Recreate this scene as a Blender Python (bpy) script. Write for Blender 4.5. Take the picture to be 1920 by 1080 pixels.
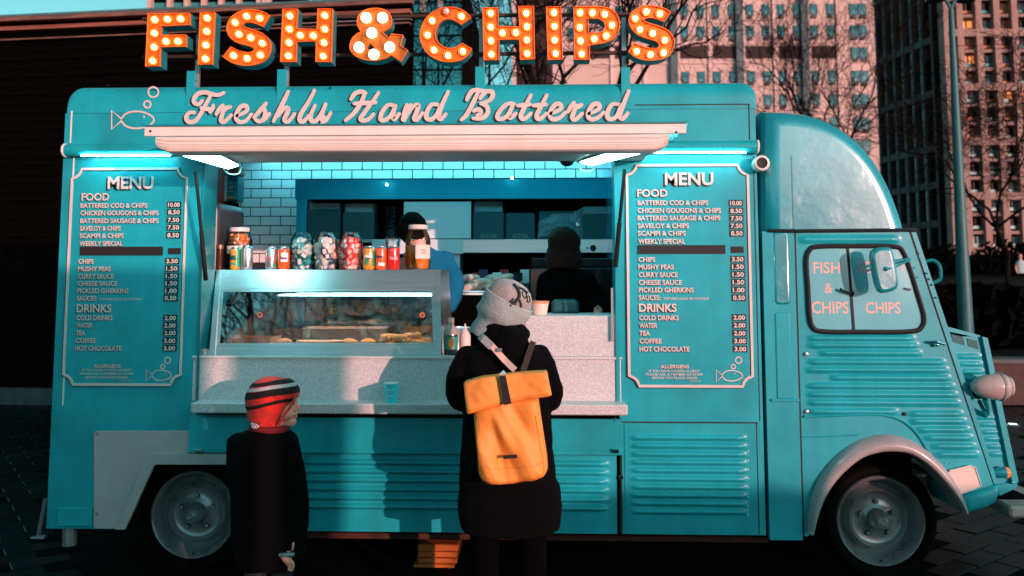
import bpy, bmesh, math, random
from mathutils import Vector, Matrix, noise as mnoise
from mathutils.geometry import tessellate_polygon
random.seed(7)
R = math.radians
for o in list(bpy.data.objects): bpy.data.objects.remove(o)
scene = bpy.context.scene
COL = scene.collection

# ---------------------------------------------------------------- camera
FPX, CX, CY, CAM_D, CAM_H = 1600.0, 960.0, 386.0, 4.4, 1.53
PITCH, YAW = R(5.0), R(1.9)
cam = bpy.data.cameras.new('camera'); camo = bpy.data.objects.new('camera', cam); COL.objects.link(camo)
camo.location = (0, -CAM_D, CAM_H)
camo.rotation_euler = (R(90) + PITCH, 0, YAW)
cam.sensor_fit = 'HORIZONTAL'; cam.sensor_width = 36.0; cam.lens = FPX / 1920 * 36.0
cam.shift_y = -(540 - CY) / 1920
cam.clip_start = 0.05; cam.clip_end = 1500
cam.dof.use_dof = True; cam.dof.focus_distance = 4.3; cam.dof.aperture_fstop = 2.5
scene.camera = camo

# ---------------------------------------------------------------- sky and sun
SUN_TO = Vector((0.60, -0.79, 0.125)).normalized()      # from the van towards the low sun
world = bpy.data.worlds.new('World'); scene.world = world; world.use_nodes = True
wn = world.node_tree.nodes; wl = world.node_tree.links
for n in list(wn): wn.remove(n)
w_out = wn.new('ShaderNodeOutputWorld'); w_bg = wn.new('ShaderNodeBackground'); sky = wn.new('ShaderNodeTexSky')
sky.sky_type = 'NISHITA'; sky.sun_disc = False
sky.sun_elevation = math.asin(SUN_TO.z); sky.sun_rotation = math.atan2(SUN_TO.x, SUN_TO.y)
sky.air_density = 1.0; sky.dust_density = 1.5; sky.ozone_density = 2.0
w_bw = wn.new('ShaderNodeRGBToBW'); w_mul = wn.new('ShaderNodeMix'); w_mul.data_type = 'RGBA'; w_mul.blend_type = 'MULTIPLY'
w_sep = wn.new('ShaderNodeSeparateColor'); w_rat = wn.new('ShaderNodeMath'); w_rat.operation = 'DIVIDE'
w_map = wn.new('ShaderNodeMapRange'); w_map.inputs['From Min'].default_value = 0.95; w_map.inputs['From Max'].default_value = 2.2
w_tint = wn.new('ShaderNodeMix'); w_tint.data_type = 'RGBA'
w_tint.inputs[6].default_value = (0.52, 1.55, 1.72, 1); w_tint.inputs[7].default_value = (1.25, 0.92, 0.82, 1)   # teal sky, warm glow by the low sun
w_mul.inputs[0].default_value = 1.0
wl.new(sky.outputs[0], w_bw.inputs[0]); wl.new(sky.outputs[0], w_sep.inputs[0])
wl.new(w_sep.outputs[0], w_rat.inputs[0]); wl.new(w_sep.outputs[2], w_rat.inputs[1]); wl.new(w_rat.outputs[0], w_map.inputs[0]); wl.new(w_map.outputs[0], w_tint.inputs[0])
wl.new(w_bw.outputs[0], w_mul.inputs[6]); wl.new(w_tint.outputs[2], w_mul.inputs[7])
wl.new(w_mul.outputs[2], w_bg.inputs[0]); w_bg.inputs[1].default_value = 0.15
wl.new(w_bg.outputs[0], w_out.inputs[0])
sun = bpy.data.lights.new('sun', 'SUN'); suno = bpy.data.objects.new('sun', sun); COL.objects.link(suno)
sun.energy = 3.4; sun.angle = R(0.5); sun.color = (1.0, 0.47, 0.43)
suno.rotation_euler = (-SUN_TO).to_track_quat('-Z', 'Y').to_euler(); suno.location = (6, -8, 8)
scene.view_settings.view_transform = 'Standard'; scene.view_settings.look = 'None'
scene.view_settings.exposure = 0.45; scene.view_settings.gamma = 1.0
scene.view_settings.use_curve_mapping = False
scene.render.engine = 'CYCLES'
scene.cycles.use_denoising = True
scene.cycles.max_bounces = 8; scene.cycles.transparent_max_bounces = 12
scene.cycles.sample_clamp_indirect = 4.0

# ---------------------------------------------------------------- picture point -> place on a plane Y = const
def ray(px, py):
    a = (px - CX) / FPX; b = -(py - CY) / FPX
    y = math.cos(PITCH) - b * math.sin(PITCH); z = math.sin(PITCH) + b * math.cos(PITCH)
    return Vector((a * math.cos(YAW) - y * math.sin(YAW), a * math.sin(YAW) + y * math.cos(YAW), z))
def P(px, py, Y=0.0):
    d = ray(px, py); t = (Y + CAM_D) / d.y
    return Vector((d.x * t, Y, CAM_H + d.z * t))
def G(px, py, Z=0.0):
    d = ray(px, py); t = (Z - CAM_H) / d.z
    return Vector((d.x * t, -CAM_D + d.y * t, Z))
def X(px, py=575, Y=0.0): return P(px, py, Y).x
def Zz(py, px=960, Y=0.0): return P(px, py, Y).z

# ---------------------------------------------------------------- materials
MATS = {}
def lin(r, g, b):
    f = lambda c: c / 12.92 if c <= 0.04045 else ((c + 0.055) / 1.055) ** 2.4
    return (f(r / 255), f(g / 255), f(b / 255))
def mat(name, col, rough=0.5, metal=0.0, var=0.0, vscale=6.0, bump=0.0, bscale=40.0, coat=0.0,
        emit=None, estr=0.0, alpha=1.0, trans=0.0, stretch=None, spec=0.5, ior=1.45, col2=None, wave=None, sheen=0.0):
    if name in MATS: return MATS[name]
    m = bpy.data.materials.new(name); m.use_nodes = True
    nt = m.node_tree; b = nt.nodes['Principled BSDF']
    b.inputs['Base Color'].default_value = (*col, 1); b.inputs['Roughness'].default_value = rough
    b.inputs['Metallic'].default_value = metal; b.inputs['Coat Weight'].default_value = coat
    b.inputs['Coat Roughness'].default_value = 0.08
    b.inputs['Specular IOR Level'].default_value = spec; b.inputs['IOR'].default_value = ior
    b.inputs['Alpha'].default_value = alpha; b.inputs['Transmission Weight'].default_value = trans
    if sheen: b.inputs['Sheen Weight'].default_value = sheen
    if emit: b.inputs['Emission Color'].default_value = (*emit, 1); b.inputs['Emission Strength'].default_value = estr
    tc = nt.nodes.new('ShaderNodeTexCoord'); mp = nt.nodes.new('ShaderNodeMapping')
    nt.links.new(tc.outputs['Object'], mp.inputs[0])
    if stretch: mp.inputs['Scale'].default_value = stretch
    if var or col2:
        n = nt.nodes.new('ShaderNodeTexNoise'); n.inputs['Scale'].default_value = vscale; n.inputs['Detail'].default_value = 6
        n.inputs['Roughness'].default_value = 0.62
        nt.links.new(mp.outputs[0], n.inputs['Vector'])
        r = nt.nodes.new('ShaderNodeValToRGB'); r.color_ramp.elements[0].position = 0.36; r.color_ramp.elements[1].position = 0.66
        c2 = col2 if col2 else tuple(min(1, c * (1 + var)) for c in col)
        c1 = col if col2 else tuple(c * (1 - var) for c in col)
        r.color_ramp.elements[0].color = (*c1, 1); r.color_ramp.elements[1].color = (*c2, 1)
        nt.links.new(n.outputs['Fac'], r.inputs[0]); nt.links.new(r.outputs[0], b.inputs['Base Color'])
        # gloss varies a little with the same wear
        mr = nt.nodes.new('ShaderNodeMapRange'); mr.inputs['To Min'].default_value = rough * 0.8; mr.inputs['To Max'].default_value = min(1, rough * 1.25)
        nt.links.new(n.outputs['Fac'], mr.inputs[0]); nt.links.new(mr.outputs[0], b.inputs['Roughness'])
    if bump:
        n2 = nt.nodes.new('ShaderNodeTexNoise'); n2.inputs['Scale'].default_value = bscale; n2.inputs['Detail'].default_value = 4
        nt.links.new(mp.outputs[0], n2.inputs['Vector'])
        bp = nt.nodes.new('ShaderNodeBump'); bp.inputs['Strength'].default_value = bump; bp.inputs['Distance'].default_value = 0.01
        nt.links.new(n2.outputs['Fac'], bp.inputs['Height']); nt.links.new(bp.outputs[0], b.inputs['Normal'])
    MATS[name] = m
    return m

TEAL = mat('teal_paint', (0.009, 0.350, 0.408), 0.38, spec=.32, var=0.16, vscale=2.2, bump=0.12, bscale=3.0, coat=0.12)
TEALG = mat('teal_gloss_paint', (0.004, 0.25, 0.30), 0.2, var=0.12, vscale=3, bump=0.55, bscale=4.0, coat=1.0)
TEALG.node_tree.nodes['Principled BSDF'].inputs['Coat IOR'].default_value = 2.1
TEALG.node_tree.nodes['Principled BSDF'].inputs['Coat Roughness'].default_value = .2
TEALG.node_tree.nodes['Bump'].inputs['Distance'].default_value = 0.035
def streaks(m, amt=.22, sc=(16, 16, .7)):
    nt = m.node_tree; b = nt.nodes['Principled BSDF']; src = b.inputs['Base Color'].links[0].from_socket
    tc = nt.nodes.new('ShaderNodeTexCoord'); mp = nt.nodes.new('ShaderNodeMapping'); mp.inputs['Scale'].default_value = sc
    n = nt.nodes.new('ShaderNodeTexNoise'); n.inputs['Scale'].default_value = 1.0; n.inputs['Detail'].default_value = 5
    n2 = nt.nodes.new('ShaderNodeTexNoise'); n2.inputs['Scale'].default_value = 1.6; n2.inputs['Detail'].default_value = 3
    nt.links.new(tc.outputs['Object'], mp.inputs[0]); nt.links.new(mp.outputs[0], n.inputs[0]); nt.links.new(tc.outputs['Object'], n2.inputs[0])
    mm = nt.nodes.new('ShaderNodeMath'); mm.operation = 'MULTIPLY'; nt.links.new(n.outputs[0], mm.inputs[0]); nt.links.new(n2.outputs[0], mm.inputs[1])
    mr = nt.nodes.new('ShaderNodeMapRange'); mr.inputs['From Min'].default_value = .22; mr.inputs['From Max'].default_value = .38; mr.inputs['To Max'].default_value = amt
    nt.links.new(mm.outputs[0], mr.inputs[0])
    mx = nt.nodes.new('ShaderNodeMix'); mx.data_type = 'RGBA'; mx.inputs[7].default_value = (.012, .10, .115, 1)
    nt.links.new(mr.outputs[0], mx.inputs[0]); nt.links.new(src, mx.inputs[6]); nt.links.new(mx.outputs[2], b.inputs['Base Color'])
streaks(TEAL, .26, (6, 6, .55))
TEALD = mat('teal_dark_paint', (0.003, 0.19, 0.21), 0.35, var=0.15, vscale=4, coat=0.3)
CREAM = mat('cream_enamel', (0.74, 0.68, 0.62), 0.4, var=0.05, vscale=5, bump=0.03, bscale=30)
PRINT = mat('cream_print', (0.62, 0.53, 0.49), 0.55, var=.05, vscale=9)
INK = mat('dark_print', (0.004, 0.012, 0.014), 0.6)
INKB = mat('blackboard_slot', (0.012, 0.008, 0.008), 0.7)
GREYP = mat('grey_plate', (0.40, 0.38, 0.37), 0.42, var=0.08, vscale=5, bump=0.06, bscale=60)
FENDER = mat('grey_fender_paint', (0.33, 0.31, 0.31), 0.34, var=0.12, vscale=6, coat=0.3)
BLACK = mat('black_rubber', (0.004, 0.004, 0.005), 0.6)
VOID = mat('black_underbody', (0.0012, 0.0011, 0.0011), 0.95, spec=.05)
TYRE = mat('tyre_rubber', (0.0014, 0.0014, 0.0014), 0.85, spec=.12, bump=0.2, bscale=60)
STEEL = mat('brushed_steel', (0.78, 0.81, 0.82), 0.33, metal=1.0, var=0.05, vscale=3, bump=0.02, bscale=12, stretch=(0.6, 8, 30))
CHROME = mat('chrome', (0.75, 0.72, 0.70), 0.12, metal=1.0)
RIM = mat('wheel_paint', (0.27, 0.29, 0.295), 0.28, metal=0.5, var=0.2, vscale=9)
STONE = mat('speckled_stone', (0.40, 0.41, 0.42), 0.42, col2=(0.66, 0.66, 0.65), vscale=150, bump=0.05, bscale=120)
TILE = mat('glazed_tile', (0.74, 0.76, 0.76), 0.12, var=0.03, vscale=4, bump=0.05, bscale=12, coat=0.5)
GROUT = mat('dark_grout', (0.02, 0.022, 0.025), 0.8)
CYANG = mat('cyan_gloss_panel', (0.01, 0.40, 0.56), 0.2, var=0.05, vscale=2, coat=0.8)
GLASS = mat('clear_glass', (1, 1, 1), 0.0, trans=1.0, ior=1.45)
WHITEB = mat('white_board', (0.62, 0.66, 0.67), 0.5, var=0.03)
INTER = mat('interior_lining', (0.35, 0.38, 0.38), 0.45, var=0.1)
LFACE = mat('orange_letter_face', (0.95, 0.17, 0.012), 0.36, metal=0.25, var=0.25, vscale=22, bump=0.25, bscale=18)
LRIM = mat('orange_letter_rim', (0.95, 0.20, 0.02), 0.4)
BULB = mat('lit_bulb', (1, 1, 1), 0.3, emit=(1.0, 0.60, 0.36), estr=11)
LFACED = mat('copper_letter_face', (0.50, 0.15, 0.02), 0.36, metal=0.3, var=0.35, vscale=18, bump=0.3, bscale=14)
BULBBIG = mat('large_lit_bulb', (1, 1, 1), 0.3, emit=(1.0, 0.72, 0.55), estr=2.6)
BULBOFF = mat('unlit_bulb', (0.7, 0.55, 0.45), 0.1, coat=1.0)
LED = mat('led_tube', (1, 1, 1), 0.4, emit=(0.36, 0.94, 1.0), estr=17)
LEDC = mat('led_ceiling', (1, 1, 1), 0.4, emit=(0.16, 0.80, 1.0), estr=9)
LEDFILL = mat('interior_fill_glow', (1, 1, 1), 0.4, emit=(0.10, 0.80, 1.0), estr=6.5)
LEDS = mat('led_strip', (1, 1, 1), 0.4, emit=(0.30, 0.92, 1.0), estr=30)

def thin_glass(name, tint=(1, 1, 1), refl=1.0):
    if name in MATS: return MATS[name]
    m = bpy.data.materials.new(name); m.use_nodes = True; nt = m.node_tree
    for n in list(nt.nodes): nt.nodes.remove(n)
    out = nt.nodes.new('ShaderNodeOutputMaterial'); mx = nt.nodes.new('ShaderNodeMixShader')
    tr = nt.nodes.new('ShaderNodeBsdfTransparent'); gl = nt.nodes.new('ShaderNodeBsdfGlossy'); fr = nt.nodes.new('ShaderNodeFresnel')
    tr.inputs[0].default_value = (*tint, 1); gl.inputs['Roughness'].default_value = 0.02
    fr.inputs[0].default_value = 1.35 + 0.45 * refl
    nt.links.new(fr.outputs[0], mx.inputs[0]); nt.links.new(tr.outputs[0], mx.inputs[1]); nt.links.new(gl.outputs[0], mx.inputs[2])
    nt.links.new(mx.outputs[0], out.inputs[0]); MATS[name] = m
    return m
PANE = thin_glass('thin_glass_pane', (0.93, 1, 1), 1.95)
JARG = thin_glass('thin_jar_glass', (0.93, 0.97, 0.97), 0.5)

# ---------------------------------------------------------------- object helpers
W = {}          # world origin of every object
def tag(o, label=None, cat=None, group=None, kind=None):
    if label: o['label'] = label
    if cat: o['category'] = cat
    if group: o['group'] = group
    if kind: o['kind'] = kind
    return o
def empty(name, loc, label=None, cat=None, group=None):
    o = bpy.data.objects.new(name, None); COL.objects.link(o); o.empty_display_size = 0.1
    o.location = loc; W[o.name] = Vector(loc)
    return tag(o, label, cat, group)
def link_mesh(name, verts, faces, material, parent=None, smooth=False, origin=None, sharp=40):
    if origin is None:
        if verts:
            lo = [min(v[i] for v in verts) for i in range(3)]; hi = [max(v[i] for v in verts) for i in range(3)]
            origin = Vector([(lo[i] + hi[i]) / 2 for i in range(3)])
        else: origin = Vector((0, 0, 0))
    me = bpy.data.meshes.new(name)
    me.from_pydata([(v[0] - origin.x, v[1] - origin.y, v[2] - origin.z) for v in verts], [], faces)
    me.validate(); me.update()
    if smooth:
        me.polygons.foreach_set('use_smooth', [True] * len(me.polygons))
        if sharp < 180: me.set_sharp_from_angle(angle=R(sharp))
    if material: me.materials.append(material)
    o = bpy.data.objects.new(name, me); COL.objects.link(o)
    if parent: o.parent = parent; o.location = origin - W[parent.name]
    else: o.location = origin
    W[o.name] = Vector(origin)
    return o
def copy_tree(o, loc=None, rotz=None, parent=None):
    kids = [c for c in o.children]
    c = o.copy(); COL.objects.link(c); c.parent = parent
    if loc is not None: c.location = loc
    if rotz is not None: c.rotation_euler = (0, 0, rotz)
    for k in kids: copy_tree(k, None, None, c)
    return c

def fill2d(loops):
    """tessellated faces of nested 2D loops -> (pts, tris)"""
    pts = [p for l in loops for p in l]
    tris = tessellate_polygon([[Vector((p[0], p[1], 0)) for p in l] for l in loops])
    return pts, [tuple(t) for t in tris]
def area2(l): return sum(l[i][0] * l[(i + 1) % len(l)][1] - l[(i + 1) % len(l)][0] * l[i][1] for i in range(len(l))) / 2
def inset(loop, d):
    """move a closed 2D loop inwards by d"""
    s = 1 if area2(loop) > 0 else -1
    n = len(loop); out = []
    for i in range(n):
        a, b, c = loop[i - 1], loop[i], loop[(i + 1) % n]
        e1 = Vector((b[0] - a[0], b[1] - a[1])); e2 = Vector((c[0] - b[0], c[1] - b[1]))
        if e1.length < 1e-9: e1 = e2
        if e2.length < 1e-9: e2 = e1
        e1.normalize(); e2.normalize()
        n1 = Vector((-e1.y, e1.x)) * s; n2 = Vector((-e2.y, e2.x)) * s
        m = n1 + n2
        if m.length < 1e-6: m = n1
        m.normalize(); k = d / max(0.35, m.dot(n1))
        out.append((b[0] + m.x * k, b[1] + m.y * k))
    return out
def rrect(x0, z0, x1, z1, r, seg=5, corners=(1, 1, 1, 1)):
    """rounded rect, ccw from bottom-left; corners = bl, br, tr, tl"""
    out = []
    for (cx, cz, a0, on, qx, qz) in ((x0 + r, z0 + r, 180, corners[0], x0, z0), (x1 - r, z0 + r, 270, corners[1], x1, z0),
                                     (x1 - r, z1 - r, 0, corners[2], x1, z1), (x0 + r, z1 - r, 90, corners[3], x0, z1)):
        if not on: out.append((qx, qz)); continue
        for k in range(seg + 1):
            a = R(a0 + 90 * k / seg); out.append((cx + r * math.cos(a), cz + r * math.sin(a)))
    return out
def catmull(pts, n=6, closed=False):
    out = []; m = len(pts)
    rng = range(m if closed else m - 1)
    for i in rng:
        p0 = pts[(i - 1) % m] if closed or i > 0 else pts[0]
        p1 = pts[i]; p2 = pts[(i + 1) % m]
        p3 = pts[(i + 2) % m] if closed or i + 2 < m else pts[-1]
        for k in range(n):
            t = k / n
            out.append(tuple(0.5 * ((2 * p1[j]) + (-p0[j] + p2[j]) * t + (2 * p0[j] - 5 * p1[j] + 4 * p2[j] - p3[j]) * t * t
                                    + (-p0[j] + 3 * p1[j] - 3 * p2[j] + p3[j]) * t ** 3) for j in range(len(p1))))
    if not closed: out.append(tuple(pts[-1]))
    return out

TEXTS = {}
def text_geo(s, off=0.0, shear=0.0, space=1.0):
    key = (s, off, shear, space)
    if key in TEXTS: return TEXTS[key]
    cu = bpy.data.curves.new('t', 'FONT'); cu.body = s; cu.size = 1.0; cu.offset = off; cu.shear = shear; cu.space_character = space
    cu.resolution_u = 3; cu.fill_mode = 'FRONT'; cu.dimensions = '2D'
    ob = bpy.data.objects.new('t', cu); COL.objects.link(ob)
    dg = bpy.context.evaluated_depsgraph_get(); dg.update()
    me = bpy.data.meshes.new_from_object(ob.evaluated_get(dg))
    vs = [tuple(v.co) for v in me.vertices]; fs = [tuple(p.vertices) for p in me.polygons]
    bpy.data.objects.remove(ob); bpy.data.curves.remove(cu); bpy.data.meshes.remove(me)
    TEXTS[key] = (vs, fs)
    return vs, fs

class MB:
    def __init__(s): s.v = []; s.f = []
    def add(s, vs, fs, M=None):
        b = len(s.v); s.v += [tuple(M @ Vector(v)) for v in vs] if M else [tuple(v) for v in vs]
        s.f += [tuple(b + i for i in f) for f in fs]; return s
    def box(s, x0, x1, y0, y1, z0, z1, bev=0.0):
        if x0 > x1: x0, x1 = x1, x0
        if y0 > y1: y0, y1 = y1, y0
        if z0 > z1: z0, z1 = z1, z0
        if bev > 0:
            b = min(bev, (x1 - x0) / 2.1, (y1 - y0) / 2.1, (z1 - z0) / 2.1)
            vs = []; 
            for x, sx in ((x0, 1), (x1, -1)):
                for y, sy in ((y0, 1), (y1, -1)):
                    for z, sz in ((z0, 1), (z1, -1)):
                        vs += [(x, y + sy * b, z + sz * b), (x + sx * b, y, z + sz * b), (x + sx * b, y + sy * b, z)]
            i = lambda a, b_, c, k: (a * 4 + b_ * 2 + c) * 3 + k
            fs = []
            for a in (0, 1):
                q = [i(a, 0, 0, 0), i(a, 1, 0, 0), i(a, 1, 1, 0), i(a, 0, 1, 0)]; fs.append(q if a else q[::-1])
                q = [i(0, a, 0, 1), i(1, a, 0, 1), i(1, a, 1, 1), i(0, a, 1, 1)]; fs.append(q[::-1] if a else q)
                q = [i(0, 0, a, 2), i(1, 0, a, 2), i(1, 1, a, 2), i(0, 1, a, 2)]; fs.append(q if a else q[::-1])
                for c in (0, 1):
                    fs.append([i(a, c, 0, 0), i(a, c, 1, 0), i(a, c, 1, 1), i(a, c, 0, 1)])
                    fs.append([i(a, 0, c, 0), i(a, 1, c, 0), i(a, 1, c, 2), i(a, 0, c, 2)])
                    fs.append([i(0, a, c, 1), i(1, a, c, 1), i(1, a, c, 2), i(0, a, c, 2)])
                    for d in (0, 1): fs.append([i(a, c, d, 0), i(a, c, d, 1), i(a, c, d, 2)])
            return s.add(vs, fs)
        vs = [(x, y, z) for x in (x0, x1) for y in (y0, y1) for z in (z0, z1)]
        return s.add(vs, [(0, 1, 3, 2), (4, 6, 7, 5), (0, 4, 5, 1), (2, 3, 7, 6), (0, 2, 6, 4), (1, 5, 7, 3)])
    def pbox(s, px0, py0, px1, py1, y0, y1, bev=0.0, pm=None):
        """box whose front face (at y0) covers this picture rectangle"""
        mx = (px0 + px1) / 2; my = (py0 + py1) / 2
        return s.box(P(px0, my, y0).x, P(px1, my, y0).x, y0, y1, P(mx, py1, y0).z, P(mx, py0, y0).z, bev)
    def prism(s, loop, y0, y1, holes=(), caps=(1, 1)):
        loops = [list(loop)] + [list(h) for h in holes]
        pts, tr = fill2d(loops); n = len(pts)
        vs = [(p[0], y0, p[1]) for p in pts] + [(p[0], y1, p[1]) for p in pts]; fs = []
        if caps[0]: fs += [t for t in tr]
        if caps[1]: fs += [tuple(i + n for i in t[::-1]) for t in tr]
        b = 0
        for l in loops:
            m = len(l)
            for i in range(m): fs.append((b + i, b + (i + 1) % m, b + (i + 1) % m + n, b + i + n))
            b += m
        return s.add(vs, fs)
    def pprism(s, pxs, y0, y1, holes=()):
        f = lambda l: [(P(a, b, y0).x, P(a, b, y0).z) for a, b in l]
        return s.prism(f(pxs), y0, y1, [f(h) for h in holes])
    def pillow(s, loop, y0, r, depth, n=6, back=True):
        rings = []
        for k in range(n + 1):
            a = math.pi / 2 * k / n
            l = inset(loop, r * (1 - math.sin(a)))
            rings.append([(p[0], y0 + r * (1 - math.cos(a)), p[1]) for p in l])
        rings.append([(p[0], y0 + depth, p[1]) for p in loop])
        b = len(s.v); m = len(loop)
        for rg in rings: s.v += rg
        for k in range(len(rings) - 1):
            for i in range(m):
                j = (i + 1) % m
                s.f.append((b + k * m + i, b + k * m + j, b + (k + 1) * m + j, b + (k + 1) * m + i))
        t = tessellate_polygon([[Vector((p[0], p[2], 0)) for p in rings[0]]])
        s.f += [tuple(b + i for i in q) for q in t]
        if back:
            t = tessellate_polygon([[Vector((p[0], p[2], 0)) for p in rings[-1]]])
            q0 = b + (len(rings) - 1) * m; s.f += [tuple(q0 + i for i in q) for q in t]
        return s
    def tube(s, pts, rad, n=8, caps=True, closed=False):
        pts = [Vector(p) for p in pts]; m = len(pts)
        rads = rad if isinstance(rad, (list, tuple)) else [rad] * m
        b = len(s.v); up = None
        for i in range(m):
            if closed: t = pts[(i + 1) % m] - pts[i - 1]
            else: t = pts[min(i + 1, m - 1)] - pts[max(i - 1, 0)]
            if t.length < 1e-9: t = Vector((0, 0, 1))
            t.normalize()
            if up is None: up = Vector((0, 0, 1)) if abs(t.z) < 0.9 else Vector((1, 0, 0))
            u = t.cross(up)
            if u.length < 1e-5: u = t.cross(Vector((0, 1, 0.1)))
            u.normalize(); w = u.cross(t).normalized(); up = w
            for k in range(n):
                a = 2 * math.pi * k / n
                s.v.append(tuple(pts[i] + (u * math.cos(a) + w * math.sin(a)) * rads[i]))
        for i in range(m if closed else m - 1):
            j = (i + 1) % m
            for k in range(n):
                l = (k + 1) % n
                s.f.append((b + i * n + k, b + i * n + l, b + j * n + l, b + j * n + k))
        if caps and not closed:
            s.f.append(tuple(b + k for k in range(n))[::-1]); s.f.append(tuple(b + (m - 1) * n + k for k in range(n)))
        return s
    def lathe(s, prof, c, n=24, axis='Z', capend=False):
        """prof = [(radius, height)]; axis Z up, or Y (height runs along +Y), or X"""
        b = len(s.v); c = Vector(c)
        for (r, h) in prof:
            for k in range(n):
                a = 2 * math.pi * k / n; u, w = r * math.cos(a), r * math.sin(a)
                if axis == 'Z': p = (u, w, h)
                elif axis == 'Y': p = (u, h, w)
                else: p = (h, u, w)
                s.v.append(tuple(c + Vector(p)))
        for i in range(len(prof) - 1):
            for k in range(n):
                l = (k + 1) % n
                s.f.append((b + i * n + k, b + i * n + l, b + (i + 1) * n + l, b + (i + 1) * n + k))
        if capend:
            s.f.append(tuple(b + k for k in range(n))[::-1]); s.f.append(tuple(b + (len(prof) - 1) * n + k for k in range(n)))
        return s
    def ball(s, c, rx, ry=None, rz=None, n=12, m=8, rot=None):
        ry = rx if ry is None else ry; rz = rx if rz is None else rz; c = Vector(c); b = len(s.v)
        for i in range(m + 1):
            t = math.pi * i / m
            for k in range(n):
                a = 2 * math.pi * k / n
                p = Vector((rx * math.sin(t) * math.cos(a), ry * math.sin(t) * math.sin(a), rz * math.cos(t)))
                if rot: p = rot @ p
                s.v.append(tuple(c + p))
        for i in range(m):
            for k in range(n):
                l = (k + 1) % n; s.f.append((b + i * n + k, b + (i + 1) * n + k, b + (i + 1) * n + l, b + i * n + l))
        return s
    def ribbon(s, pts, w, y, t=0.0, closed=False, ends='round'):
        """flat stroke in XZ at Y=y, width w (float or list); t = thickness towards +Y"""
        pts = [Vector((p[0], p[1])) for p in pts]; m = len(pts)
        ws = w if isinstance(w, (list, tuple)) else [w] * m
        L, Rr = [], []
        for i in range(m):
            if closed: d = pts[(i + 1) % m] - pts[i - 1]
            else: d = pts[min(i + 1, m - 1)] - pts[max(0, i - 1)]
            if d.length < 1e-9: d = Vector((1, 0))
            d.normalize(); nn = Vector((-d.y, d.x)) * ws[i] / 2
            L.append(pts[i] + nn); Rr.append(pts[i] - nn)
        if closed:
            b = len(s.v)
            for i in range(m): s.v += [(L[i].x, y, L[i].y), (Rr[i].x, y, Rr[i].y)]
            for i in range(m):
                j = (i + 1) % m; s.f.append((b + 2 * i, b + 2 * i + 1, b + 2 * j + 1, b + 2 * j))
            if t:
                for i in range(m): s.v += [(L[i].x, y + t, L[i].y), (Rr[i].x, y + t, Rr[i].y)]
                c = b + 2 * m
                for i in range(m):
                    j = (i + 1) % m
                    s.f.append((b + 2 * i, b + 2 * j, c + 2 * j, c + 2 * i)); s.f.append((b + 2 * i + 1, c + 2 * i + 1, c + 2 * j + 1, b + 2 * j + 1))
            return s
        loop = [(p.x, p.y) for p in L]
        def cap(c, d, r):
            out = []
            for k in range(1, 5):
                a = math.pi / 2 - math.pi * k / 5
                out.append((c.x + (d.x * math.cos(a) - d.y * math.sin(a)) * r, c.y + (d.y * math.cos(a) + d.x * math.sin(a)) * r))
            return out
        if ends == 'round': loop += cap(pts[-1], (pts[-1] - pts[-2]).normalized(), ws[-1] / 2)
        loop += [(p.x, p.y) for p in reversed(Rr)]
        if ends == 'round': loop += cap(pts[0], (pts[0] - pts[1]).normalized(), ws[0] / 2)
        # quads strip + cap fans (robust for curved strokes)
        b = len(s.v)
        for i in range(m): s.v += [(L[i].x, y, L[i].y), (Rr[i].x, y, Rr[i].y)]
        for i in range(m - 1): s.f.append((b + 2 * i, b + 2 * i + 1, b + 2 * i + 3, b + 2 * i + 2))
        if ends == 'round':
            for (c, d, r, a_, z_) in ((pts[-1], (pts[-1] - pts[-2]).normalized(), ws[-1] / 2, b + 2 * (m - 1), b + 2 * m - 1),
                                      (pts[0], (pts[0] - pts[1]).normalized(), ws[0] / 2, b + 1, b)):
                q = len(s.v); cp = cap(c, d, r); s.v += [(p[0], y, p[1]) for p in cp]
                s.f.append((a_, *[q + i for i in range(len(cp))], z_))
        return s
    def text(s, body, x0, z0, h, y, width=None, off=0.02, shear=0.0, space=1.0, align='l', fmap=None, t=0):
        """lettering with cap height h, baseline z0; width fits it horizontally; faces -Y"""
        vs, fs = text_geo(body, off, shear, space)
        if not vs: return s
        xa = min(v[0] for v in vs); xb = max(v[0] for v in vs); cap = 0.729
        k = h / cap; kx = (width / (xb - xa)) if width else k
        wd = (xb - xa) * kx
        sx = x0 - (0 if align == 'l' else wd if align == 'r' else wd / 2)
        pts = [(sx + (v[0] - xa) * kx, z0 + v[1] * k) for v in vs]
        if fmap: q = [fmap(a, b) for a, b in pts]
        else: q = [(a, y, b) for a, b in pts]
        return s.add(q, fs)
    def build(s, name, material, parent=None, smooth=False, sharp=40, **kw):
        o = link_mesh(name, s.v, s.f, material, parent, smooth, sharp=sharp)
        return tag(o, **kw) if kw else o

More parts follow.
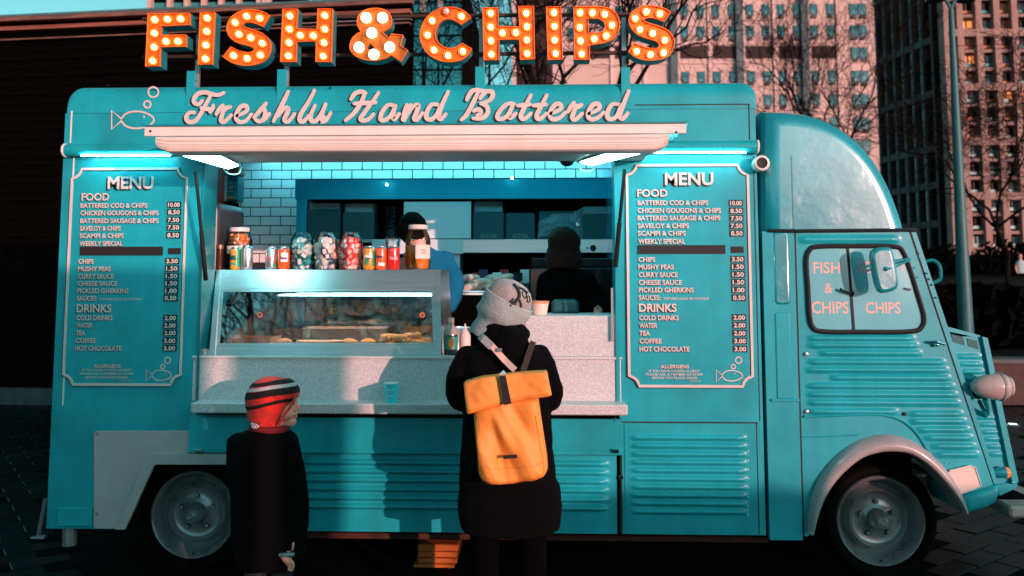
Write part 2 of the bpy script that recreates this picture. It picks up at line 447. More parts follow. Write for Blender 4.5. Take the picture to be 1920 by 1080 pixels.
def remeshed(name, mb, material, parent=None, vox=0.01, smooth=6, keep=None, **kw):
    """one continuous skin out of overlapping lofts"""
    o = mb.build(name, material, parent)
    m = o.modifiers.new('r', 'REMESH'); m.mode = 'VOXEL'; m.voxel_size = vox; m.use_smooth_shade = True
    if smooth:
        sm = o.modifiers.new('s', 'SMOOTH'); sm.factor = 0.5; sm.iterations = smooth
    dg = bpy.context.evaluated_depsgraph_get(); dg.update()
    me = bpy.data.meshes.new_from_object(o.evaluated_get(dg))
    o.modifiers.clear(); old = o.data; o.data = me; bpy.data.meshes.remove(old)
    me.polygons.foreach_set('use_smooth', [True] * len(me.polygons))
    if not me.materials: me.materials.append(material)
    if kw: tag(o, **kw)
    return o
def limb(mb, pts, rads, n=12, ry=None):
    """closed tapered limb with round ends; pts may be curved"""
    pts = [Vector(p) for p in pts]
    p, r = [], []
    d0 = (pts[0] - pts[1]).normalized(); d1 = (pts[-1] - pts[-2]).normalized()
    for a in (85, 55, 25): p.append(pts[0] + d0 * rads[0] * math.sin(R(a))); r.append(rads[0] * math.cos(R(a)))
    c = catmull([tuple(v) + (q,) for v, q in zip(pts, rads)], 4)
    for q in c: p.append(Vector(q[:3])); r.append(q[3])
    for a in (25, 55, 85): p.append(pts[-1] + d1 * rads[-1] * math.sin(R(a))); r.append(rads[-1] * math.cos(R(a)))
    return mb.tube(p, r, n)
def torso(mb, rings, n=24, power=2.4):
    """rings: (cx, cy, z, rx, ry); closed superellipse loft"""
    rr = catmull([tuple(map(float, q)) for q in rings], 4)
    b = len(mb.v)
    for (cx, cy, z, rx, ry) in rr:
        for k in range(n):
            a = 2 * math.pi * k / n; c, s_ = math.cos(a), math.sin(a)
            mb.v.append((cx + rx * math.copysign(abs(c) ** (2 / power), c), cy + ry * math.copysign(abs(s_) ** (2 / power), s_), z))
    m = len(rr)
    for i in range(m - 1):
        for k in range(n):
            l = (k + 1) % n; mb.f.append((b + i * n + k, b + i * n + l, b + (i + 1) * n + l, b + (i + 1) * n + k))
    mb.f.append(tuple(b + k for k in range(n))[::-1]); mb.f.append(tuple(b + (m - 1) * n + k for k in range(n)))
    return mb
def sstep(a, b, x):
    t = max(0, min(1, (x - a) / (b - a))); return t * t * (3 - 2 * t)
def wrinkle(o, amp, scale, axis=None):
    me = o.data
    for v in me.vertices:
        w = v.co + Vector(W[o.name]); d = mnoise.noise(w * scale) * amp + mnoise.noise(w * scale * 2.3) * amp * 0.4
        v.co += v.normal * d
    me.update()
# ================================================================ the food truck
XL, XR, ZT, ZB, DEP = -2.524, 1.115, 2.57, 0.27, 1.95
truck = empty('food_truck', (-0.1, 0.9, 0.0), 'teal vintage food truck with an open hatch and lit FISH & CHIPS letters', 'food truck')
def pip(x, z, poly):
    c = False; n = len(poly)
    for i in range(n):
        x1, z1 = poly[i]; x2, z2 = poly[i - 1]
        if (z1 > z) != (z2 > z) and x < (x2 - x1) * (z - z1) / (z2 - z1) + x1: c = not c
    return c
def beadpanel(name, xl, xr, z0, z1, y, beads, nu, nv, material, parent, mask=None, edge=0.0):
    vs, fs = [], []
    for j in range(nv + 1):
        z = z0 + (z1 - z0) * j / nv; a, b = xl(z), xr(z)
        for i in range(nu + 1):
            x = a + (b - a) * i / nu; h = 0
            for (bx0, bx1, bz, hh, w) in beads:
                dz = (z - bz) / (w * .78)
                if abs(dz) < 1.6 and bx0 - .02 < x < bx1 + .02:
                    e = sstep(bx0 - .01, bx0 + .035, x) * (1 - sstep(bx1 - .05, bx1 + .01, x))
                    h += hh * e * max(0, math.cos(dz * math.pi / 3.2)) ** 1.5
            vs.append((x, y - h, z))
    for j in range(nv):
        for i in range(nu):
            k = j * (nu + 1) + i; c = vs[k]
            if mask and mask(c[0] + (xr(c[2]) - xl(c[2])) / nu / 2, c[2] + (z1 - z0) / nv / 2): continue
            fs.append((k, k + 1, k + nu + 2, k + nu + 1))
    return link_mesh(name, vs, fs, material, parent, smooth=True, sharp=60)

# --- body skins
zh = Zz(290); zs = Zz(207)
o = MB().prism([(XL, ZB), (X(228, 985), ZB), (X(287, 871), Zz(871, 287)), (X(552, 871), Zz(871, 460)), (X(552, 860), Zz(782)), (X(374), Zz(782)), (X(374), zh), (XL, zh)], 0, 0.045).build('side_panel', TEAL, truck)
MB().prism([(X(1160), ZB), (XR, ZB), (XR, zh), (X(1160), zh)], 0, 0.045).build('side_panel', TEAL, truck)
MB().box(XL, XR, 0, 0.05, zh, zs - 0.001).build('header_panel', TEAL, truck)
m = MB(); rgs = []
for k in range(10):
    a = math.pi / 2 * k / 9; s_ = 1 - math.sin(a); y = .085 * (1 - math.cos(a))
    rgs.append([(p[0], y, p[1]) for p in rrect(XL + .010 * s_, zs + .001, XR + .012 - .010 * s_, ZT - .085 * s_, .062, 6, (0, 0, 1, 1))])
rgs.append([(p[0], DEP, p[2]) for p in rgs[-1]])
n_ = len(rgs[0])
for rg_ in rgs: m.v += rg_
for i in range(len(rgs) - 1):
    for k in range(n_): m.f.append((i * n_ + k, i * n_ + (k + 1) % n_, (i + 1) * n_ + (k + 1) % n_, (i + 1) * n_ + k))
m.f += [tuple(range(n_)), tuple((len(rgs) - 1) * n_ + k for k in range(n_))]
m.build('roof', TEAL, truck, smooth=True, sharp=60)
MB().box(XL, XR, 0.002, 0.006, zs - .004, zs + .004).build('roof_seam', INK, truck)
MB().box(XL, XL + .04, 0.045, DEP, ZB, zs).build('end_wall', TEAL, truck)
MB().box(XR - .04, XR, 0.045, DEP, 0.75, zs).build('end_wall', TEAL, truck)
MB().box(XL, XR, DEP - .04, DEP, ZB, zs).build('rear_wall', TEAL, truck)
m = MB()
for (px, y0, y1) in ((133, 208, 268), (128, 292, 760)): m.pbox(px - 1.2, y0, px + 1.2, y1, -0.003, 0.0)
m.build('edge_trim', CREAM, truck)
m = MB()
for q in ((1404, 196, 1406, 262), (1190, 195, 1406, 197), (1418, 292, 1419.5, 790)): m.pbox(*q, -0.002, 0.001)
m.build('panel_seam', INK, truck)
m = MB()
for i in range(46):
    px = 165 + i * 27.5; m.ball(P(px, 168 + random.uniform(-2, 2), 0.0) + Vector((0, 0.012, 0)), .003, n=6, m=4)
m.build('roof_rivets', TEALD, truck)
# side lower corner patch, rivets, stabiliser legs
MB().pbox(106, 952, 172, 988, -0.012, 0.0, 0.004).build('corner_patch', TEAL, truck)
MB().tube([P(131, 985, .06), P(131, 1022, .06)], .035, 12).build('stabiliser_leg', RIM, truck)
m = MB(); m.tube([P(86, 935, .75), P(72, 1010, .75)], .014, 6); m.tube([P(60, 1012, .75), P(86, 1008, .75)], .02, 6); m.build('prop_leg', RIM, truck)
# teal roller tube with cream end rings and the light strip under it
xt0, xt1 = X(129, 280), X(1416, 272); zr = (Zz(268) + Zz(291)) / 2; rr = (Zz(268) - Zz(291)) / 2
MB().lathe([(rr * .2, 0), (rr, 0.004), (rr, xt1 - xt0), (rr * .2, xt1 - xt0 + .003)], (xt0, -rr - .002, zr), 20, 'X').build('roller_tube', TEAL, truck, smooth=True)
for x in (xt0 - .004, xt1 - .004):
    MB().lathe([(rr * .85, 0), (rr + .004, 0.001), (rr + .004, 0.01), (rr * .8, .012)], (x, -rr - .002, zr), 20, 'X').build('roller_end_ring', CREAM, truck, smooth=True)
for a, b in ((152, 318), (1212, 1400)):
    MB().box(X(a), X(b), -.066, -.054, zr - rr - .003, zr - rr + .002).build('light_strip', LEDS, truck)

# --- grey rear wheel plate and arch trim
def plate(name, px, y0, y1, m_, parent=truck, **k):
    return MB().pprism(px, y0, y1).build(name, m_, parent, **k)
pl = plate('wheel_plate', [(180, 808), (364, 808), (364, 852), (560, 855), (560, 868), (289, 870), (234, 991), (180, 991), (176, 987), (176, 812)], -0.010, 0.0, GREYP)
plate('arch_trim', [(277, 850), (566, 853), (568, 998), (560, 998), (556, 870), (289, 871), (234, 993), (216, 993)], -0.03, -0.0105, GREYP, pl)
for p in ((182, 814), (181, 963)):
    MB().lathe([(0, -.006), (.006, -.005), (.008, -.001), (.008, 0.0)], P(p[0], p[1], -0.0105), 10, 'Y').build('screw', RIM, pl, smooth=True)

# --- wheels
def wheel(cx):
    c = Vector((cx, 0.20, 0.292))
    t = MB().lathe([(.222, .03), (.232, -.004), (.25, -.02), (.272, -.018), (.289, .0), (.298, .03), (.300, .06), (.300, .15), (.29, .175), (.24, .19)], c, 56, 'Y').build('tyre', TYRE, truck, smooth=True)
    r = MB().lathe([(.224, .03), (.228, -.006), (.222, -.014), (.214, -.008), (.208, .012), (.200, .022), (.194, .045), (.186, .078), (.166, .088), (.158, .062), (.152, .036), (.146, .028), (.140, .034), (.134, .052), (.124, .058), (.062, .050), (.058, .046), (.0, .046)], c, 56, 'Y').build('rim', RIM, truck, smooth=True, sharp=50)
    h = MB().lathe([(.054, .046), (.052, .012), (.048, -.004), (.040, -.02), (.034, -.030), (.026, -.038), (.022, -.038), (.014, -.044), (.010, -.041), (0, -.041)], c, 32, 'Y').build('hub_cap', CHROME if 0 else RIM, r, smooth=True, sharp=30)
    for k in range(5):
        a = R(20 + 72 * k); q = c + Vector((.088 * math.cos(a), .032, .088 * math.sin(a)))
        MB().lathe([(.011, .012), (.011, .0), (.006, -.004), (.0, -.004)], q, 6, 'Y').build('wheel_nut', RIM, r)
        MB().lathe([(.016, .0135), (.015, .008)], q, 12, 'Y').build('nut_seat', INK, r)
    MB().ball(c + Vector((.0, .012, -.205)), .007, n=8, m=6).build('valve', INK, r)
xw0, xw1 = P(361, 985, .19).x, P(1652, 985, .19).x
wheel(xw0); wheel(xw1)
# dark chassis behind and between the wheels
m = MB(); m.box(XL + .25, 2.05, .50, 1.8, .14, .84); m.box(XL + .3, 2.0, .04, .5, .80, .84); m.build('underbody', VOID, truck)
MB().pbox(565, 1003, 1440, 1014, .10, .16, .004).build('chassis_rail', mat('rusty_rail', (.05, .012, .006), .7, var=.4, vscale=20), truck)

# --- header: painted fish and flowing script
def fish(m, px, py, w, y, lw):
    """fish outline, left nose of tail at px, centre py, total width w (picture units)"""
    e = [(px + w * (.62 + .38 * math.cos(a)), py + w * .2 * math.sin(a) * (1 - .12 * math.cos(a))) for a in [2 * math.pi * k / 36 for k in range(36)]]
    f = lambda l: [(P(a, b).x, P(a, b).z) for a, b in l]
    m.ribbon(f(e), lw, y, closed=True)
    m.ribbon(f([(px + w * .26, py), (px, py - w * .22), (px, py + w * .22), (px + w * .26, py)]), lw, y - .0004, closed=False)
    return m
def ring(m, px, py, r, y, lw):
    f = [(P(px + r * math.cos(a), py + r * math.sin(a)).x, P(px + r * math.cos(a), py + r * math.sin(a)).z) for a in [2 * math.pi * k / 24 for k in range(24)]]
    return m.ribbon(f, lw, y, closed=True)
fm = fish(MB(), 210, 225, 79, -.003, .0095).build('fish_emblem', PRINT, truck)
MB().ball(P(270, 219, -.003), .006, .0006, .006, 10, 6).build('fish_eye', PRINT, fm)
for q in ((288, 173, 9.5), (277, 196, 6.3)): ring(MB(), *q, -.0036, .0095).build('bubble', PRINT, truck)

S5 = [  # strokes read off the sign; widths follow the brush
 [(385,103),(345,122),(295,116),(235,100),(180,112),(148,150),(152,185),(185,195),(212,168)], [(285,118),(245,190),(205,265),(155,330),(105,335),(84,300),(108,265),(150,262)], [(205,225),(285,235),(300,205)], [(285,230),(277,258)],
 [(325,275),(350,235),(378,203)], [(393,222),(370,285),(364,325),(392,335),(445,282)], [(384,250),(410,225),(438,216)],
 [(492,288),(540,268),(573,238),(560,208),(522,215),(492,258),(484,305),(510,338),(560,328),(605,276)],
 [(628,300),(680,240),(724,188)], [(703,215),(716,260),(706,308),(672,333),(638,318)], [(700,328),(750,270)],
 [(900,95),(850,200),(782,332)], [(818,290),(870,228),(902,232),(885,280),(870,322),(903,332),(950,272)],
 [(1110,85),(1060,180),(1003,270),(992,320),(1020,335),(1066,285)],
 [(1115,205),(1085,270),(1082,320),(1115,333),(1160,280),(1198,195)], [(1200,195),(1172,270),(1172,318),(1200,325),(1240,265)], [(1190,300),(1160,385),(1110,430),(1060,425)],
 [(1402,155),(1432,112),(1480,95),(1520,108)], [(1515,100),(1478,190),(1422,270),(1358,325)], [(1622,105),(1562,190),(1503,270),(1478,310),(1503,327),(1542,315),(1582,275)], [(1428,190),(1600,182)],
 [(1752,208),(1700,202),(1655,250),(1638,308),(1666,325),(1715,290),(1758,207)], [(1758,210),(1738,270),(1745,316),(1788,272)],
 [(1880,200),(1856,255),(1828,325)]]
S6 = [[(15,200),(0,245),(-20,320)], [(20,275),(62,215),(106,203),(90,262),(72,308),(95,320),(138,265)],
 [(270,202),(215,198),(177,248),(170,302),(205,318),(250,280),(283,205)], [(345,95),(300,190),(268,288),(285,314),(325,275)],
 [(492,160),(515,115),(545,85),(588,80)], [(590,85),(540,190),(490,280),(448,320)], [(578,82),(640,92),(690,95),(700,130),(668,168),(605,190)], [(600,150),(628,110),(660,92)], [(610,190),(655,215),(658,268),(612,308),(545,308)], [(548,250),(588,236),(604,265),(575,285)],
 [(870,192),(820,192),(770,232),(737,290),(757,315),(812,290),(867,195)], [(867,195),(835,262),(838,306),(885,270)],
 [(1005,122),(960,210),(925,288),(950,314),(1005,270)], [(900,207),(1000,197)], [(1132,122),(1087,210),(1050,288),(1075,314),(1130,270)], [(1025,207),(1127,197)],
 [(1165,270),(1212,252),(1248,225),(1235,193),(1195,202),(1162,250),(1160,298),(1190,318),(1235,303),(1282,260)],
 [(1300,255),(1325,215),(1350,182)], [(1370,205),(1345,265),(1336,303),(1360,318),(1415,270)], [(1360,228),(1410,200)],
 [(1470,270),(1517,252),(1553,225),(1540,193),(1500,202),(1467,250),(1465,298),(1495,318),(1540,303),(1587,260)],
 [(1705,195),(1655,198),(1622,246),(1617,298),(1647,316),(1692,288),(1725,200)], [(1787,90),(1747,190),(1716,283),(1737,312),(1780,268)]]
for (nm, mm, y, dx, dz, grow) in (('script_shadow', INK, -.0036, -14, 9, 2), ('script_lettering', PRINT, -.0052, 0, 0, 0)):
    m = MB(); k = 0
    for strokes, ox in ((S5, 330), (S6, 760)):
        for s_ in strokes:
            c = catmull([(a + dx, b + dz) for a, b in s_], 5)
            c = [(ox + a / 4.267, 150 + b / 4.267) for a, b in c]; k += 1
            n = len(c); wd = [(8.5 + grow * .2) / 364 * (0.80 + 0.26 * math.sin(math.pi * i / max(1, n - 1))) for i in range(n)]
            m.ribbon([(P(a, b).x, P(a, b).z) for a, b in c], wd, y - .00003 * k)
    m.build(nm, mm, truck)

# --- menu boards
MENU_L = dict(box=(125, 315, 350, 723), title=('MENU', 204, 290, 354, 24), rows=[
 ('FOOD',155,207,376,14),('BATTERED COD & CHIPS',153,278,390,9),('CHICKEN GOUGONS & CHIPS',153,299,404,9),('BATTERED SAUSAGE & CHIPS',152.5,299,418.5,9),('SAVELOY & CHIPS',152,228,432.5,9),('SCAMPI & CHIPS',151.5,234,446.5,9),('WEEKLY SPECIAL',151,232,461,9),
 ('CHIPS',149,178,494.5,9),('MUSHY PEAS',148.5,210,508.5,9),('CURRY SAUCE',148,215,522.5,9),('CHEESE SAUCE',147.5,222,536,9),('PICKLED GHERKINS',146.5,243,549.5,9),('SAUCES:',146,184,563.5,9),('TARTARE SAUCE OR KETCHUP',189,268,563,4.5),
 ('DRINKS',145.5,211,585,15),('COLD DRINKS',145.5,213,600,9),('WATER',145,176,614,9),('TEA',144.5,162,628.5,9),('COFFEE',144,182,642.5,9),('HOT CHOCOLATE',142.5,230,657,9),
 ('ALLERGENS',178,228,689,6.5),('IF YOU HAVE A FOOD ALLERGY',157,249,695,4.2),('PLEASE ASK A MEMBER OF STAFF',152,252,702,4.2),('BEFORE YOU PLACE ORDER',162,242,709,4.2)],
 tags=[(384,341,'10.00'),(398,341,'8.50'),(412.5,340,'7.50'),(426.5,340,'7.50'),(441,339.5,'8.50'),(489.5,337.5,'3.50'),(503.5,337,'1.50'),(517.5,336.5,'1.50'),(531,336,'1.50'),(545,335.5,'1.00'),(558.5,334.5,'0.50'),(596,334,'2.00'),(610,333.5,'2.00'),(624,333.5,'2.00'),(638.5,333,'3.00'),(652.5,332.5,'3.00')],
 slots=[(149.5,462.5,305,479),(315,465,338.5,476.5)], fish=(276,703,47,[(307,687,4),(316,675,5.6)]), sig=(229,248,713))
MENU_R = dict(box=(1173, 308, 1410, 726), title=('MENU', 1246, 1337, 347, 24), rows=[
 ('FOOD',1194,1251,369,14),('BATTERED COD & CHIPS',1195,1327,385,9),('CHICKEN GOUGONS & CHIPS',1195,1351,399.5,9),('BATTERED SAUSAGE & CHIPS',1195,1350,413.5,9),('SAVELOY & CHIPS',1195.5,1291,428,9),('SCAMPI & CHIPS',1195.5,1285,442,9),('WEEKLY SPECIAL',1196,1284,457,9),
 ('CHIPS',1196.5,1228,491,9),('MUSHY PEAS',1196.5,1263,505,9),('CURRY SAUCE',1197,1270,519.5,9),('CHEESE SAUCE',1197,1278,534,9),('PICKLED GHERKINS',1197,1300,548,9),('SAUCES:',1197,1238,562.5,9),('TARTARE SAUCE OR KETCHUP',1243,1328,562,4.5),
 ('DRINKS',1197.5,1268,584,15),('COLD DRINKS',1198,1272,600,9),('WATER',1198,1232,614.5,9),('TEA',1198,1218,629,9),('COFFEE',1198.5,1240,643.5,9),('HOT CHOCOLATE',1198.5,1292,658.5,9),
 ('ALLERGENS',1238,1291,690,6.5),('IF YOU HAVE A FOOD ALLERGY',1216,1312,697,4.2),('PLEASE ASK A MEMBER OF STAFF',1211,1317,703.5,4.2),('BEFORE YOU PLACE ORDER',1222,1307,710,4.2)],
 tags=[(381,1392,'10.00'),(395.5,1392.5,'8.50'),(409.5,1393,'7.50'),(423.5,1393,'7.50'),(437.5,1393.5,'8.50'),(486,1395,'3.50'),(500,1395.5,'1.50'),(514.5,1396,'1.50'),(529,1396.5,'1.50'),(543.5,1397,'1.00'),(558,1397.5,'0.50'),(595,1398,'2.00'),(609.5,1398.5,'2.00'),(624.5,1399,'2.00'),(639,1399.5,'3.00'),(654,1400,'3.00')],
 slots=[(1195,459.5,1360,476),(1370.5,462,1394.5,474)], fish=(1342,704,49,[(1374,687,4),(1384,675,5.8)]), sig=(1292,1313,714))
def menu(D):
    x0, y0, x1, y1 = D['box']; xm = (x0 + x1) / 2; ym = (y0 + y1) / 2
    wx0, wx1, wz0, wz1 = P((x0 + 2), ym).x, P(x1 - 2, ym).x, P(xm, y1).z, P(xm, y0).z
    r = .05; L = []
    for (cx, cz, a0) in ((wx0, wz0, 90), (wx1, wz0, 180), (wx1, wz1, 270), (wx0, wz1, 0)):
        for k in range(7):
            a = R(a0 - 90 * k / 6); L.append((cx + r * math.cos(a), cz + r * math.sin(a)))
    b = MB().prism(L, -.008, 0).build('menu_board', TEAL, truck)
    MB().ribbon(inset(L, .006), .013, -.0125, .0044, closed=True).build('border', PRINT, b)
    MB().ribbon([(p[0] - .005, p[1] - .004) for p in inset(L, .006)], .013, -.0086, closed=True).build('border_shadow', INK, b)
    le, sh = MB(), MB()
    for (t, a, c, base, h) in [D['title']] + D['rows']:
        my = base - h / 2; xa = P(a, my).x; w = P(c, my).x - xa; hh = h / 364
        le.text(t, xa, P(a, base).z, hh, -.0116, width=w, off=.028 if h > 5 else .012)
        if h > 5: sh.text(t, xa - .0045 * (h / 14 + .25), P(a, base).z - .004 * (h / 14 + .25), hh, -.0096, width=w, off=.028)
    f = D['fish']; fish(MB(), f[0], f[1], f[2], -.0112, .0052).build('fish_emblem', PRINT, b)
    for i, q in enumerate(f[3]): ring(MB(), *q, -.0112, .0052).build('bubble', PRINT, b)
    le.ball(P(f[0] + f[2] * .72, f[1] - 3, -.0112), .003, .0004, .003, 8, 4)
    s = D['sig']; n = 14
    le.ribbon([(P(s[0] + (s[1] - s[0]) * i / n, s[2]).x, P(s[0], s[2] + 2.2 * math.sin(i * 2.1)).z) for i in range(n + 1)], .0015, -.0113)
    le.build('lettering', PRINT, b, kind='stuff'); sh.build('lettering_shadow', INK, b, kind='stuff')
    for (y, xr, t) in D['tags']:
        z = P(xr, y).z; xa = P(xr - 26, y).x; xb = P(xr, y).x
        g = MB().box(xa, xb, -.0118, -.0085, z - .0165, z + .0165).build('price_tag', INK, b)
        q = MB().text(t, (xa + xb) / 2, z - .011, .0225, -.0124, width=(xb - xa) * .84, off=.03, align='c')
        q.build('price_numbers', PRINT, b)
    for q in D['slots']: MB().pbox(*q, -.0115, -.0085).build('blank_slot', INKB, b)
menu(MENU_L); menu(MENU_R)

# --- marquee letters
def tr(pts, ox, sc): return [(ox + a / sc, b / sc) for a, b in pts]
LET = [
 ('F', tr([(120,178),(688,172),(688,335),(300,350),(296,470),(637,465),(637,628),(285,635),(278,893),(85,900)],260,7.2), None, tr([(213,262),(385,255),(562,250),(208,445),(365,555),(525,555),(205,632),(185,818)],260,7.2)),
 ('I', tr([(825,160),(1025,155),(990,870),(795,875)],260,7.2), None, tr([(920,240),(915,420),(905,605),(898,790)],260,7.2)),
 ('S', tr([(1770,200),(1700,160),(1600,130),(1490,120),(1380,140),(1280,190),(1210,270),(1178,370),(1195,460),(1260,540),(1350,585),(1450,610),(1530,630),(1560,665),(1530,700),(1460,705),(1360,685),(1290,650),(1245,622),(1130,765),(1220,830),(1320,870),(1440,890),(1560,880),(1680,830),(1760,740),(1788,620),(1765,530),(1690,450),(1590,410),(1480,375),(1410,350),(1395,325),(1430,300),(1510,298),(1600,325),(1670,358)],260,7.2), None, tr([(1455,215),(1630,240),(1297,300),(1350,458),(1510,505),(1665,580),(1278,748),(1462,785),(1640,740)],260,7.2)),
 ('H', tr([(203,110),(400,108),(382,365),(640,370),(652,105),(850,108),(828,800),(625,795),(632,530),(383,535),(375,795),(172,798)],500,6.857), None, tr([(295,200),(290,370),(285,545),(278,715),(430,450),(598,455),(745,195),(745,370),(735,545),(725,718)],500,6.857)),
 ('&', tr([(1205,405),(1165,340),(1155,250),(1190,170),(1270,115),(1390,95),(1500,110),(1580,160),(1612,240),(1600,320),(1560,370),(1490,405),(1570,482),(1600,430),(1755,445),(1720,580),(1815,640),(1720,790),(1600,708),(1500,760),(1380,782),(1250,770),(1140,725),(1075,660),(1060,590),(1085,500),(1140,440)],500,6.857), tr([(1330,550),(1288,598),(1300,640),(1405,632)],500,6.857), tr([(1277,225),(1488,225),(1350,422),(1185,605),(1580,603),(1378,698)],500,6.857)),
 ('C', tr([(820,230),(740,150),(650,105),(540,85),(420,100),(300,150),(200,240),(140,350),(118,470),(140,590),(200,700),(300,785),(420,830),(530,840),(650,825),(750,770),(830,655),(690,575),(640,620),(560,650),(470,640),(390,590),(345,520),(330,430),(360,340),(420,275),(510,250),(600,275),(675,330)],770,7.2), None, tr([(685,215),(290,275),(228,468),(315,670),(505,745),(705,690),(480,150)],770,7.2)),
 ('H', tr([(968,98),(1182,98),(1188,348),(1465,355),(1450,80),(1665,72),(1680,800),(1475,808),(1465,532),(1197,535),(1195,812),(985,815)],770,7.2), None, tr([(1080,175),(1080,360),(1085,545),(1090,730),(1240,440),(1420,435),(1560,175),(1570,355),(1570,535),(1575,720)],770,7.2)),
 ('I', tr([(97,85),(300,82),(325,795),(120,800)],1010,7.111), None, tr([(205,165),(212,345),(215,530),(228,710)],1010,7.111)),
 ('P', tr([(465,85),(800,75),(950,100),(1050,180),(1092,300),(1070,430),(1000,520),(880,575),(685,600),(685,795),(475,798)],1010,7.111), tr([(665,243),(800,245),(870,290),(885,350),(850,415),(780,435),(672,435)],1010,7.111), tr([(555,165),(720,165),(885,185),(980,330),(905,475),(745,515),(550,360),(560,540),(575,715)],1010,7.111)),
 ('S', tr([(1765,160),(1690,105),(1580,78),(1460,65),(1340,85),(1240,150),(1195,240),(1210,340),(1280,440),(1400,500),(1510,530),(1590,560),(1608,600),(1580,640),(1500,640),(1400,620),(1320,590),(1270,565),(1190,690),(1280,760),(1380,800),(1500,810),(1650,790),(1760,730),(1815,620),(1815,510),(1750,410),(1640,350),(1520,315),(1430,290),(1400,260),(1440,235),(1520,235),(1610,260),(1675,290)],1010,7.111), None, tr([(1440,150),(1620,180),(1290,240),(1355,390),(1525,440),(1685,530),(1310,680),(1495,725),(1670,700)],1010,7.111))]
LY = -.02
def soften(l):
    """round the gentle corners of a traced outline, keep the hard ones"""
    out = []; n = len(l)
    for i in range(n):
        a, b, c = Vector(l[i - 1]), Vector(l[i]), Vector(l[(i + 1) % n])
        ang = (b - a).angle(c - b)
        if ang < R(52) and n > 8: out += [tuple(b.lerp(a, .25)), tuple(b.lerp(c, .25))]
        else: out.append(tuple(b))
    return out
for nm, out, hole, bulbs in LET:
    w2 = lambda l: [(P(a, b, LY).x, P(a, b, LY).z) for a, b in l]
    L = w2(out); H = [w2(hole)] if hole else []
    if len(L) > 12 or nm in 'P': L = soften(soften(L))
    if nm == 'P': H = [soften(soften(H[0]))]
    body = MB().prism(L, LY + .022, LY + .095, H).build('marquee_letter', TEALD, truck)
    MB().prism(inset(L, .0025), LY + .014, LY + .0218, [inset(h, -.0025) for h in H]).build('letter_face', LFACED if nm == '&' else LFACE, body)
    m = MB()
    for l in [L] + H: m.ribbon(inset(l, .0016 if l is L else -.0016), .0032, LY, .0215, closed=True)
    m.build('letter_rim', LRIM, body)
    big = nm == '&'
    for i, (a, b) in enumerate(bulbs):
        p = P(a, b, LY); r = .0285 if big else .0132
        off = (nm == 'C' and i == 6)
        MB().ball((p.x, LY + .002, p.z), r * (1.4 if off else 1), n=14, m=10).build('bulb', BULBOFF if off else BULBBIG if big else BULB, body, smooth=True)
        if not big: MB().lathe([(r * 1.85, .013), (r * 2.0, .006), (r * 1.92, .002)], (p.x, LY + .001, p.z), 18, 'Y').build('bulb_cup', LRIM, body, smooth=True)
m = MB()
for y in (37, 108): a = P(270, y, .1); b = P(1265, y - 3, .1); m.box(a.x, b.x, .078, .10, a.z - .008, a.z + .008)
m.build('letter_rail', mat('rail_brown', (.045, .02, .012), .6, metal=.3), truck)
for (a, b, yt, yb) in ((349, 366, 133, 204), (519, 537, 130, 200), (891, 909, 125, 197), (1165, 1182, 126, 194)):
    s_ = MB().pbox(a, yt, b, yb, -.0026, -.0002, .0008).build('sign_bracket', TEAL, truck)
    m = MB(); xm = P((a + b) / 2, 60).x; z1 = P(0, yt).z
    m.box(xm - .012, xm + .012, .102, .118, ZT - .03, Zz(30, 960, .1)); m.tube([(xm, .0, z1 - .02), (xm, .11, ZT + .04)], .004, 6)
    m.build('stay', RIM, s_)
    MB().ball(P((a + b) / 2 - 3, yb - 6, -.0026), .0055, .003, .0055, 8, 5).build('bolt', CHROME, s_)
# dents and spots on the roof edge
m = MB()
for (a, b, r) in ((619, 165, .008), (424, 161, .004), (203, 160, .006), (1041, 168, .003), (1068, 168, .003)): m.ball(P(a, b, .0), r, .003, r * .7, 10, 6)
m.build('roof_fixings', INK, truck)

# --- awning cassette
AY = -.55
xa0, xa1 = X(272, 244, AY), X(1286, 240, AY)
z1, z2, z3, z4 = Zz(233, 960, AY), Zz(252, 960, AY), Zz(255, 960, AY), Zz(286, 960, AY)
aw = MB().box(xa0 - .012, xa1 + .012, AY - .015, -.001, z1 - .002, z1 + .006).build('awning', TEALD, truck)
MB().box(xa0, xa1, AY - .008, AY + .01, z2, z1 - .003, .002).build('front_rail', CREAM, aw)
H_ = z3 - z4; pr = [(AY + .06, z3), (AY - .030, z3), (AY - .040, z3 - .006)]
for t in (.22, .30, .50, .62, .72, .80):                     # pressed grooves along the front
    pr += [(AY - .042, z3 - H_ * t), (AY - .036, z3 - H_ * (t + .015)), (AY - .036, z3 - H_ * (t + .03)), (AY - .042, z3 - H_ * (t + .045))]
pr += [(AY - .040, z3 - H_ * .90), (AY - .032, z3 - H_ * .96), (AY - .018, z4), (AY + .06, z4)]
xb0, xb1 = X(299, 270, AY), X(1252, 270, AY)
m = MB(); n = len(pr); rad = H_ * .8
secs = [(xb0, 0), (xb0 + .004, .3), (xb0 + .018, .62), (xb0 + .045, .86), (xb0 + rad, 1), (xb1 - rad, 1), (xb1 - .045, .86), (xb1 - .018, .62), (xb1 - .004, .3), (xb1, 0)]
for (x, s_) in secs:
    for (y, z) in pr: m.v.append((x, y, z3 - (z3 - z) * (.45 + .55 * s_)))
for i in range(len(secs) - 1):
    for k in range(n):
        l = (k + 1) % n; m.f.append((i * n + k, i * n + l, (i + 1) * n + l, (i + 1) * n + k))
m.f.append(tuple(range(n))); m.f.append(tuple((len(secs) - 1) * n + k for k in range(n)))
m.build('cassette', CREAM, aw, smooth=True, sharp=25)
MB().box(xb0 + .05, xb1 - .05, AY + .05, -.001, z4 + .035, z4 + .045).build('underside_sheet', mat('awning_underside', (.62, .62, .60), .4, var=.1, vscale=3), aw)
m = MB()
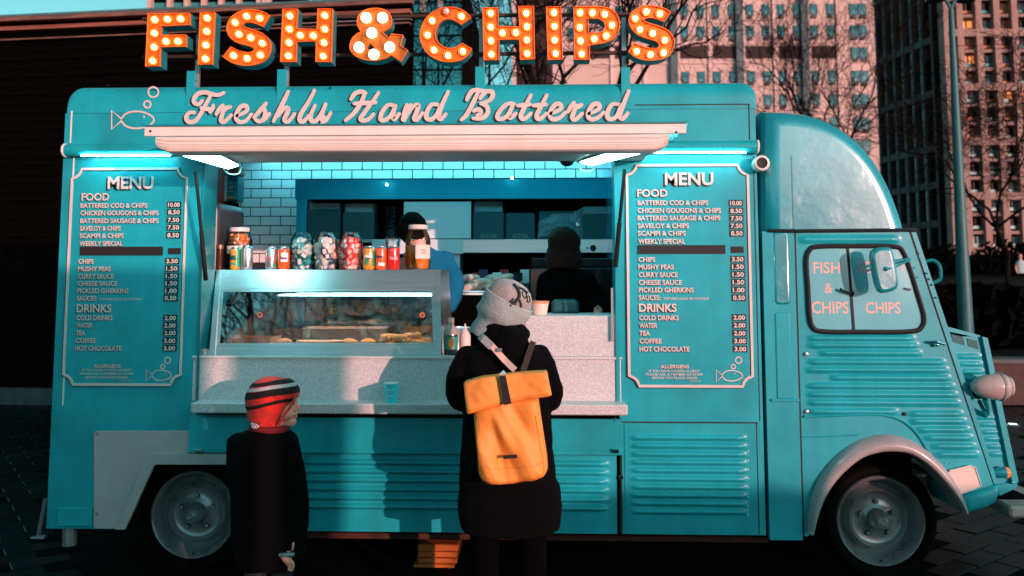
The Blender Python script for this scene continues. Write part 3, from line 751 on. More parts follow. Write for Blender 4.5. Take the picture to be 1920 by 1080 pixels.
for p in ((282, 246), (1268, 248)): m.lathe([(.0, -.003), (.006, -.002), (.006, 0)], P(p[0], p[1], AY - .008), 8, 'Y')
m.build('rail_screws', INK, aw)
# folding arms and floodlights under the cassette
def flood(corn):
    """slim floodlight on a folding arm: corn = picture corners (px, py, Y) of its glowing underside, near pair first"""
    q = [P(*c) for c in corn]; c0 = sum(q, Vector()) / 4
    o = MB(); low = [c0 + (p - c0) * 1.10 for p in q]; top = [c0 + (p - c0) * .95 + Vector((0, .03, .040)) for p in q]
    o.add([tuple(p + Vector((0, .0, .0035))) for p in low] + [tuple(p) for p in top], [(0, 1, 2, 3), (7, 6, 5, 4), (0, 4, 5, 1), (1, 5, 6, 2), (2, 6, 7, 3), (3, 7, 4, 0)])
    f = o.build('floodlight', STEEL, aw)
    MB().add([tuple(p) for p in q], [(0, 1, 2, 3)]).build('diffuser', LED, f)
    e = (q[2] + q[3]) / 2; s_ = 1 if e.x < -.1 else -1
    MB().tube(catmull([tuple(e + Vector((-.06 * s_, .02, -.005))), tuple(e + Vector((-.03 * s_, .03, -.03))), tuple(e + Vector((.02 * s_, .03, -.028))), tuple(e + Vector((.03 * s_, .04, .01)))], 4), .004, 6).build('cable', CREAM, f, smooth=True)
flood([(326, 288, -.48), (396, 286, -.48), (447, 311, -.02), (428, 317, -.02)])
flood([(1154, 284, -.48), (1218, 284, -.48), (1110, 311, -.02), (1086, 305, -.02)])
for a, b in (((367, 322), (386, 525)), ((1171, 318), (1154, 500))):
    MB().tube([P(*a, -.2), P((a[0] * .45 + b[0] * .55), a[1] * .45 + b[1] * .55, -.1)], .009, 8).build('gas_strut', BLACK, truck, smooth=True)
    MB().tube([P((a[0] * .45 + b[0] * .55), a[1] * .45 + b[1] * .55, -.1), P(*b, -.02)], .012, 8).build('gas_strut', BLACK, truck, smooth=True)

# --- serving hatch: frame, interior
XO0, XO1 = X(374), X(1160)
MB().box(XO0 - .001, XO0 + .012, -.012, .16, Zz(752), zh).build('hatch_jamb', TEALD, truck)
MB().box(XO1 - .016, XO1 + .001, -.012, .16, Zz(752), zh).build('hatch_jamb', TEAL, truck)
MB().pbox(1146, 540, 1150, 640, -.02, -.0121).build('hinge', mat('dull_steel', (.3, .3, .3), .5, metal=.6), truck)
FL = .62
MB().box(XL + .05, XR - .05, .05, DEP - .05, FL - .03, FL).build('interior_floor', VOID, truck)
MB().box(XL + .05, XR - .05, .06, DEP - .05, 2.411, 2.4155).build('interior_ceiling', INTER, truck)
BW = 1.75
bw = MB().box(XL + .05, XR - .05, BW + .004, BW + .02, FL, 2.44).build('back_wall', GROUT, truck)
tw, th_, g = .1484, .0677, .0068
tb = MB().box(-tw / 2 + g / 2, tw / 2 - g / 2, -.004, .004, -th_ / 2 + g / 2, th_ / 2 - g / 2, .0015)
xj = P(490.7, 311, BW).x; zt0 = P(500, 319.5, BW).z
tmesh = {}
def tile(x0, x1, zc):
    w = round(x1 - x0, 3)
    if w < .02: return
    if w not in tmesh:
        mb = MB().box(-w / 2 + g / 2, w / 2 - g / 2, -.004, .004, -th_ / 2 + g / 2, th_ / 2 - g / 2, .0018)
        o = mb.build('tile', TILE, bw); tmesh[w] = o
    else:
        o = tmesh[w].copy(); COL.objects.link(o)
    o.location = Vector(((x0 + x1) / 2, BW, zc)) - W['back_wall']
xlt, xcab = P(438, 400, BW).x, P(556, 400, 1.45).x * (6.15 / 5.85) + .05
for r_ in range(-1, 11):
    zc = zt0 + th_ / 2 - (r_) * th_
    off = 0 if r_ % 2 == 0 else tw / 2
    right = P(1165, 320, BW).x if r_ < 2 else xcab
    k = math.floor((xlt - xj - off) / tw)
    while True:
        a = xj + off + k * tw; b = a + tw; k += 1
        if a >= right: break
        a2, b2 = max(a, xlt), min(b, right)
        tile(a2, b2, zc)
# tiled return wall at the left, white pilaster
m = MB().box(xlt - .02, xlt - .003, 1.32, BW + .003, FL, 2.43); rw = m.build('return_wall', GROUT, truck)
for r_ in range(-1, 12):
    for (y0, y1) in (((1.322, 1.53), (1.535, 1.745)) if r_ % 2 else ((1.322, 1.43), (1.435, 1.64), (1.645, 1.745))):
        zc = zt0 + th_ / 2 - r_ * th_
        MB().box(xlt - .0029, xlt + .003, y0, y1, zc - th_ / 2 + .002, zc + th_ / 2 - .002).build('tile', TILE, rw)
MB().box(P(408, 450, 1.3).x, xlt - .021, 1.30, 1.36, FL, 2.43).build('pilaster', WHITEB, truck)
MB().box(XL + .3, P(407, 450, 1.3).x, 1.34, 1.36, FL, 2.43).build('partition', INTER, truck)
# side lining inside the hatch and tall grey urn by the left jamb
MB().box(XR - .12, XR - .06, .16, BW, FL, 2.43).build('lining', INTER, truck)
MB().box(X(1163, 500, .5), X(1163, 500, .5) + .03, .17, BW, FL, 2.43).build('lining', CYANG, truck)
MB().box(XO0 - .35, XO0 - .06, .2, .28, FL, 2.40).build('lining', INTER, truck)
u0, u1 = P(377, 560, .3).x, P(407, 560, .3).x
MB().pillow(rrect(u0 - .2, FL, u1, P(390, 377, .3).z, .05, 6, (0, 0, 1, 1)), .29, .03, .4, 5).build('tall_fridge', mat('grey_fridge', (.07, .07, .075), .35, metal=.5, var=.2, vscale=3), truck, smooth=True, sharp=60)
# metal duct right under the ceiling edge, and light lines
MB().box(P(575, 290, 1.5).x, P(1165, 290, 1.5).x, 1.40, 1.5, Zz(298, 960, 1.4), 2.41).build('duct', mat('dull_duct', (.22, .22, .22), .4, metal=.7, var=.5, vscale=4, stretch=(1, 1, 12)), truck)
MB().box(P(470, 300, 1.6).x, P(1160, 300, 1.6).x, 1.60, 1.66, 2.399, 2.409).build('ceiling_light_strip', LEDC, truck)
MB().box(-1.5, .85, .80, .92, 2.40, 2.41).build('interior_fill_panel', LEDFILL, truck)  # unseen glowing panel added to brighten the interior
for px in (725, 960):
    q = P(px, 296, 1.1)
    d = MB().lathe([(.03, .0), (.04, -.006), (.045, .01)], (q.x, 1.1, 2.398), 16).build('downlight', CHROME, truck, smooth=True)
    MB().lathe([(.0, .001), (.028, .001)], (q.x, 1.1, 2.3965), 16).build('lamp_disc', LED, d)
# --- cyan extraction cabinet along the back
CYB = 1.42
cab = MB().pbox(553, 336, 1166, 373, CYB, CYB + .02, .003).build('extraction_cabinet', CYANG, truck)
MB().pbox(553, 373.2, 572, 610, CYB, CYB + .02, .003).build('side_rail', CYANG, cab)
q0 = P(573, 450, CYB); q1 = P(1166, 450, CYB)
MB().box(q0.x, q1.x, BW - .06, BW - .03, .9, Zz(373, 960, CYB)).build('cabinet_back', VOID, cab)
MB().box(q0.x, q1.x, CYB + .021, BW - .06, Zz(373, 960, CYB) + .0, Zz(373, 960, CYB) + .02).build('cabinet_top', VOID, cab)
zsh = Zz(448, 960, CYB)
MB().box(q0.x, q1.x, CYB + .021, BW - .06, zsh - .02, zsh).build('shelf', INTER, cab)
sf = MB().pbox(868, 449, 1146, 474, CYB - .004, CYB + .02, .002).build('shelf_front', STEEL, cab)
MB().lathe([(0, -.02), (.02, -.018), (.022, 0)], P(1112, 465, CYB - .005), 16, 'Y').build('knob', BLACK, sf, smooth=True)
MB().lathe([(0, -.004), (.006, -.003), (.007, 0)], P(1101, 465, CYB - .005), 10, 'Y').build('knob', BLACK, sf, smooth=True)
MB().pbox(697, 449, 868, 476, CYB - .003, CYB + .02, .002).build('shelf_front', WHITEB, cab)
MB().pbox(757, 378, 883, 447, CYB + .03, CYB + .05, .002).build('white_panel', WHITEB, cab)
fr = MB().pbox(800, 449, 868, 600, CYB + .021, CYB + .04).build('framed_panel', BLACK, cab)
MB().pbox(800, 455, 862, 600, CYB + .014, CYB + .0208).build('panel_sheet', WHITEB, fr)
MB().box(P(838, 590, 1.3).x, q1.x, .95, 1.6, FL, Zz(549, 960, 1.0)).build('back_counter', VOID, truck)
MB().pbox(855, 549, 960, 553, .94, .97).build('counter_edge', STEEL, truck)
# black range with a painted teal reflection at the right
rg = MB().pbox(992, 502, 1158, 592, .72, 1.3, .01).build('range', mat('black_glass', (.003, .003, .004), .12, coat=1.0), truck)
MB().pbox(996, 484, 1150, 500, .95, 1.1, .006).build('range_hood', mat('dark_steel', (.02, .02, .022), .3, metal=.8), rg)
MB().pbox(1033, 516, 1096, 534, .712, .7199, .004).build('display', mat('painted_reflection', (.0, .05, .06), .3, emit=(.05, .75, .95), estr=.9), rg)  # teal reflection in the black glass, painted as a glowing patch
lb = MB().pbox(1047, 505, 1070, 512, .712, .7199).build('warning_label', mat('pink_label', (.75, .35, .28), .6), rg)
MB().tube([P(1000, 562, .69), P(1040, 561, .69)], .006, 8).build('handle', STEEL, rg)

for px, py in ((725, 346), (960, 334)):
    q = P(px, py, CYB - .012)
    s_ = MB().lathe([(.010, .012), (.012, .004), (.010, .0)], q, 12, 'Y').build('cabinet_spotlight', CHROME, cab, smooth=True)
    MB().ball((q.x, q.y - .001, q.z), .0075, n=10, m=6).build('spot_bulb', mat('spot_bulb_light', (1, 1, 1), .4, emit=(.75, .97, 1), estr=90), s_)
# --- stone serving counter
st = MB().box(X(366), X(1163), -.002, .62, Zz(754), Zz(674)).build('stone_counter', STONE, truck)
MB().box(X(364), X(1165), -.010, .63, Zz(674) + .0005, Zz(671) + .006, .003).build('counter_lip', STONE, st)
MB().box(X(984), X(1158), .002, .45, Zz(671) + .0065, Zz(592), .003).build('raised_block', STONE, st)
lg = MB().box(X(357, 765, -.14), X(1177, 765, -.14), -.14, -.0022, Zz(778, 960, -.14), Zz(758.5, 960, -.14), .005).build('ledge', STONE, st)
# fold-down panel below the ledge
zf0, zf1 = Zz(850), Zz(779)
fp = MB().box(X(366), X(1163), -.028, -.001, zf0, zf1 - .012).build('folded_shutter', TEAL, truck)
MB().box(X(366), X(1163), -.034, -.0282, zf0, zf0 + .022, .003).build('bottom_rail', TEAL, fp)
for px in (370, 1153):
    l = MB().pbox(px - 5, 843, px + 9, 850, -.05, -.0345, .004).build('latch', CHROME, fp)
m = MB()
for (a, b) in ((373, 783), (373, 789), (1146, 786), (1153, 783), (1153, 789), (1154, 836), (640, 836)): m.ball(P(a, b, -.03), .004, n=6, m=4)
m.build('rivets', CHROME, fp)
# ribbed panels
zz = lambda y: Zz(y)
beads = [(X(574), X(1138), zz(y), .019, .0155) for y in (868, 884.5, 901, 918, 934.5, 951)]
beadpanel('ribbed_panel', lambda z: X(566), lambda z: X(1153), ZB, zz(853), -.001, beads, 150, 110, TEAL, truck)
m = MB().box(X(566), X(1153), .0, .03, ZB, zz(851)); m.build('panel_backing', TEALD, truck)
MB().pbox(745, 949.5, 862, 951.5, -.018, -.0145).build('chrome_strip', mat('bright_strip', (.9, .9, .88), .25, metal=.6), truck)
beads = [(X(1180), X(1394), zz(818 + 15.3 * k), .014, .015) for k in range(10)]
dr = beadpanel('locker_door', lambda z: X(1168), lambda z: X(1420), ZB + .002, zz(793), -.004, beads, 80, 150, TEAL, truck)
m = MB()
for q in ((1166, 791, 1422, 793.5), (1420, 793, 1422, 1002), (1164.5, 793, 1167, 1002)): m.pbox(*q, -.005, -.0005)
m.build('door_gap', INK, dr)
MB().pbox(1160, 892, 1170, 899, -.02, -.0055, .003).build('handle', CHROME, dr)
m = MB()
for k in range(8): m.ball(P(1403, 846 + 17 * k, -.004), .0035, .002, .0035, 6, 4)
m.build('rivets', CREAM, dr)

# --- cameras
cc = MB().lathe([(.034, .03), (.04, .0), (.042, -.04), (.036, -.05), (.028, -.052)], P(1424, 308, -.03), 24, 'Y').build('security_camera', CREAM, truck, smooth=True)
MB().lathe([(.028, -.052), (.026, -.046), (.0, -.044)], P(1424, 308, -.03), 20, 'Y').build('lens', BLACK, cc, smooth=True)
dcm = MB().lathe([(.05, 0), (.05, -.02), (.045, -.028)], P(1063, 293, .02), 20).build('dome_camera', CREAM, truck, smooth=True)
q = P(1063, 293, .02); MB().ball((q.x, q.y, q.z - .028), .036, .036, .026, 16, 8).build('dome', BLACK, dcm, smooth=True)

# ================================================================ the cab
DOME = [(1431, 466), (1431, 205), (1480, 206), (1520, 212), (1560, 226), (1600, 251), (1638, 289), (1665, 331), (1686, 378), (1703, 432), (1705, 466)]
dl = [(P(a, b).x, P(a, b).z) for a, b in DOME]
dl = dl[:2] + catmull(dl[2:], 6)
def rub(m_, pts, r, n=6): m_.tube(pts, r, n)
cab_roof = MB().pillow(dl, -.004, .085, 1.92, 9).build('cab_roof', TEALG, truck, smooth=True, sharp=70)
MB().pbox(1485, 292, 1487, 430, -.0055, .02).build('cab_seam', TEALD, cab_roof)
gt = MB().tube([P(1440, 432, -.012), P(1490, 433, -.014), P(1703, 431, -.014), P(1719, 432, .0)], .010, 6).build('drip_rail', INK, truck)
MB().ball(P(1490, 430, -.02), .008, n=8, m=6).build('rail_screw', CHROME, gt)
MB().pprism([(1442, 434), (1706, 434), (1806, 736), (1442, 736)], .02, 1.9).build('cab_core', TEAL, truck)
# pillar between body and door
pz = MB().box(X(1432), X(1492), -.0065, .05, ZB - .02, Zz(435)).build('cab_pillar', TEAL, truck)
MB().pillow(rrect(X(1452), Zz(571), X(1482), Zz(436), .02, 5, (1, 1, 0, 0)), -.0125, .012, .012, 4).build('pillar_panel', TEALG, pz, smooth=True, sharp=60)
MB().pillow(rrect(X(1451), Zz(746), X(1481), Zz(585), .012, 4, (0, 0, 1, 1)), -.0115, .008, .01, 4).build('pillar_panel', TEAL, pz, smooth=True, sharp=60)
MB().pbox(1446, 748, 1500, 753, -.016, -.0070, .003).build('pillar_rib', TEAL, pz)
MB().pbox(1492, 436, 1500, 1003, -.0045, .03).build('door_gap', INK, pz)
MB().pprism([(1441, 1001), (1500, 1001), (1505, 1012), (1475, 1012)], -.004, .04).build('sill_bracket', TEAL, pz)
# door skin with pressed ribs
A_ = P(1703, 435); B_ = P(1862, 912); C_ = P(1812, 962); xl_ = P(1499, 700).x
def xr_(z):
    if z >= B_.z: t = (A_.z - z) / (A_.z - B_.z); return A_.x + (B_.x - A_.x) * t
    t = min(1, (B_.z - z) / (B_.z - C_.z)); return B_.x + (C_.x - B_.x) * t
ARO = [(320,845),(330,700),(380,560),(460,450),(580,360),(720,322),(850,345),(960,410),(1050,500),(1110,590),(1150,680),(1160,738)]
ARI = [(350,850),(400,690),(480,560),(600,455),(700,420),(790,416),(870,430),(960,488),(1040,570),(1095,640),(1130,695),(1155,738)]
cv = lambda l: [(1400 + a / 2.842, 700 + b / 2.842) for a, b in l]
ao = catmull([(P(a, b).x, P(a, b).z) for a, b in cv(ARO)], 5); ai = catmull([(P(a, b, -.04).x, P(a, b, -.04).z) for a, b in cv(ARI)], 5)
maskpoly = [tuple(Vector(a).lerp(Vector(b), .5)) for a, b in zip(ao, ai)]
maskpoly = [(maskpoly[0][0], -1)] + maskpoly + [(maskpoly[-1][0], -1)]
bd = []
for (x0, x1, y) in ((1514, 1716, 634), (1514, 1722, 647), (1534, 1728, 661.5), (1514, 1772, 678.5), (1510, 1778, 693), (1556, 1782, 708), (1558, 1786, 706 + 999), (1512, 1790, 723.5), (1512, 1795, 739), (1514, 1800, 754.5), (1514, 1684, 771), (1703, 1806, 775.5), (1704, 1812, 789), (1716, 1818, 805), (1732, 1824, 820), (1744, 1830, 836), (1752, 1836, 851)):
    if y < 1500: bd.append((P(x0, y).x, P(x1, y).x, P((x0 + x1) / 2, y).z, .013, .0165))
bd.append((P(1497, 449).x, P(1688, 449).x, P(1600, 449).z, .010, .02))
door = beadpanel('cab_door', lambda z: xl_, xr_, ZB, A_.z, -.006, bd, 150, 400, TEAL, truck, mask=lambda x, z: pip(x, z, maskpoly) or (z < C_.z and x > maskpoly[2][0] + .3))
arc = catmull([(1507, 781, 0), (1560, 780, 0), (1640, 777, 0), (1685, 786, 0), (1715, 808, 0), (1738, 842, 0), (1746, 860, 0)], 6)
MB().tube([P(a, b, -.010) for a, b, c in arc], .006, 6).build('door_crease', TEAL, door, smooth=True)
MB().tube([P(1507, 819, -.008), P(1560, 818, -.008), P(1610, 815, -.008)], .004, 6).build('door_crease', TEAL, door, smooth=True)
# fender
m = MB(); N = len(ao)
for i in range(N):
    o_, i_ = Vector(ao[i]), Vector(ai[i])
    for (t, y) in ((0, -.004), (.08, -.03), (.25, -.055), (.5, -.070), (.8, -.072), (.96, -.062), (1.0, -.045), (1.0, .10)):
        p = o_.lerp(i_, t); m.v.append((p.x, y, p.y))
for i in range(N - 1):
    for k in range(7): a = i * 8 + k; m.f.append((a, a + 1, a + 9, a + 8))
m.f.append(tuple(range(8))); m.f.append(tuple((N - 1) * 8 + k for k in range(8)))
m.build('fender', FENDER, truck, smooth=True, sharp=60)
# window
WINP = [(1507, 490), (1513, 468), (1530, 459), (1600, 458), (1675, 459), (1694, 470), (1708, 505), (1722, 550), (1734, 592), (1730, 614), (1708, 625), (1620, 626), (1540, 625), (1520, 615), (1513, 592), (1510, 540)]
wl_ = catmull([(P(a, b).x, P(a, b).z) for a, b in WINP], 4, closed=True)
WIN = mat('window_reflection', (0.16, 0.50, 0.56), 0.10, coat=1.0, var=.04)  # cyan reflection painted into the colour of the opaque pane
wo = MB().prism(inset(wl_, .012), -.010, -.0062).build('cab_window', WIN, door)
mb = MB()
for i, p in enumerate(inset(wl_, .009)): pass
ins = inset(wl_, .010); mb.tube([(p[0], -.012, p[1]) for p in ins], .0125, 8, closed=True).build('window_seal', BLACK, door, smooth=True)
MB().pprism([(1588, 463), (1592, 463), (1604, 622), (1600, 622)], -.016, -.0102).build('window_divider', BLACK, door)
PEACH = mat('peach_lettering', (.80, .42, .34), .5)
m = MB()
for (t, a, b, base, h) in (('FISH', 1524, 1574, 512, 21), ('&', 1545, 1560, 549, 19), ('CHIPS', 1521, 1590, 587, 22), ('SC', 1606, 1632, 511, 21), ('Y', 1684, 1696, 509, 20), ('CHIPS', 1622, 1687, 587, 21)):
    q = P(a, base); MB().text(t, q.x, q.z, h / 364, -.0108, width=P(b, base).x - q.x, off=.012).build('window_lettering', PEACH, door)
m = MB(); m.tube([P(1576, 543, -.03), P(1588, 548, -.03), P(1600, 551, -.025)], .006, 6); m.ball(P(1598, 550, -.02), .012, n=8, m=6); m.ball(P(1577, 543, -.03), .008, n=8, m=6); m.build('window_catch', BLACK, door, smooth=True)
MB().tube([P(1698, 541, -.02), P(1708, 543, -.02)], .006, 6).build('window_catch', RIM, door)
m = MB(); m.tube([P(1742, 641, -.025), P(1756, 641, -.04), P(1772, 646, -.035)], [.006, .009, .007], 8); m.ball(P(1755, 646, -.02), .012, .014, .012, 10, 6); m.build('door_handle', CHROME, door, smooth=True)
for (a, b) in ((1511, 664), (1512, 772)):
    MB().lathe([(.0, -.01), (.01, -.008), (.012, 0)], P(a, b, -.008), 10, 'Y').build('hinge', RIM, door, smooth=True)
m = MB()
for (a, b) in ((1513, 474), (1512, 488), (1514, 515), (1519, 615), (1720, 520), (1714, 502), (1695, 776), (1534, 781), (1604, 779), (1821, 832), (1800, 853), (1752, 850), (1783, 867), (1774, 868)): m.ball(P(a, b, -.010), .0035, n=6, m=4)
m.build('door_rivets', CHROME, door)
MB().pprism([(1774, 891), (1782, 882), (1819, 873), (1829, 877), (1840, 911), (1803, 926)], -.022, -.0065).build('side_plate', mat('cream_plate', (.66, .56, .50), .4, var=.06), door)
MB().tube([P(a, b, -.024) for a, b in ((1774, 891), (1782, 882), (1819, 873), (1829, 877), (1840, 911), (1803, 926))], .003, 6, closed=True).build('plate_edge', CREAM, door)
MB().lathe([(0, -.01), (.009, -.008), (.010, 0)], P(1696, 776, -.008), 12, 'Y').build('lock', INK, door, smooth=True)
# windscreen pillar / edge and bonnet side
MB().pprism([(1703, 434), (1708, 434), (1868, 912), (1862, 914)], .0, .05).build('edge_gap', INK, truck)
MB().pprism([(1708, 433), (1717, 433), (1777, 612), (1872, 908), (1866, 914)], -.004, 1.86).build('cab_front', TEAL, truck)
m = MB()
for (a, b) in ((1722, 474), (1724, 484), (1738, 512), (1743, 523), (1748, 534), (1756, 558)): m.ball(P(a, b, -.01), .006, n=6, m=4)
m.build('pillar_rivets', CHROME, truck, kind='stuff')
NY = .10
bx = []
for y in (668, 682, 696, 710, 723, 782, 795, 809, 822, 836, 850): bx.append((P(1790 + (y - 668) * .33, y, NY).x, P(1842 + (y - 668) * .24, y, NY).x, P(1815, y, NY).z, .009, .012))
NL0, NL1 = P(1771, 612, NY), P(1866, 908, NY); NR0, NR1 = P(1838, 631, NY), P(1896, 908, NY)
def lx(a, b): return lambda z: a.x + (b.x - a.x) * (a.z - z) / (a.z - b.z)
bon = beadpanel('bonnet_side', lx(NL0, NL1), lx(NR0, NR1), NL1.z, NR0.z, NY, bx, 40, 130, TEAL, truck)
MB().pprism([(1771, 611), (1838, 629), (1838, 634), (1772, 620)], NY - .004, 1.7).build('bonnet_top', TEAL, bon)
MB().pprism([(1774, 640), (1838, 634), (1893, 900), (1868, 906)], NY + .004, 1.7).build('bonnet_core', TEALD, bon)
for q in ([(1783, 626), (1806, 632), (1809, 647), (1787, 641)], [(1813, 634), (1832, 639), (1835, 655), (1816, 649)]):
    MB().pprism(q, NY - .003, NY - .0005).build('vent', mat('vent_mesh', (.003, .11, .12), .6, var=.5, vscale=120), bon)
MB().pprism([(1842, 631), (1852, 634), (1910, 903), (1899, 908)], NY - .02, 1.72).build('grille_frame', TEAL, truck)
MB().pprism([(1838, 633), (1841.5, 633), (1898, 908), (1894, 908)], NY + .0, NY + .03).build('grille_gap', INK, truck)
MB().ball(P(1899, 905, NY - .02), .008, n=8, m=6).build('grille_bolt', CHROME, truck)
# lower valance
m = MB(); VP = [(1803, 928), (1840, 920), (1862, 912), (1874, 908), (1878, 925), (1870, 945), (1845, 957), (1813, 965)]
m.pillow([(P(a, b, -.03).x, P(a, b, -.03).z) for a, b in VP][::-1], -.03, .03, .4, 4).build('valance', TEAL, truck, smooth=True, sharp=60)
plate('valance', [(1868, 910), (1908, 903), (1906, 915), (1874, 930)], NY - .01, 1.6, TEAL)
# headlight, bracket, indicator, bumper
hc = P(1864, 725, -.03)
hl = MB().lathe([(.0, -.115), (.02, -.11), (.042, -.085), (.058, -.045), (.066, .0), (.067, .03), (.060, .055), (.045, .073), (.02, .084), (0, .086)], hc, 32, 'X').build('headlight', mat('headlight_shell', (.42, .34, .32), .22, coat=.8, var=.06), truck, smooth=True)
MB().lathe([(.068, .02), (.071, .024), (.071, .034), (.067, .038)], hc, 32, 'X').build('headlight_ring', FENDER, hl, smooth=True)
MB().lathe([(.045, -.01), (.055, .0), (.045, .02)], P(1832, 728, .03), 20, 'X').build('headlight_mount', INK, hl, smooth=True)
m = MB(); m.tube([P(1845, 745, .0), P(1851, 762, .02), P(1853, 776, .08)], [.014, .01, .008], 8); m.tube([P(1836, 752, .03), P(1846, 772, .06), P(1849, 780, .09)], .01, 8); m.build('headlight_bracket', TEALD, hl, smooth=True)
MB().tube([P(1865, 700, -.03), P(1878, 700, -.05), P(1884, 702, -.06)], .005, 6).build('headlight_clip', CHROME, hl)
MB().lathe([(.0, .0885), (.03, .0875), (.05, .076), (.058, .062)], hc, 24, 'X').build('headlight_lens', mat('lamp_lens', (.45, .40, .38), .06, coat=1), hl, smooth=True)
ind = MB().lathe([(.008, -.075), (.018, -.05), (.028, -.015), (.03, .0)], P(1884, 886, NY - .03), 20, 'X').build('indicator', TEALG, truck, smooth=True)
MB().lathe([(.03, .0), (.026, .016), (.012, .026), (.0, .028)], P(1884, 886, NY - .03), 20, 'X').build('indicator_lens', mat('amber_lens', (.85, .16, .02), .15, coat=1, emit=(1, .2, .03), estr=.25), ind, smooth=True)
bp = MB().box(P(1886, 958, .1).x, P(1886, 958, .1).x + .30, .06, 1.5, P(1900, 968, .1).z, P(1900, 946, .1).z, .012).build('bumper', mat('cream_bumper', (.60, .42, .36), .4, var=.1), truck)
MB().box(P(1872, 950, .2).x, P(1940, 950, .2).x, .2, 1.3, P(1900, 950, .2).z, P(1900, 935, .2).z).build('bumper_iron', VOID, bp)
# mirrors
mc = P(1660, 506, -.14)
ml = [(1634, 476), (1645, 465), (1668, 463), (1676, 472), (1682, 500), (1686, 535), (1676, 546), (1655, 550), (1645, 540), (1637, 505)]
mr = MB().pillow(catmull([(P(a, b, -.16).x, P(a, b, -.16).z) for a, b in ml], 3, closed=True), -.16, .02, .03, 4).build('wing_mirror', TEALG, truck, smooth=True, sharp=60)
m = MB(); m.tube([P(1662, 504, -.165), P(1675, 502, -.15), P(1706, 487, -.01)], .006, 6); m.tube([P(1676, 492, -.15), P(1706, 484, -.01)], .005, 6); m.ball(P(1662, 504, -.165), .011, n=8, m=6); m.build('mirror_arm', TEALG, mr, smooth=True)
MB().tube(catmull([tuple(P(a, b, .35)) for a, b in ((1736, 490), (1750, 488), (1761, 497), (1764, 512), (1762, 524), (1748, 531))], 5), .009, 6).build('far_mirror_arm', TEALD, truck, smooth=True)

# chips, scuffs and small rust runs on the old paint
rnd = random.Random(77); CHIP = mat('paint_chip', (.10, .07, .06), .8, var=.5, vscale=80); m = MB()
def chip(px, py, w, h, y=-.0012):
    p = P(px, py, y); k = len(m.v); n = 7
    m.v += [(p.x + w * math.cos(2 * math.pi * i / n) * rnd.uniform(.5, 1), y, p.z + h * math.sin(2 * math.pi * i / n) * rnd.uniform(.5, 1)) for i in range(n)]; m.f.append(tuple(range(k, k + n)))
for _ in range(46): chip(rnd.uniform(150, 1410), 213 + rnd.gauss(0, 1.2), rnd.uniform(.003, .02), .0012)
for _ in range(30): chip(rnd.uniform(100, 170), rnd.uniform(780, 985), rnd.uniform(.001, .004), rnd.uniform(.001, .003))
for _ in range(24): chip(rnd.uniform(1426, 1436), rnd.uniform(450, 990), .0015, rnd.uniform(.001, .006))
m.build('paint_chips', CHIP, truck, kind='stuff')
# ================================================================ display case on the counter
CT = W['food_truck'].z * 0 + Zz(671) + .0062
def DC(px, py, d=0.0):
    Y = .02 + .18 * (670 - py) / 165 + d
    return P(px, py, Y)
def slab(m, pts, thick=.012, off=0.0):
    a = [Vector(p) + Vector((0, off, 0)) for p in pts]; b = [p + Vector((0, thick, 0)) for p in a]
    n = len(a); k = len(m.v)
    m.v += [tuple(p) for p in a + b]
    m.f += [tuple(k + i for i in range(n)), tuple(k + n + i for i in range(n))[::-1]]
    for i in range(n): m.f.append((k + i, k + (i + 1) % n, k + (i + 1) % n + n, k + i + n))
    return m
case = empty('display_case', (DC(610, 670).x, .3, CT), 'long stainless steel hot food display case with a sloping glass front on the stone counter', 'display case')
Q = lambda *l: [DC(a, b) for a, b in l]
SLOPEZ = [DC(600, 505.5), DC(600, 669)]
slab(MB(), Q((414, 506), (817, 506), (817, 540), (412, 541)), .014).build('top_fascia', STEEL, case)
slab(MB(), Q((404, 650), (818, 650), (818, 669.5), (403, 669.5)), .014).build('base_panel', STEEL, case)
mf = MB()
slab(mf, Q((412, 541.5), (817, 540.5), (817, 546), (411.5, 547)), .012, .001); slab(mf, Q((405, 644), (818, 643), (818, 649.5), (404, 649.5)), .012, .001)
slab(mf, Q((411.5, 547), (417.5, 547), (411, 644), (405, 644)), .012, .001); slab(mf, Q((809, 546), (817, 546), (818, 643), (812, 643)), .012, .001)
mf.build('glass_frame', STEEL, case)
slab(MB(), Q((417.5, 547), (809, 546), (812, 643), (411, 644)), .004, .006).build('front_glass', PANE, case)
zt, yt, yb = SLOPEZ[0].z, SLOPEZ[0].y, .62
for (a, b, c, d) in ((406, 414, 392, 403), (817, 826, 818, 827.5)):
    p0, p1, p2, p3 = DC(a, 505.5), DC(b, 505.5), DC(d, 669.5), DC(c, 669.5)
    x0, x1 = (p3.x, p2.x)
    m = MB(); vs = [(p0.x, p0.y - .003, p0.z), (p1.x, p1.y - .003, p1.z), (p1.x, yb, p1.z), (p0.x, yb, p0.z), (p3.x, p3.y - .003, CT), (p2.x, p2.y - .003, CT), (p2.x, yb, CT), (p3.x, yb, CT)]
    m.add(vs, [(0, 1, 2, 3), (7, 6, 5, 4), (0, 4, 5, 1), (1, 5, 6, 2), (2, 6, 7, 3), (3, 7, 4, 0)]); m.build('end_frame', STEEL, case)
xa, xb = DC(414, 506).x, DC(817, 506).x
MB().box(xa, xb, yt + .0142, yb, zt - .012, zt - .001).build('case_top', STEEL, case)
MB().box(xa - .02, xb, .06, yb, CT + .001, CT + .03).build('case_floor', STEEL, case)
MB().box(xa, xb, yb - .01, yb - .004, CT + .04, zt - .10).build('rear_glass', PANE, case)
MB().box(xa, xb, yb - .02, yb, zt - .10, zt - .013).build('rear_header', STEEL, case)
q = P(500, 553, .33); q2 = P(812, 559, .33)
MB().tube([(q.x, .33, q.z), (q2.x, .33, q.z)], .005, 8).build('light_tube', mat('case_tube', (1, 1, 1), .4, emit=(.5, .95, 1), estr=14), case)
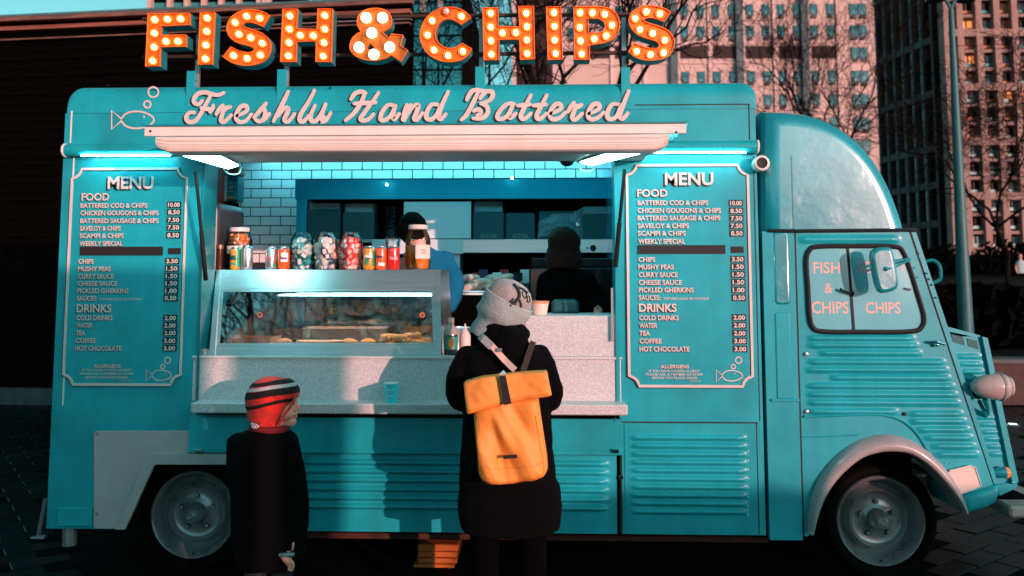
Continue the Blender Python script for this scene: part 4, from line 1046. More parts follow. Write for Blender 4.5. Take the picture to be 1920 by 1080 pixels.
HEAT = mat('heat_lamp', (1, .8, .7), .4, emit=(1, .42, .20), estr=60.0)
for px in (508, 616, 736):
    q = P(px, 549, .42); h = MB().lathe([(.03, .05), (.06, .012), (.065, .0), (.06, .001)], (q.x, .42, zt - .075), 20).build('heat_lamp_shade', STEEL, case, smooth=True)
    MB().lathe([(.0, .004), (.056, .004)], (q.x, .42, zt - .075), 20).build('heat_lamp_disc', HEAT, h)
for px, py in ((487, 590), (792, 591)):
    MB().tube([P(px + 4 * math.cos(a), py + 4 * math.sin(a), yb - .03) for a in [k * math.pi / 5 for k in range(10)]], .004, 6, closed=True).build('ring_pull', mat('orange_ring', (.8, .2, .06), .4), case)
FZ = CT + .031
def on(px, Y): return P(px, 640, Y).x
DISHG = mat('dish_glass', (.75, .45, .36), .08, trans=.5, coat=.5)
m = MB(); x0, x1 = on(430, .2), on(514, .2)
m.prism([(x0 + .02, FZ), (x1 - .02, FZ), (x1, FZ + .055), (x1 - .005, FZ + .055), (x1 - .024, FZ + .006), (x0 + .024, FZ + .006), (x0 + .005, FZ + .055), (x0, FZ + .055)], .14, .34)
m.box(x0 + .02, x1 - .02, .135, .14, FZ, FZ + .05); m.box(x0 + .02, x1 - .02, .34, .345, FZ, FZ + .05)
m.build('glass_dish', DISHG, label='empty rectangular glass dish at the left end inside the display case', cat='dish')
FOODM = mat('fried_batter', (.62, .30, .10), .6, col2=(.80, .52, .26), vscale=30, bump=.6, bscale=50)
PAPER = mat('cream_plate_paper', (.78, .62, .55), .6)
for i, (a, b, Y, lab) in enumerate(((548, 640, .2, 'wide cream plate in the middle of the display case'), (638, 700, .24, 'small cream plate right of the wide plate in the display case'))):
    x0, x1 = on(a, Y), on(b, Y); c = ((x0 + x1) / 2, Y + .07, FZ); r = (x1 - x0) / 2
    m = MB().lathe([(0, .004), (r * .5, .004), (r * .62, .006), (r * .97, .028 - i * .012), (r, .029 - i * .012), (r * .97, .025 - i * .012), (r * .6, .0), (0, 0)], c, 32)
    m.v = [(v[0], c[1] + (v[1] - c[1]) * .55, v[2]) for v in m.v]
    m.build('plate', PAPER, smooth=True, label=lab, cat='plate')
tray = empty('food_tray', (on(757, .22), .22, FZ), 'shallow tray of golden battered fish pieces at the right end of the display case', 'food tray')
MB().box(on(712, .14), on(806, .14), .13, .34, FZ, FZ + .012, .003).build('tray_base', STEEL, tray)
random.seed(3)
for i in range(38):
    x = on(718 + (i % 22) * 3.9, .18) + random.uniform(-.005, .005); y = random.uniform(.15, .31); z = FZ + .024 + random.uniform(0, .014) + (.022 if i > 21 else 0)
    rot = Matrix.Rotation(random.uniform(0, 3), 3, 'Z') @ Matrix.Rotation(random.uniform(-.4, .4), 3, 'X')
    MB().ball((x, y, z), .032, .018, .016, 8, 6, rot).build('battered_piece', FOODM, tray, smooth=True)
PIE = mat('golden_crust', (.55, .24, .07), .5, col2=(.78, .46, .18), vscale=22, bump=.4, bscale=40)
for i, (px, lab) in enumerate(((533, 'left'), (655, 'middle'), (690, 'right'))):
    q = on(px, .24); pr_ = empty('pie', (q, .24, FZ), '%s one of three small golden pies on the floor of the display case' % lab, 'pie', 'golden pies in the display case')
    MB().lathe([(0, 0), (.030, 0), (.040, .026), (.042, .028), (.036, .034), (.018, .042), (0, .044)], (q, .24, FZ), 20).build('crust', PIE, pr_, smooth=True)
    MB().lathe([(.036, .0), (.044, .027), (.0445, .025), (.038, .0)], (q, .24, FZ), 20).build('foil_case', STEEL, pr_, smooth=True)
wt = empty('warming_pan', (on(640, .40), .40, FZ), 'translucent lidded warming pan at the back of the display case', 'pan')
m = MB(); m.box(on(567, .36), on(716, .36), .36, .54, FZ, FZ + .085, .008); m.build('pan_body', mat('frosted_pan', (.55, .48, .45), .25, trans=.6), wt)
MB().box(on(565, .35), on(718, .35), .35, .55, FZ + .0855, FZ + .093, .003).build('pan_lid', mat('frosted_pan', (1, 1, 1)), wt)
m = MB(); c = P(578, 586, .3); m.box(c.x - .013, c.x + .013, .3, .304, FZ, c.z + .06)
m.build('ticket_strip', thin_glass('acrylic', (.7, .9, .95), 1.3), label='upright clear acrylic ticket strip inside the display case', cat='ticket holder')

# ================================================================ jars, cans and bottles on top of it
ZC = zt + .0005
LIDM = mat('pale_lid', (.72, .62, .60), .4)
def jar(px0, px1, pyt, Y, name, label, kind, lid=None, fill=None):
    xm = (P(px0, 480, Y).x + P(px1, 480, Y).x) / 2; r = (P(px1, 480, Y).x - P(px0, 480, Y).x) / 2
    h = P((px0 + px1) / 2, pyt, Y).z - ZC
    root = empty(name, (xm, Y, ZC), label, 'jar')
    if kind == 'round':
        prof = [(r * .75, .001), (r * .88, .008), (r * .99, h * .3), (r, h * .55), (r * .97, h * .72), (r * .86, h * .87), (r * .66, h * .95), (r * .58, h)]
    else:
        prof = [(r * .86, .001), (r * .97, .012), (r, h * .3), (r, h * .62), (r * .93, h * .74), (r * .74, h * .86), (r * .70, h * .9), (r * .70, h * .96)]
    MB().lathe(prof, (xm, Y, ZC), 28).build('glass_body', JARG, root, smooth=True)
    MB().lathe([(0, .0), (r * .75, .0)], (xm, Y, ZC + .0012), 24).build('jar_base', JARG, root)
    if lid: MB().lathe([(r * .74, h * .90), (r * .76, h * .905), (r * .76, h * .99), (r * .72, h), (0, h)], (xm, Y, ZC), 28).build('lid', lid, root, smooth=True, sharp=50)
    else: MB().lathe([(r * .56, h - .004), (r * .63, h), (r * .60, h + .004), (r * .54, h + .002)], (xm, Y, ZC), 28).build('rim', JARG, root, smooth=True)
    if fill:
        mt, top = fill
        MB().lathe([(0, .004), (r * .84, .004), (r * .94, .015), (r * .965, h * .3), (r * .965, h * top), (0, h * top)], (xm, Y, ZC), 28).build('liquid', mt, root, smooth=True, sharp=50)
    return xm, r, h, root
def sweets(xm, r, h, Y, mats, name, label, group, n, top=.80, size=.0235):
    rnd = random.Random(sum(ord(c) for c in label)); placed = 0; rows = 6
    proto = {}
    for j in range(rows):
        z = ZC + .016 + (h * top - .02) * j / (rows - 1); rr = r * (.80 if 0 < j < rows - 1 else .62) - size * .5
        k = 6 if j % 2 else 5
        for i in range(k):
            a = 2 * math.pi * (i + .5 * (j % 2)) / k + rnd.uniform(-.2, .2)
            q = rr * rnd.uniform(.85, 1.1)
            mt = mats[rnd.randrange(len(mats))]
            if mt not in proto:
                s_ = size
                o = MB().box(-s_, s_, -s_ * .7, s_ * .7, -s_ * .75, s_ * .75, s_ * .32).build(name, MATS[mt])
                sm = MB().box(-s_ * .55, s_ * .55, -s_ * .71 - .001, -s_ * .7, -s_ * .4, s_ * .4).build('wrapper_label', MATS['wrapper_white'], o)
                proto[mt] = o
            else: o = copy_tree(proto[mt])
            o.location = (xm + q * math.cos(a), Y + q * math.sin(a), z)
            o.rotation_euler = (rnd.uniform(-.6, .6), rnd.uniform(-1.5, 1.5), rnd.uniform(-.8, .8))
            sc = rnd.uniform(.85, 1.1); o.scale = (sc, sc, sc)
            tag(o, label, 'sweet', group)
mat('wrapper_white', (.8, .74, .70), .4)
for nme, c in (('sweet_teal', (.02, .33, .34)), ('sweet_mint', (.35, .55, .52)), ('sweet_deep', (.01, .14, .15)), ('sweet_cream', (.80, .62, .50)), ('sweet_pale', (.78, .70, .66)), ('sweet_navy', (.02, .10, .20)), ('sweet_red', (.80, .05, .03)), ('sweet_coral', (.80, .22, .16)), ('sweet_pink', (.8, .48, .42))):
    mat(nme, c, .3, coat=.6)
JY = .33
a_ = jar(543, 588, 438, JY, 'sweet_jar', 'leftmost of the three round glass jars, full of teal sweets', 'round')
sweets(a_[0], a_[1], a_[2], JY, ['sweet_teal', 'sweet_mint', 'sweet_deep', 'sweet_teal'], 'wrapped_sweet', 'teal wrapped sweet inside the leftmost round jar', 'teal sweets in the left jar', 40)
a_ = jar(589, 633, 437, JY, 'sweet_jar', 'middle of the three round glass jars, full of cream sweets', 'round')
sweets(a_[0], a_[1], a_[2], JY, ['sweet_cream', 'sweet_pale', 'sweet_cream', 'sweet_navy', 'sweet_pale'], 'wrapped_sweet', 'cream wrapped sweet inside the middle round jar', 'cream sweets in the middle jar', 40)
a_ = jar(634, 680, 437, JY, 'sweet_jar', 'rightmost of the three round glass jars, full of red sweets', 'round')
sweets(a_[0], a_[1], a_[2], JY, ['sweet_red', 'sweet_coral', 'sweet_red', 'sweet_pink'], 'wrapped_sweet', 'red wrapped sweet inside the rightmost round jar', 'red sweets in the right jar', 40)
BRINE = mat('amber_brine', (.92, .30, .03), .15, trans=.35, ior=1.2, coat=.5)
BRINED = mat('dark_brine', (.10, .018, .004), .15, coat=1)
EGG = mat('pickled_egg', (.62, .20, .05), .3, coat=.8); GHK = mat('gherkin', (.50, .14, .02), .35, coat=.6, bump=.3, bscale=60)
xm, r, h, jr = jar(424, 472, 427, .40, 'pickle_jar', 'tall dark jar of pickled onions behind the two leftmost cans', 'tall', LIDM)
MB().lathe([(0, .004), (r * .84, .004), (r * .94, .015), (r * .965, h * .3), (r * .965, h * .60), (0, h * .60)], (xm, .40, ZC), 24).build('liquid', BRINED, jr, smooth=True)
rnd = random.Random(5)
for i in range(12):
    a = R(200 + 20 * i % 160); z = ZC + h * (.62 + .06 * (i // 3)); rr = r * (.62 if i < 9 else .4)
    a = R(-150 + 42 * (i % 4) + 15 * (i // 4)); z = ZC + h * (.63 + .085 * (i // 4))
    MB().ball((xm + rr * math.cos(a), .40 + rr * math.sin(a), z), .020, .020, .017, 10, 8).build('pickled_onion', EGG, smooth=True, label='pickled onion in the dark jar at the left end', cat='pickled onion', group='pickled onions in the dark jar')
m = MB(); m.v = []; n = 10
for i in range(n + 1):
    a = R(-130 + 75 * i / n); m.v += [(xm + (r + .0015) * math.cos(a), .40 + (r + .0015) * math.sin(a), ZC + h * .38), (xm + (r + .0015) * math.cos(a), .40 + (r + .0015) * math.sin(a), ZC + h * .56)]
m.f = [(2 * i, 2 * i + 2, 2 * i + 3, 2 * i + 1) for i in range(n)]; m.build('paper_label', PAPER, jr)
xm, r, h, jr = jar(760, 807, 422, .33, 'pickle_jar', 'tall gherkin jar half full of amber brine at the right end of the case', 'tall', LIDM, (BRINE, .54))
m = MB(); n = 10
for i in range(n + 1):
    a = R(-92 + 80 * i / n); m.v += [(xm + (r + .0015) * math.cos(a), .33 + (r + .0015) * math.sin(a), ZC + h * .24), (xm + (r + .0015) * math.cos(a), .33 + (r + .0015) * math.sin(a), ZC + h * .55)]
m.f = [(2 * i, 2 * i + 2, 2 * i + 3, 2 * i + 1) for i in range(n)]; lb = m.build('paper_label', PAPER, jr)
def cyl_print(cx, cy, r, zc):
    return lambda a, b: (cx + (r + .0022) * math.sin(a / r), cy - (r + .0022) * math.cos(a / r), zc + b)
m = MB(); f = cyl_print(xm, .33, r, ZC + h * .43)
m.text('PICKLED', -.0 + r * .62, -.004, .008, 0, width=.032, align='c', fmap=f); m.text('GHERKINS', r * .62, -.018, .006, 0, width=.034, align='c', fmap=f); m.build('label_print', INK, jr)
for i in range(6):
    rot = Matrix.Rotation(R(80 + 12 * i), 3, 'Y') @ Matrix.Rotation(R(30 * i), 3, 'Z')
    MB().ball((xm - r * .35 + r * .3 * (i % 3), .33 - r * (.45 if i < 3 else -.1), ZC + .02 + .022 * (i // 2)), .013, .013, .032, 8, 8, rot).build('gherkin', GHK, smooth=True, label='gherkin lying at the bottom of the amber brine jar', cat='gherkin', group='gherkins in the amber jar')

def can(px0, px1, pyt, Y, name, label, body, texts, bands=(), half=None):
    xm = (P(px0, 480, Y).x + P(px1, 480, Y).x) / 2; r = (P(px1, 480, Y).x - P(px0, 480, Y).x) / 2; h = P((px0 + px1) / 2, pyt, Y).z - ZC
    root = empty(name, (xm, Y, ZC), label, 'can', 'drink cans standing on the display case')
    MB().lathe([(r * .76, 0), (r * .80, .002), (r * .98, h * .07), (r, h * .1), (r, h * .86), (r * .97, h * .9)], (xm, Y, ZC), 24).build('can_body', body, root, smooth=True)
    MB().lathe([(r * .97, h * .9), (r * .80, h * .97), (r * .82, h * .985), (r * .8, h), (r * .74, h * .97), (0, h * .965)], (xm, Y, ZC), 24).build('can_top', STEEL, root, smooth=True)
    m = MB()
    for (z0, z1, a0, a1, mt) in bands:
        b = MB(); n = 10
        for i in range(n + 1):
            a = R(-90 + a0 + (a1 - a0) * i / n); rr = r + .0008
            b.v += [(xm + rr * math.cos(a), Y + rr * math.sin(a), ZC + h * z0), (xm + rr * math.cos(a), Y + rr * math.sin(a), ZC + h * z1)]
        b.f = [(2 * i, 2 * i + 2, 2 * i + 3, 2 * i + 1) for i in range(n)]; b.build('printed_band', mt, root)
    for (t, u, v, hh, w, mt, sh, off) in texts:
        f = lambda a, b, r=r: (xm + (r + .0018) * math.sin(a / r), Y - (r + .0018) * math.cos(a / r), ZC + h * v + b)
        MB().text(t, u * r, 0, hh, 0, width=w, off=off, shear=sh, align='c', fmap=f).build('can_print', mt, root)
CS = mat('can_silver', (.72, .70, .69), .22, metal=.9); CR = mat('can_red', (.78, .015, .012), .22, coat=.8); CO = mat('can_orange', (.85, .10, .01), .22, coat=.8)
CA = mat('can_amber', (.80, .28, .02), .25, coat=.8); CG = mat('can_green', (.03, .30, .14), .3, coat=.5); CW = mat('can_white', (.82, .8, .78), .4); CNV = mat('can_navy', (.01, .03, .12), .4); CRS = mat('can_script_red', (.7, .02, .02), .4); CDG = mat('can_dark_green', (.01, .10, .07), .4)
can(432, 452, 463, .27, 'drink_can', 'orange and green can in front of the dark pickle jar', CA, [('Tropical', .1, .45, .010, .034, CDG, .3, .03)], [(.1, .9, 18, 88, CG), (.42, .62, -60, 18, CDG), (.2, .3, -60, 20, CG)])
can(453, 474, 461, .26, 'drink_can', 'plain silver can in front of the dark pickle jar', CS, [])
can(498, 519, 463, .26, 'drink_can', 'silver can with red script left of the orange can', CS, [('Coke', -.1, .42, .020, .036, CRS, .35, .01)], [(.1, .25, 30, 80, CG)])
can(521, 543, 463, .26, 'drink_can', 'orange can against the left side of the teal sweet jar', CO, [('Fanta', .25, .45, .016, .036, CNV, .1, .05)], [(.34, .74, -10, 60, CW)])
can(681, 703, 462, .26, 'drink_can', 'amber and green can right of the red sweet jar', CA, [('Tropical', .1, .45, .010, .034, CDG, .3, .03)], [(.15, .8, 45, 88, CG), (.5, .62, -40, 45, CW), (.2, .45, -30, 10, CG)])
can(704, 725, 462, .26, 'drink_can', 'orange can between the amber can and the red can', CO, [('Fanta', -.1, .5, .016, .036, CNV, .1, .05)], [(.15, .30, -20, 50, CW)])
can(727, 749, 461, .26, 'drink_can', 'red can with white script beside the tall gherkin jar', CR, [('Coca-Cola', .15, .42, .018, .046, CW, .35, .01), ('ORIGINAL', .1, .78, .004, .03, CW, 0, .01)])
# canister, tumbler, small dish
xm = P(412, 480, .3).x; cn = empty('canister', (xm, .3, ZC), 'dark brown metal canister at the left end of the case top', 'canister')
MB().lathe([(.0, 0), (.017, 0), (.018, .003), (.018, .135), (0, .135)], (xm, .3, ZC), 20).build('canister_body', mat('brown_metal', (.10, .035, .02), .25, metal=.5), cn, smooth=True)
MB().lathe([(.0185, .118), (.0185, .138), (0, .139)], (xm, .3, ZC), 20).build('canister_lid', mat('brown_cap', (.35, .14, .09), .3, metal=.5), cn, smooth=True)
tb_ = empty('glass_tumbler', (P(736, 480, .42).x, .42, ZC), 'clear glass tumbler behind the red can', 'glass')
MB().lathe([(.0, .004), (.034, .004), (.040, .18), (.043, .18), (.038, .0)], (P(736, 480, .42).x, .42, ZC), 24).build('tumbler', JARG, tb_, smooth=True)
MB().box(P(484, 500, .3).x, P(498, 500, .3).x, .28, .34, ZC, ZC + .012, .003).build('black_tray', BLACK, label='small flat black tray between the silver cans', cat='tray')
MB().lathe([(.0, 0), (.03, 0), (.034, .07), (.0, .07)], (P(753, 490, .45).x, .45, ZC), 16).build('pink_tub', mat('pink_tub_paint', (.75, .38, .30), .4), smooth=True, label='pink tub just behind the red can', cat='tub')

# paper cup on the ledge
zl = Zz(758.5, 960, -.14); q = P(734, 757, -.08)
cup = empty('paper_cup', (q.x, -.08, zl), 'teal printed paper cup standing alone on the stone ledge', 'cup')
MB().lathe([(0, .002), (.026, .002), (.027, 0), (.0365, .092)], (q.x, -.08, zl), 24).build('cup_body', mat('cup_teal', (.03, .70, .78), .35), cup, smooth=True)
MB().lathe([(.0355, .091), (.038, .094), (.0355, .097), (.034, .090), (.026, .01), (0, .01)], (q.x, -.08, zl), 24).build('cup_rim', CW, cup, smooth=True)
m = MB()
for t, z, hh, w in (('BELTANE', .060, .008, .034), ('&', .050, .006, .006), ('POP', .028, .013, .026)):
    f = lambda a, b: (q.x + (.034) * math.sin(a / .034), -.08 - (.0275 + (b / .092) * .0095 + .0015) * math.cos(a / .034), zl + b)
    m.text(t, 0, z, hh, 0, width=w, off=.03, align='c', fmap=f)
m.build('cup_print', CW, cup)
# bottles and tub at the open end of the counter
q = P(845, 668, .10); zb = CT
b = empty('sauce_bottle', (q.x, .10, zb), 'dark brown sauce bottle with an orange and green label beside the display case', 'bottle')
MB().lathe([(0, 0), (.034, .0), (.037, .006), (.037, .10), (.034, .125), (.018, .15), (.013, .165), (.013, .18)], (q.x, .10, zb), 24).build('bottle_body', mat('brown_bottle', (.02, .008, .004), .08, coat=1), b, smooth=True)
MB().lathe([(.0375, .105), (.034, .128), (.018, .153), (.0135, .168)], (q.x, .10, zb), 24).build('clear_shoulder', mat('shoulder_glass', (.55, .40, .34), .1, trans=.4), b, smooth=True)
MB().lathe([(.016, .165), (.017, .185), (.015, .192), (0, .193)], (q.x, .10, zb), 16).build('cap', mat('peach_cap', (.75, .42, .3), .4), b, smooth=True)
MB().lathe([(.0378, .03), (.0378, .095)], (q.x, .10, zb), 24).build('label', mat('green_label', (.02, .22, .16), .5), b, smooth=True)
m = MB(); f = lambda a, c: (q.x + .039 * math.sin(a / .037), .10 - .039 * math.cos(a / .037), zb + c)
m.ball((0, 0, 0), .016, .001, .028, 16, 6); m.v = [f(v[0] + .006, .062 + v[2]) for v in m.v]; m.build('label_oval', mat('orange_label', (.8, .22, .05), .5), b)
q2 = P(872, 640, .22)
b2 = empty('squeeze_bottle', (q2.x, .22, zb), 'pale pink squeeze bottle just right of the dark sauce bottle', 'bottle')
MB().lathe([(0, 0), (.028, 0), (.030, .01), (.030, .09), (.018, .115), (.006, .125), (.004, .155)], (q2.x, .22, zb), 20).build('squeeze_body', mat('pale_plastic', (.75, .52, .45), .35), b2, smooth=True)
q3 = P(862, 630, .3)
MB().lathe([(0, 0), (.05, 0), (.055, .12), (.058, .125), (.05, .13), (.052, .01), (0, .01)], (q3.x, .38, zb), 24).build('steel_pot', STEEL, smooth=True, label='round steel pot behind the sauce bottles', cat='pot')
zr_ = Zz(592) + .001; q = P(1011, 588, .12)
tub = empty('takeaway_tub', (q.x, .12, zr_), 'cream takeaway tub with an orange rim behind the woolly hat', 'tub')
MB().lathe([(0, .0), (.040, 0), (.050, .062), (0, .062)], (q.x, .12, zr_), 28).build('tub_body', mat('cream_tub', (.80, .55, .45), .5), tub, smooth=True, sharp=50)
MB().lathe([(.050, .060), (.053, .062), (.053, .070), (.048, .072), (0, .070)], (q.x, .12, zr_), 28).build('tub_lid', mat('orange_tub_lid', (.80, .22, .08), .4), tub, smooth=True, sharp=50)
q = P(1060, 588, .3)
MB().pillow(rrect(q.x - .075, zr_, q.x + .075, zr_ + .075, .03, 5, (0, 0, 1, 1)), .30, .02, .12).build('card_reader_cradle', mat('dark_teal_plastic', (.01, .07, .075), .4), smooth=True, label='dark rounded plastic terminal on the raised stone block', cat='terminal')

# ================================================================ inside the truck
CARD = mat('dark_card', (.012, .075, .088), .6); CARDL = mat('pale_card', (.20, .28, .29), .6)
def carton(px0, py0, px1, py1, label, top=None, text=True):
    Y = CYB + .06; x0, x1 = P(px0, 420, Y).x, P(px1, 420, Y).x; z1 = P(600, py0, Y).z; z0 = zsh
    r = empty('takeaway_box', ((x0 + x1) / 2, Y + .1, z0), label, 'box', 'takeaway boxes on the cabinet shelf')
    MB().box(x0, x1, Y, Y + .2, z0, z1, .006).build('carton', CARD, r)
    if top: MB().box(x0 + .008, x1 - .012, Y + .03, Y + .19, z1 + .001, P(600, top, Y).z, .003).build('lid_flap', CARDL, r)
    if text:
        m = MB(); m.text('TRADITIONAL', (x0 + x1) / 2, z0 + .028, .008, Y - .002, width=(x1 - x0) * .5, align='c'); m.text('FISH & CHIPS', (x0 + x1) / 2, z0 + .012, .012, Y - .002, width=(x1 - x0) * .52, align='c')
        m.build('carton_print', CARDL, r)
carton(577, 392, 637, 447, 'leftmost dark teal takeaway box on the cabinet shelf', 380, False)
carton(642, 398, 701, 447, 'second dark teal takeaway box from the left on the shelf', 381, False)
carton(886, 398, 945, 447, 'dark teal takeaway box just right of the white panel', 378)
carton(948, 400, 1003, 447, 'dark teal takeaway box second from the white panel', None)
carton(1092, 402, 1150, 447, 'dark box at the right end of the cabinet shelf', 388, False)
Y = CYB + .1
st_ = empty('lid_stack', (P(734, 440, Y).x, Y, zsh), 'tall stack of glossy black plastic pots left of the white panel', 'pot stack')
for k in range(8): MB().lathe([(0, 0), (.036, 0), (.046, .028), (.050, .030), (.048, .033), (0, .031)], (P(734, 440, Y).x, Y, zsh + k * .0285), 20).build('pot', mat('gloss_black_plastic', (.004, .01, .012), .12, coat=1), st_, smooth=True)
# crinkled clear bag
m = MB(); rnd = random.Random(9); n = 14; Yb = CYB + .05
for j in range(9):
    for i in range(n + 1):
        u, v = i / n, j / 8; px = 1008 + 84 * u; py = 446 - (28 + 30 * u) * v - 5 * math.sin(6 * u)
        p = P(px, py, Yb); m.v.append((p.x + rnd.uniform(-.006, .006), p.y - .03 * math.sin(math.pi * u) * (1 - v * .5) + rnd.uniform(-.014, .014), max(zsh + .002, p.z + rnd.uniform(-.006, .006))))
for j in range(8):
    for i in range(n): k = j * (n + 1) + i; m.f.append((k, k + 1, k + n + 2, k + n + 1))
bg_ = m.build('plastic_bag', mat('clear_bag', (.45, .62, .65), .08, alpha=.35, coat=1, spec=1.0), label='crumpled clear plastic bag on the cabinet shelf', cat='bag')
MB().box(P(1010, 440, CYB + .1).x, P(1085, 440, CYB + .1).x, CYB + .12, CYB + .24, zsh, P(1040, 395, CYB + .1).z, .01).build('black_crate', CARD, label='dark crate behind the clear plastic bag', cat='crate')
# sauce dispensers and boxes on the left side
def dbox(name, a, b, c, d, Y, dep, mt, label, cat='dispenser'):
    q0, q1 = P(a, (b + d) / 2, Y), P(c, (b + d) / 2, Y); z1, z0 = P((a + c) / 2, b, Y).z, P((a + c) / 2, d, Y).z
    r = empty(name, ((q0.x + q1.x) / 2, Y + dep / 2, z0), label, cat)
    MB().box(q0.x, q1.x, Y, Y + dep, z0, z1, .006).build('case', mt, r)
    return r, q0.x, q1.x, z0, z1
REDP = mat('red_plastic', (.42, .02, .015), .4); YEL = mat('amber_band', (.85, .42, .05), .5)
r, x0, x1, z0, z1 = dbox('red_box', 376, 305, 399, 381, .75, .2, REDP, 'deep red box hanging at the far left of the hatch', 'box')
m = MB().text('2', x1 - .03, (z0 + z1) / 2 + .05, .04, .747, width=.022, off=.0); m.build('number_print', PAPER, r)
r, x0, x1, z0, z1 = dbox('sauce_dispenser', 399, 328, 421, 376, .95, .12, mat('white_carton', (.45, .42, .40), .5), 'white sauce dispenser with a navy label, second from left')
MB().box(x0 + .004, x1 - .02, .946, .9498, z0 + .05, z0 + .12, .001).build('navy_label', mat('navy_label', (.01, .07, .12), .5), r)
MB().box(x0 + .002, x1 - .012, .9455, .9498, z0 + .025, z0 + .045, .001).build('band', YEL, r)
m = MB().text('HEINZ', x0 + .008, z0 + .13, .012, .947, width=.04, off=.02); m.text('MAYONNAISE', x0 + .008, z0 + .09, .01, .9445, width=.04, off=.02); m.build('label_print', CW, r)
r, x0, x1, z0, z1 = dbox('sauce_dispenser', 422, 330, 446, 377, 1.0, .12, mat('teal_carton', (.01, .22, .27), .35), 'teal sauce dispenser marked 57, nearest the tiled wall')
MB().pillow(rrect(x0 + .008, z0 + .012, x1 - .014, z1 - .03, .015), .995, .003, .005).build('pouch_label', mat('teal_label', (.02, .38, .45), .3), r)
MB().box(x0 + .01, x1 - .017, .992, .9945, z0 + .014, z0 + .03, .001).build('band', YEL, r)
m = MB().text('HEINZ', (x0 + x1) / 2, z1 - .055, .008, .992, width=.03, off=.02, align='c'); m.text('57', (x0 + x1) / 2, z1 - .085, .020, .992, width=.03, off=.03, align='c'); m.text('KETCHUP', (x0 + x1) / 2, z1 - .105, .009, .992, width=.036, off=.02, align='c'); m.build('label_print', CW, r)
dbox('pink_box', 424, 311, 447, 329, 1.02, .12, mat('pink_card', (.55, .16, .15), .5), 'small pink box on top of the teal sauce dispenser', 'box')
dbox('blue_box', 400, 314, 421, 327, .97, .1, mat('cyan_card', (.02, .3, .38), .5), 'small blue box on top of the white sauce dispenser', 'box')
MB().pbox(398, 377, 432, 392, .94, 1.1).build('bracket_shelf', VOID, truck)
# battered fish on the rear counter
zc_ = Zz(549, 960, 1.0)
tr_ = empty('fish_tray', (P(910, 545, 1.05).x, 1.05, zc_), 'steel tray heaped with pale battered fish behind the hatch', 'food tray')
MB().box(P(864, 545, .98).x, P(962, 545, .98).x, .98, 1.25, zc_ + .001, zc_ + .012, .003).build('tray', STEEL, tr_)
PALEF = mat('pale_batter', (.55, .36, .26), .55, col2=(.75, .62, .52), vscale=25, bump=.6, bscale=30, coat=.3)
rnd = random.Random(4)
for i in range(11):
    rot = Matrix.Rotation(rnd.uniform(-.5, .5), 3, 'Z') @ Matrix.Rotation(rnd.uniform(-.3, .1), 3, 'Y')
    px = 880 + (i % 5) * 16; lay = i // 4
    MB().ball((P(px, 540, 1.08).x, 1.05 + .04 * (i % 3), zc_ + .035 + .03 * lay), .072, .03, .024, 12, 8, rot).build('battered_fish', PALEF, tr_, smooth=True)
pk = empty('sauce_packets', (P(905, 515, 1.3).x, 1.3, zc_), 'loose heap of white and red packets behind the battered fish', 'packets')
for i in range(9):
    x = P(880 + i * 13, 512, 1.32).x; MB().box(x - .03, x + .03, 1.30 + .01 * (i % 3), 1.312 + .01 * (i % 3), zc_ + .06 + .015 * (i % 2), zc_ + .11 + .02 * (i % 3), .002).build('packet', (CW, REDP, CNV, BLACK)[i % 4], pk)
MB().box(P(866, 545, 1.3).x, P(1000, 545, 1.3).x, 1.29, 1.36, zc_, zc_ + .059, .004).build('packet_box', CARD, pk)
# ================================================================ timber stack under the truck
WOOD = mat('orange_timber', (.42, .085, .012), .7, col2=(.62, .17, .03), vscale=12, bump=.4, bscale=40, stretch=(1, 6, 12))
lbl = ['topmost', 'second from top', 'third from top', 'fourth from top', 'lowest visible']
zg = 0
rws = [(783, 1021, 859, 1034), (783, 1035, 856, 1045.5), (783, 1047, 857, 1057), (775, 1058.5, 851, 1070), (783, 1071, 862, 1083)]
bot = P(820, 1083, .30).z
for i, (a, b_, c, d) in enumerate(rws):
    z0, z1 = P(820, d, .30).z, P(820, b_, .30).z; x0, x1 = P(a, 1050, .30).x, P(c, 1050, .30).x
    MB().box(x0, x1, .30, .62, z0, z1 - .001, .004).build('timber_block', WOOD, label='orange brown timber block, %s of the stack under the truck' % lbl[i], cat='timber', group='timber blocks stacked under the truck')
MB().box(P(785, 1050, .3).x, P(852, 1050, .3).x, .31, .6, 0.003, bot - .001, .004).build('timber_block', WOOD, label='big orange brown timber block standing on the paving under the truck', cat='timber', group='timber blocks stacked under the truck')
# ================================================================ people
SKIN = mat('skin', (.80, .34, .23), .5, var=.06, vscale=20)
COAT = mat('black_wool_coat', (.0013, .0013, .0016), .95, bump=.6, bscale=160, spec=.12)
TROU = mat('black_trousers', (.0007, .0007, .001), 1.0, bump=.3, bscale=90, spec=.08)
SHOE = mat('black_leather', (.006, .005, .005), .4)
def hand(mb, w, d, side, s=1.0):
    """five bent fingers on a palm; w wrist, d forward direction, side = thumb side"""
    w, d, side = Vector(w), Vector(d).normalized(), Vector(side).normalized()
    nrm = d.cross(side).normalized()
    limb(mb, [w, w + d * .05 * s, w + d * .09 * s], [.022 * s, .032 * s, .028 * s], 10)
    for k, (L, o) in enumerate(((.070, .024), (.080, .008), (.075, -.008), (.058, -.023))):
        b = w + d * .085 * s + side * o * s
        limb(mb, [b, b + d * L * .45 * s, b + d * L * .8 * s + nrm * .012 * s, b + d * L * .95 * s + nrm * .03 * s], [.0095 * s, .009 * s, .008 * s, .0068 * s], 8)
    b = w + d * .03 * s + side * .022 * s
    limb(mb, [b, b + d * .03 * s + side * .028 * s, b + d * .062 * s + side * .034 * s], [.012 * s, .011 * s, .0085 * s], 8)
def V(a, b, Y): return P(a, b, Y)

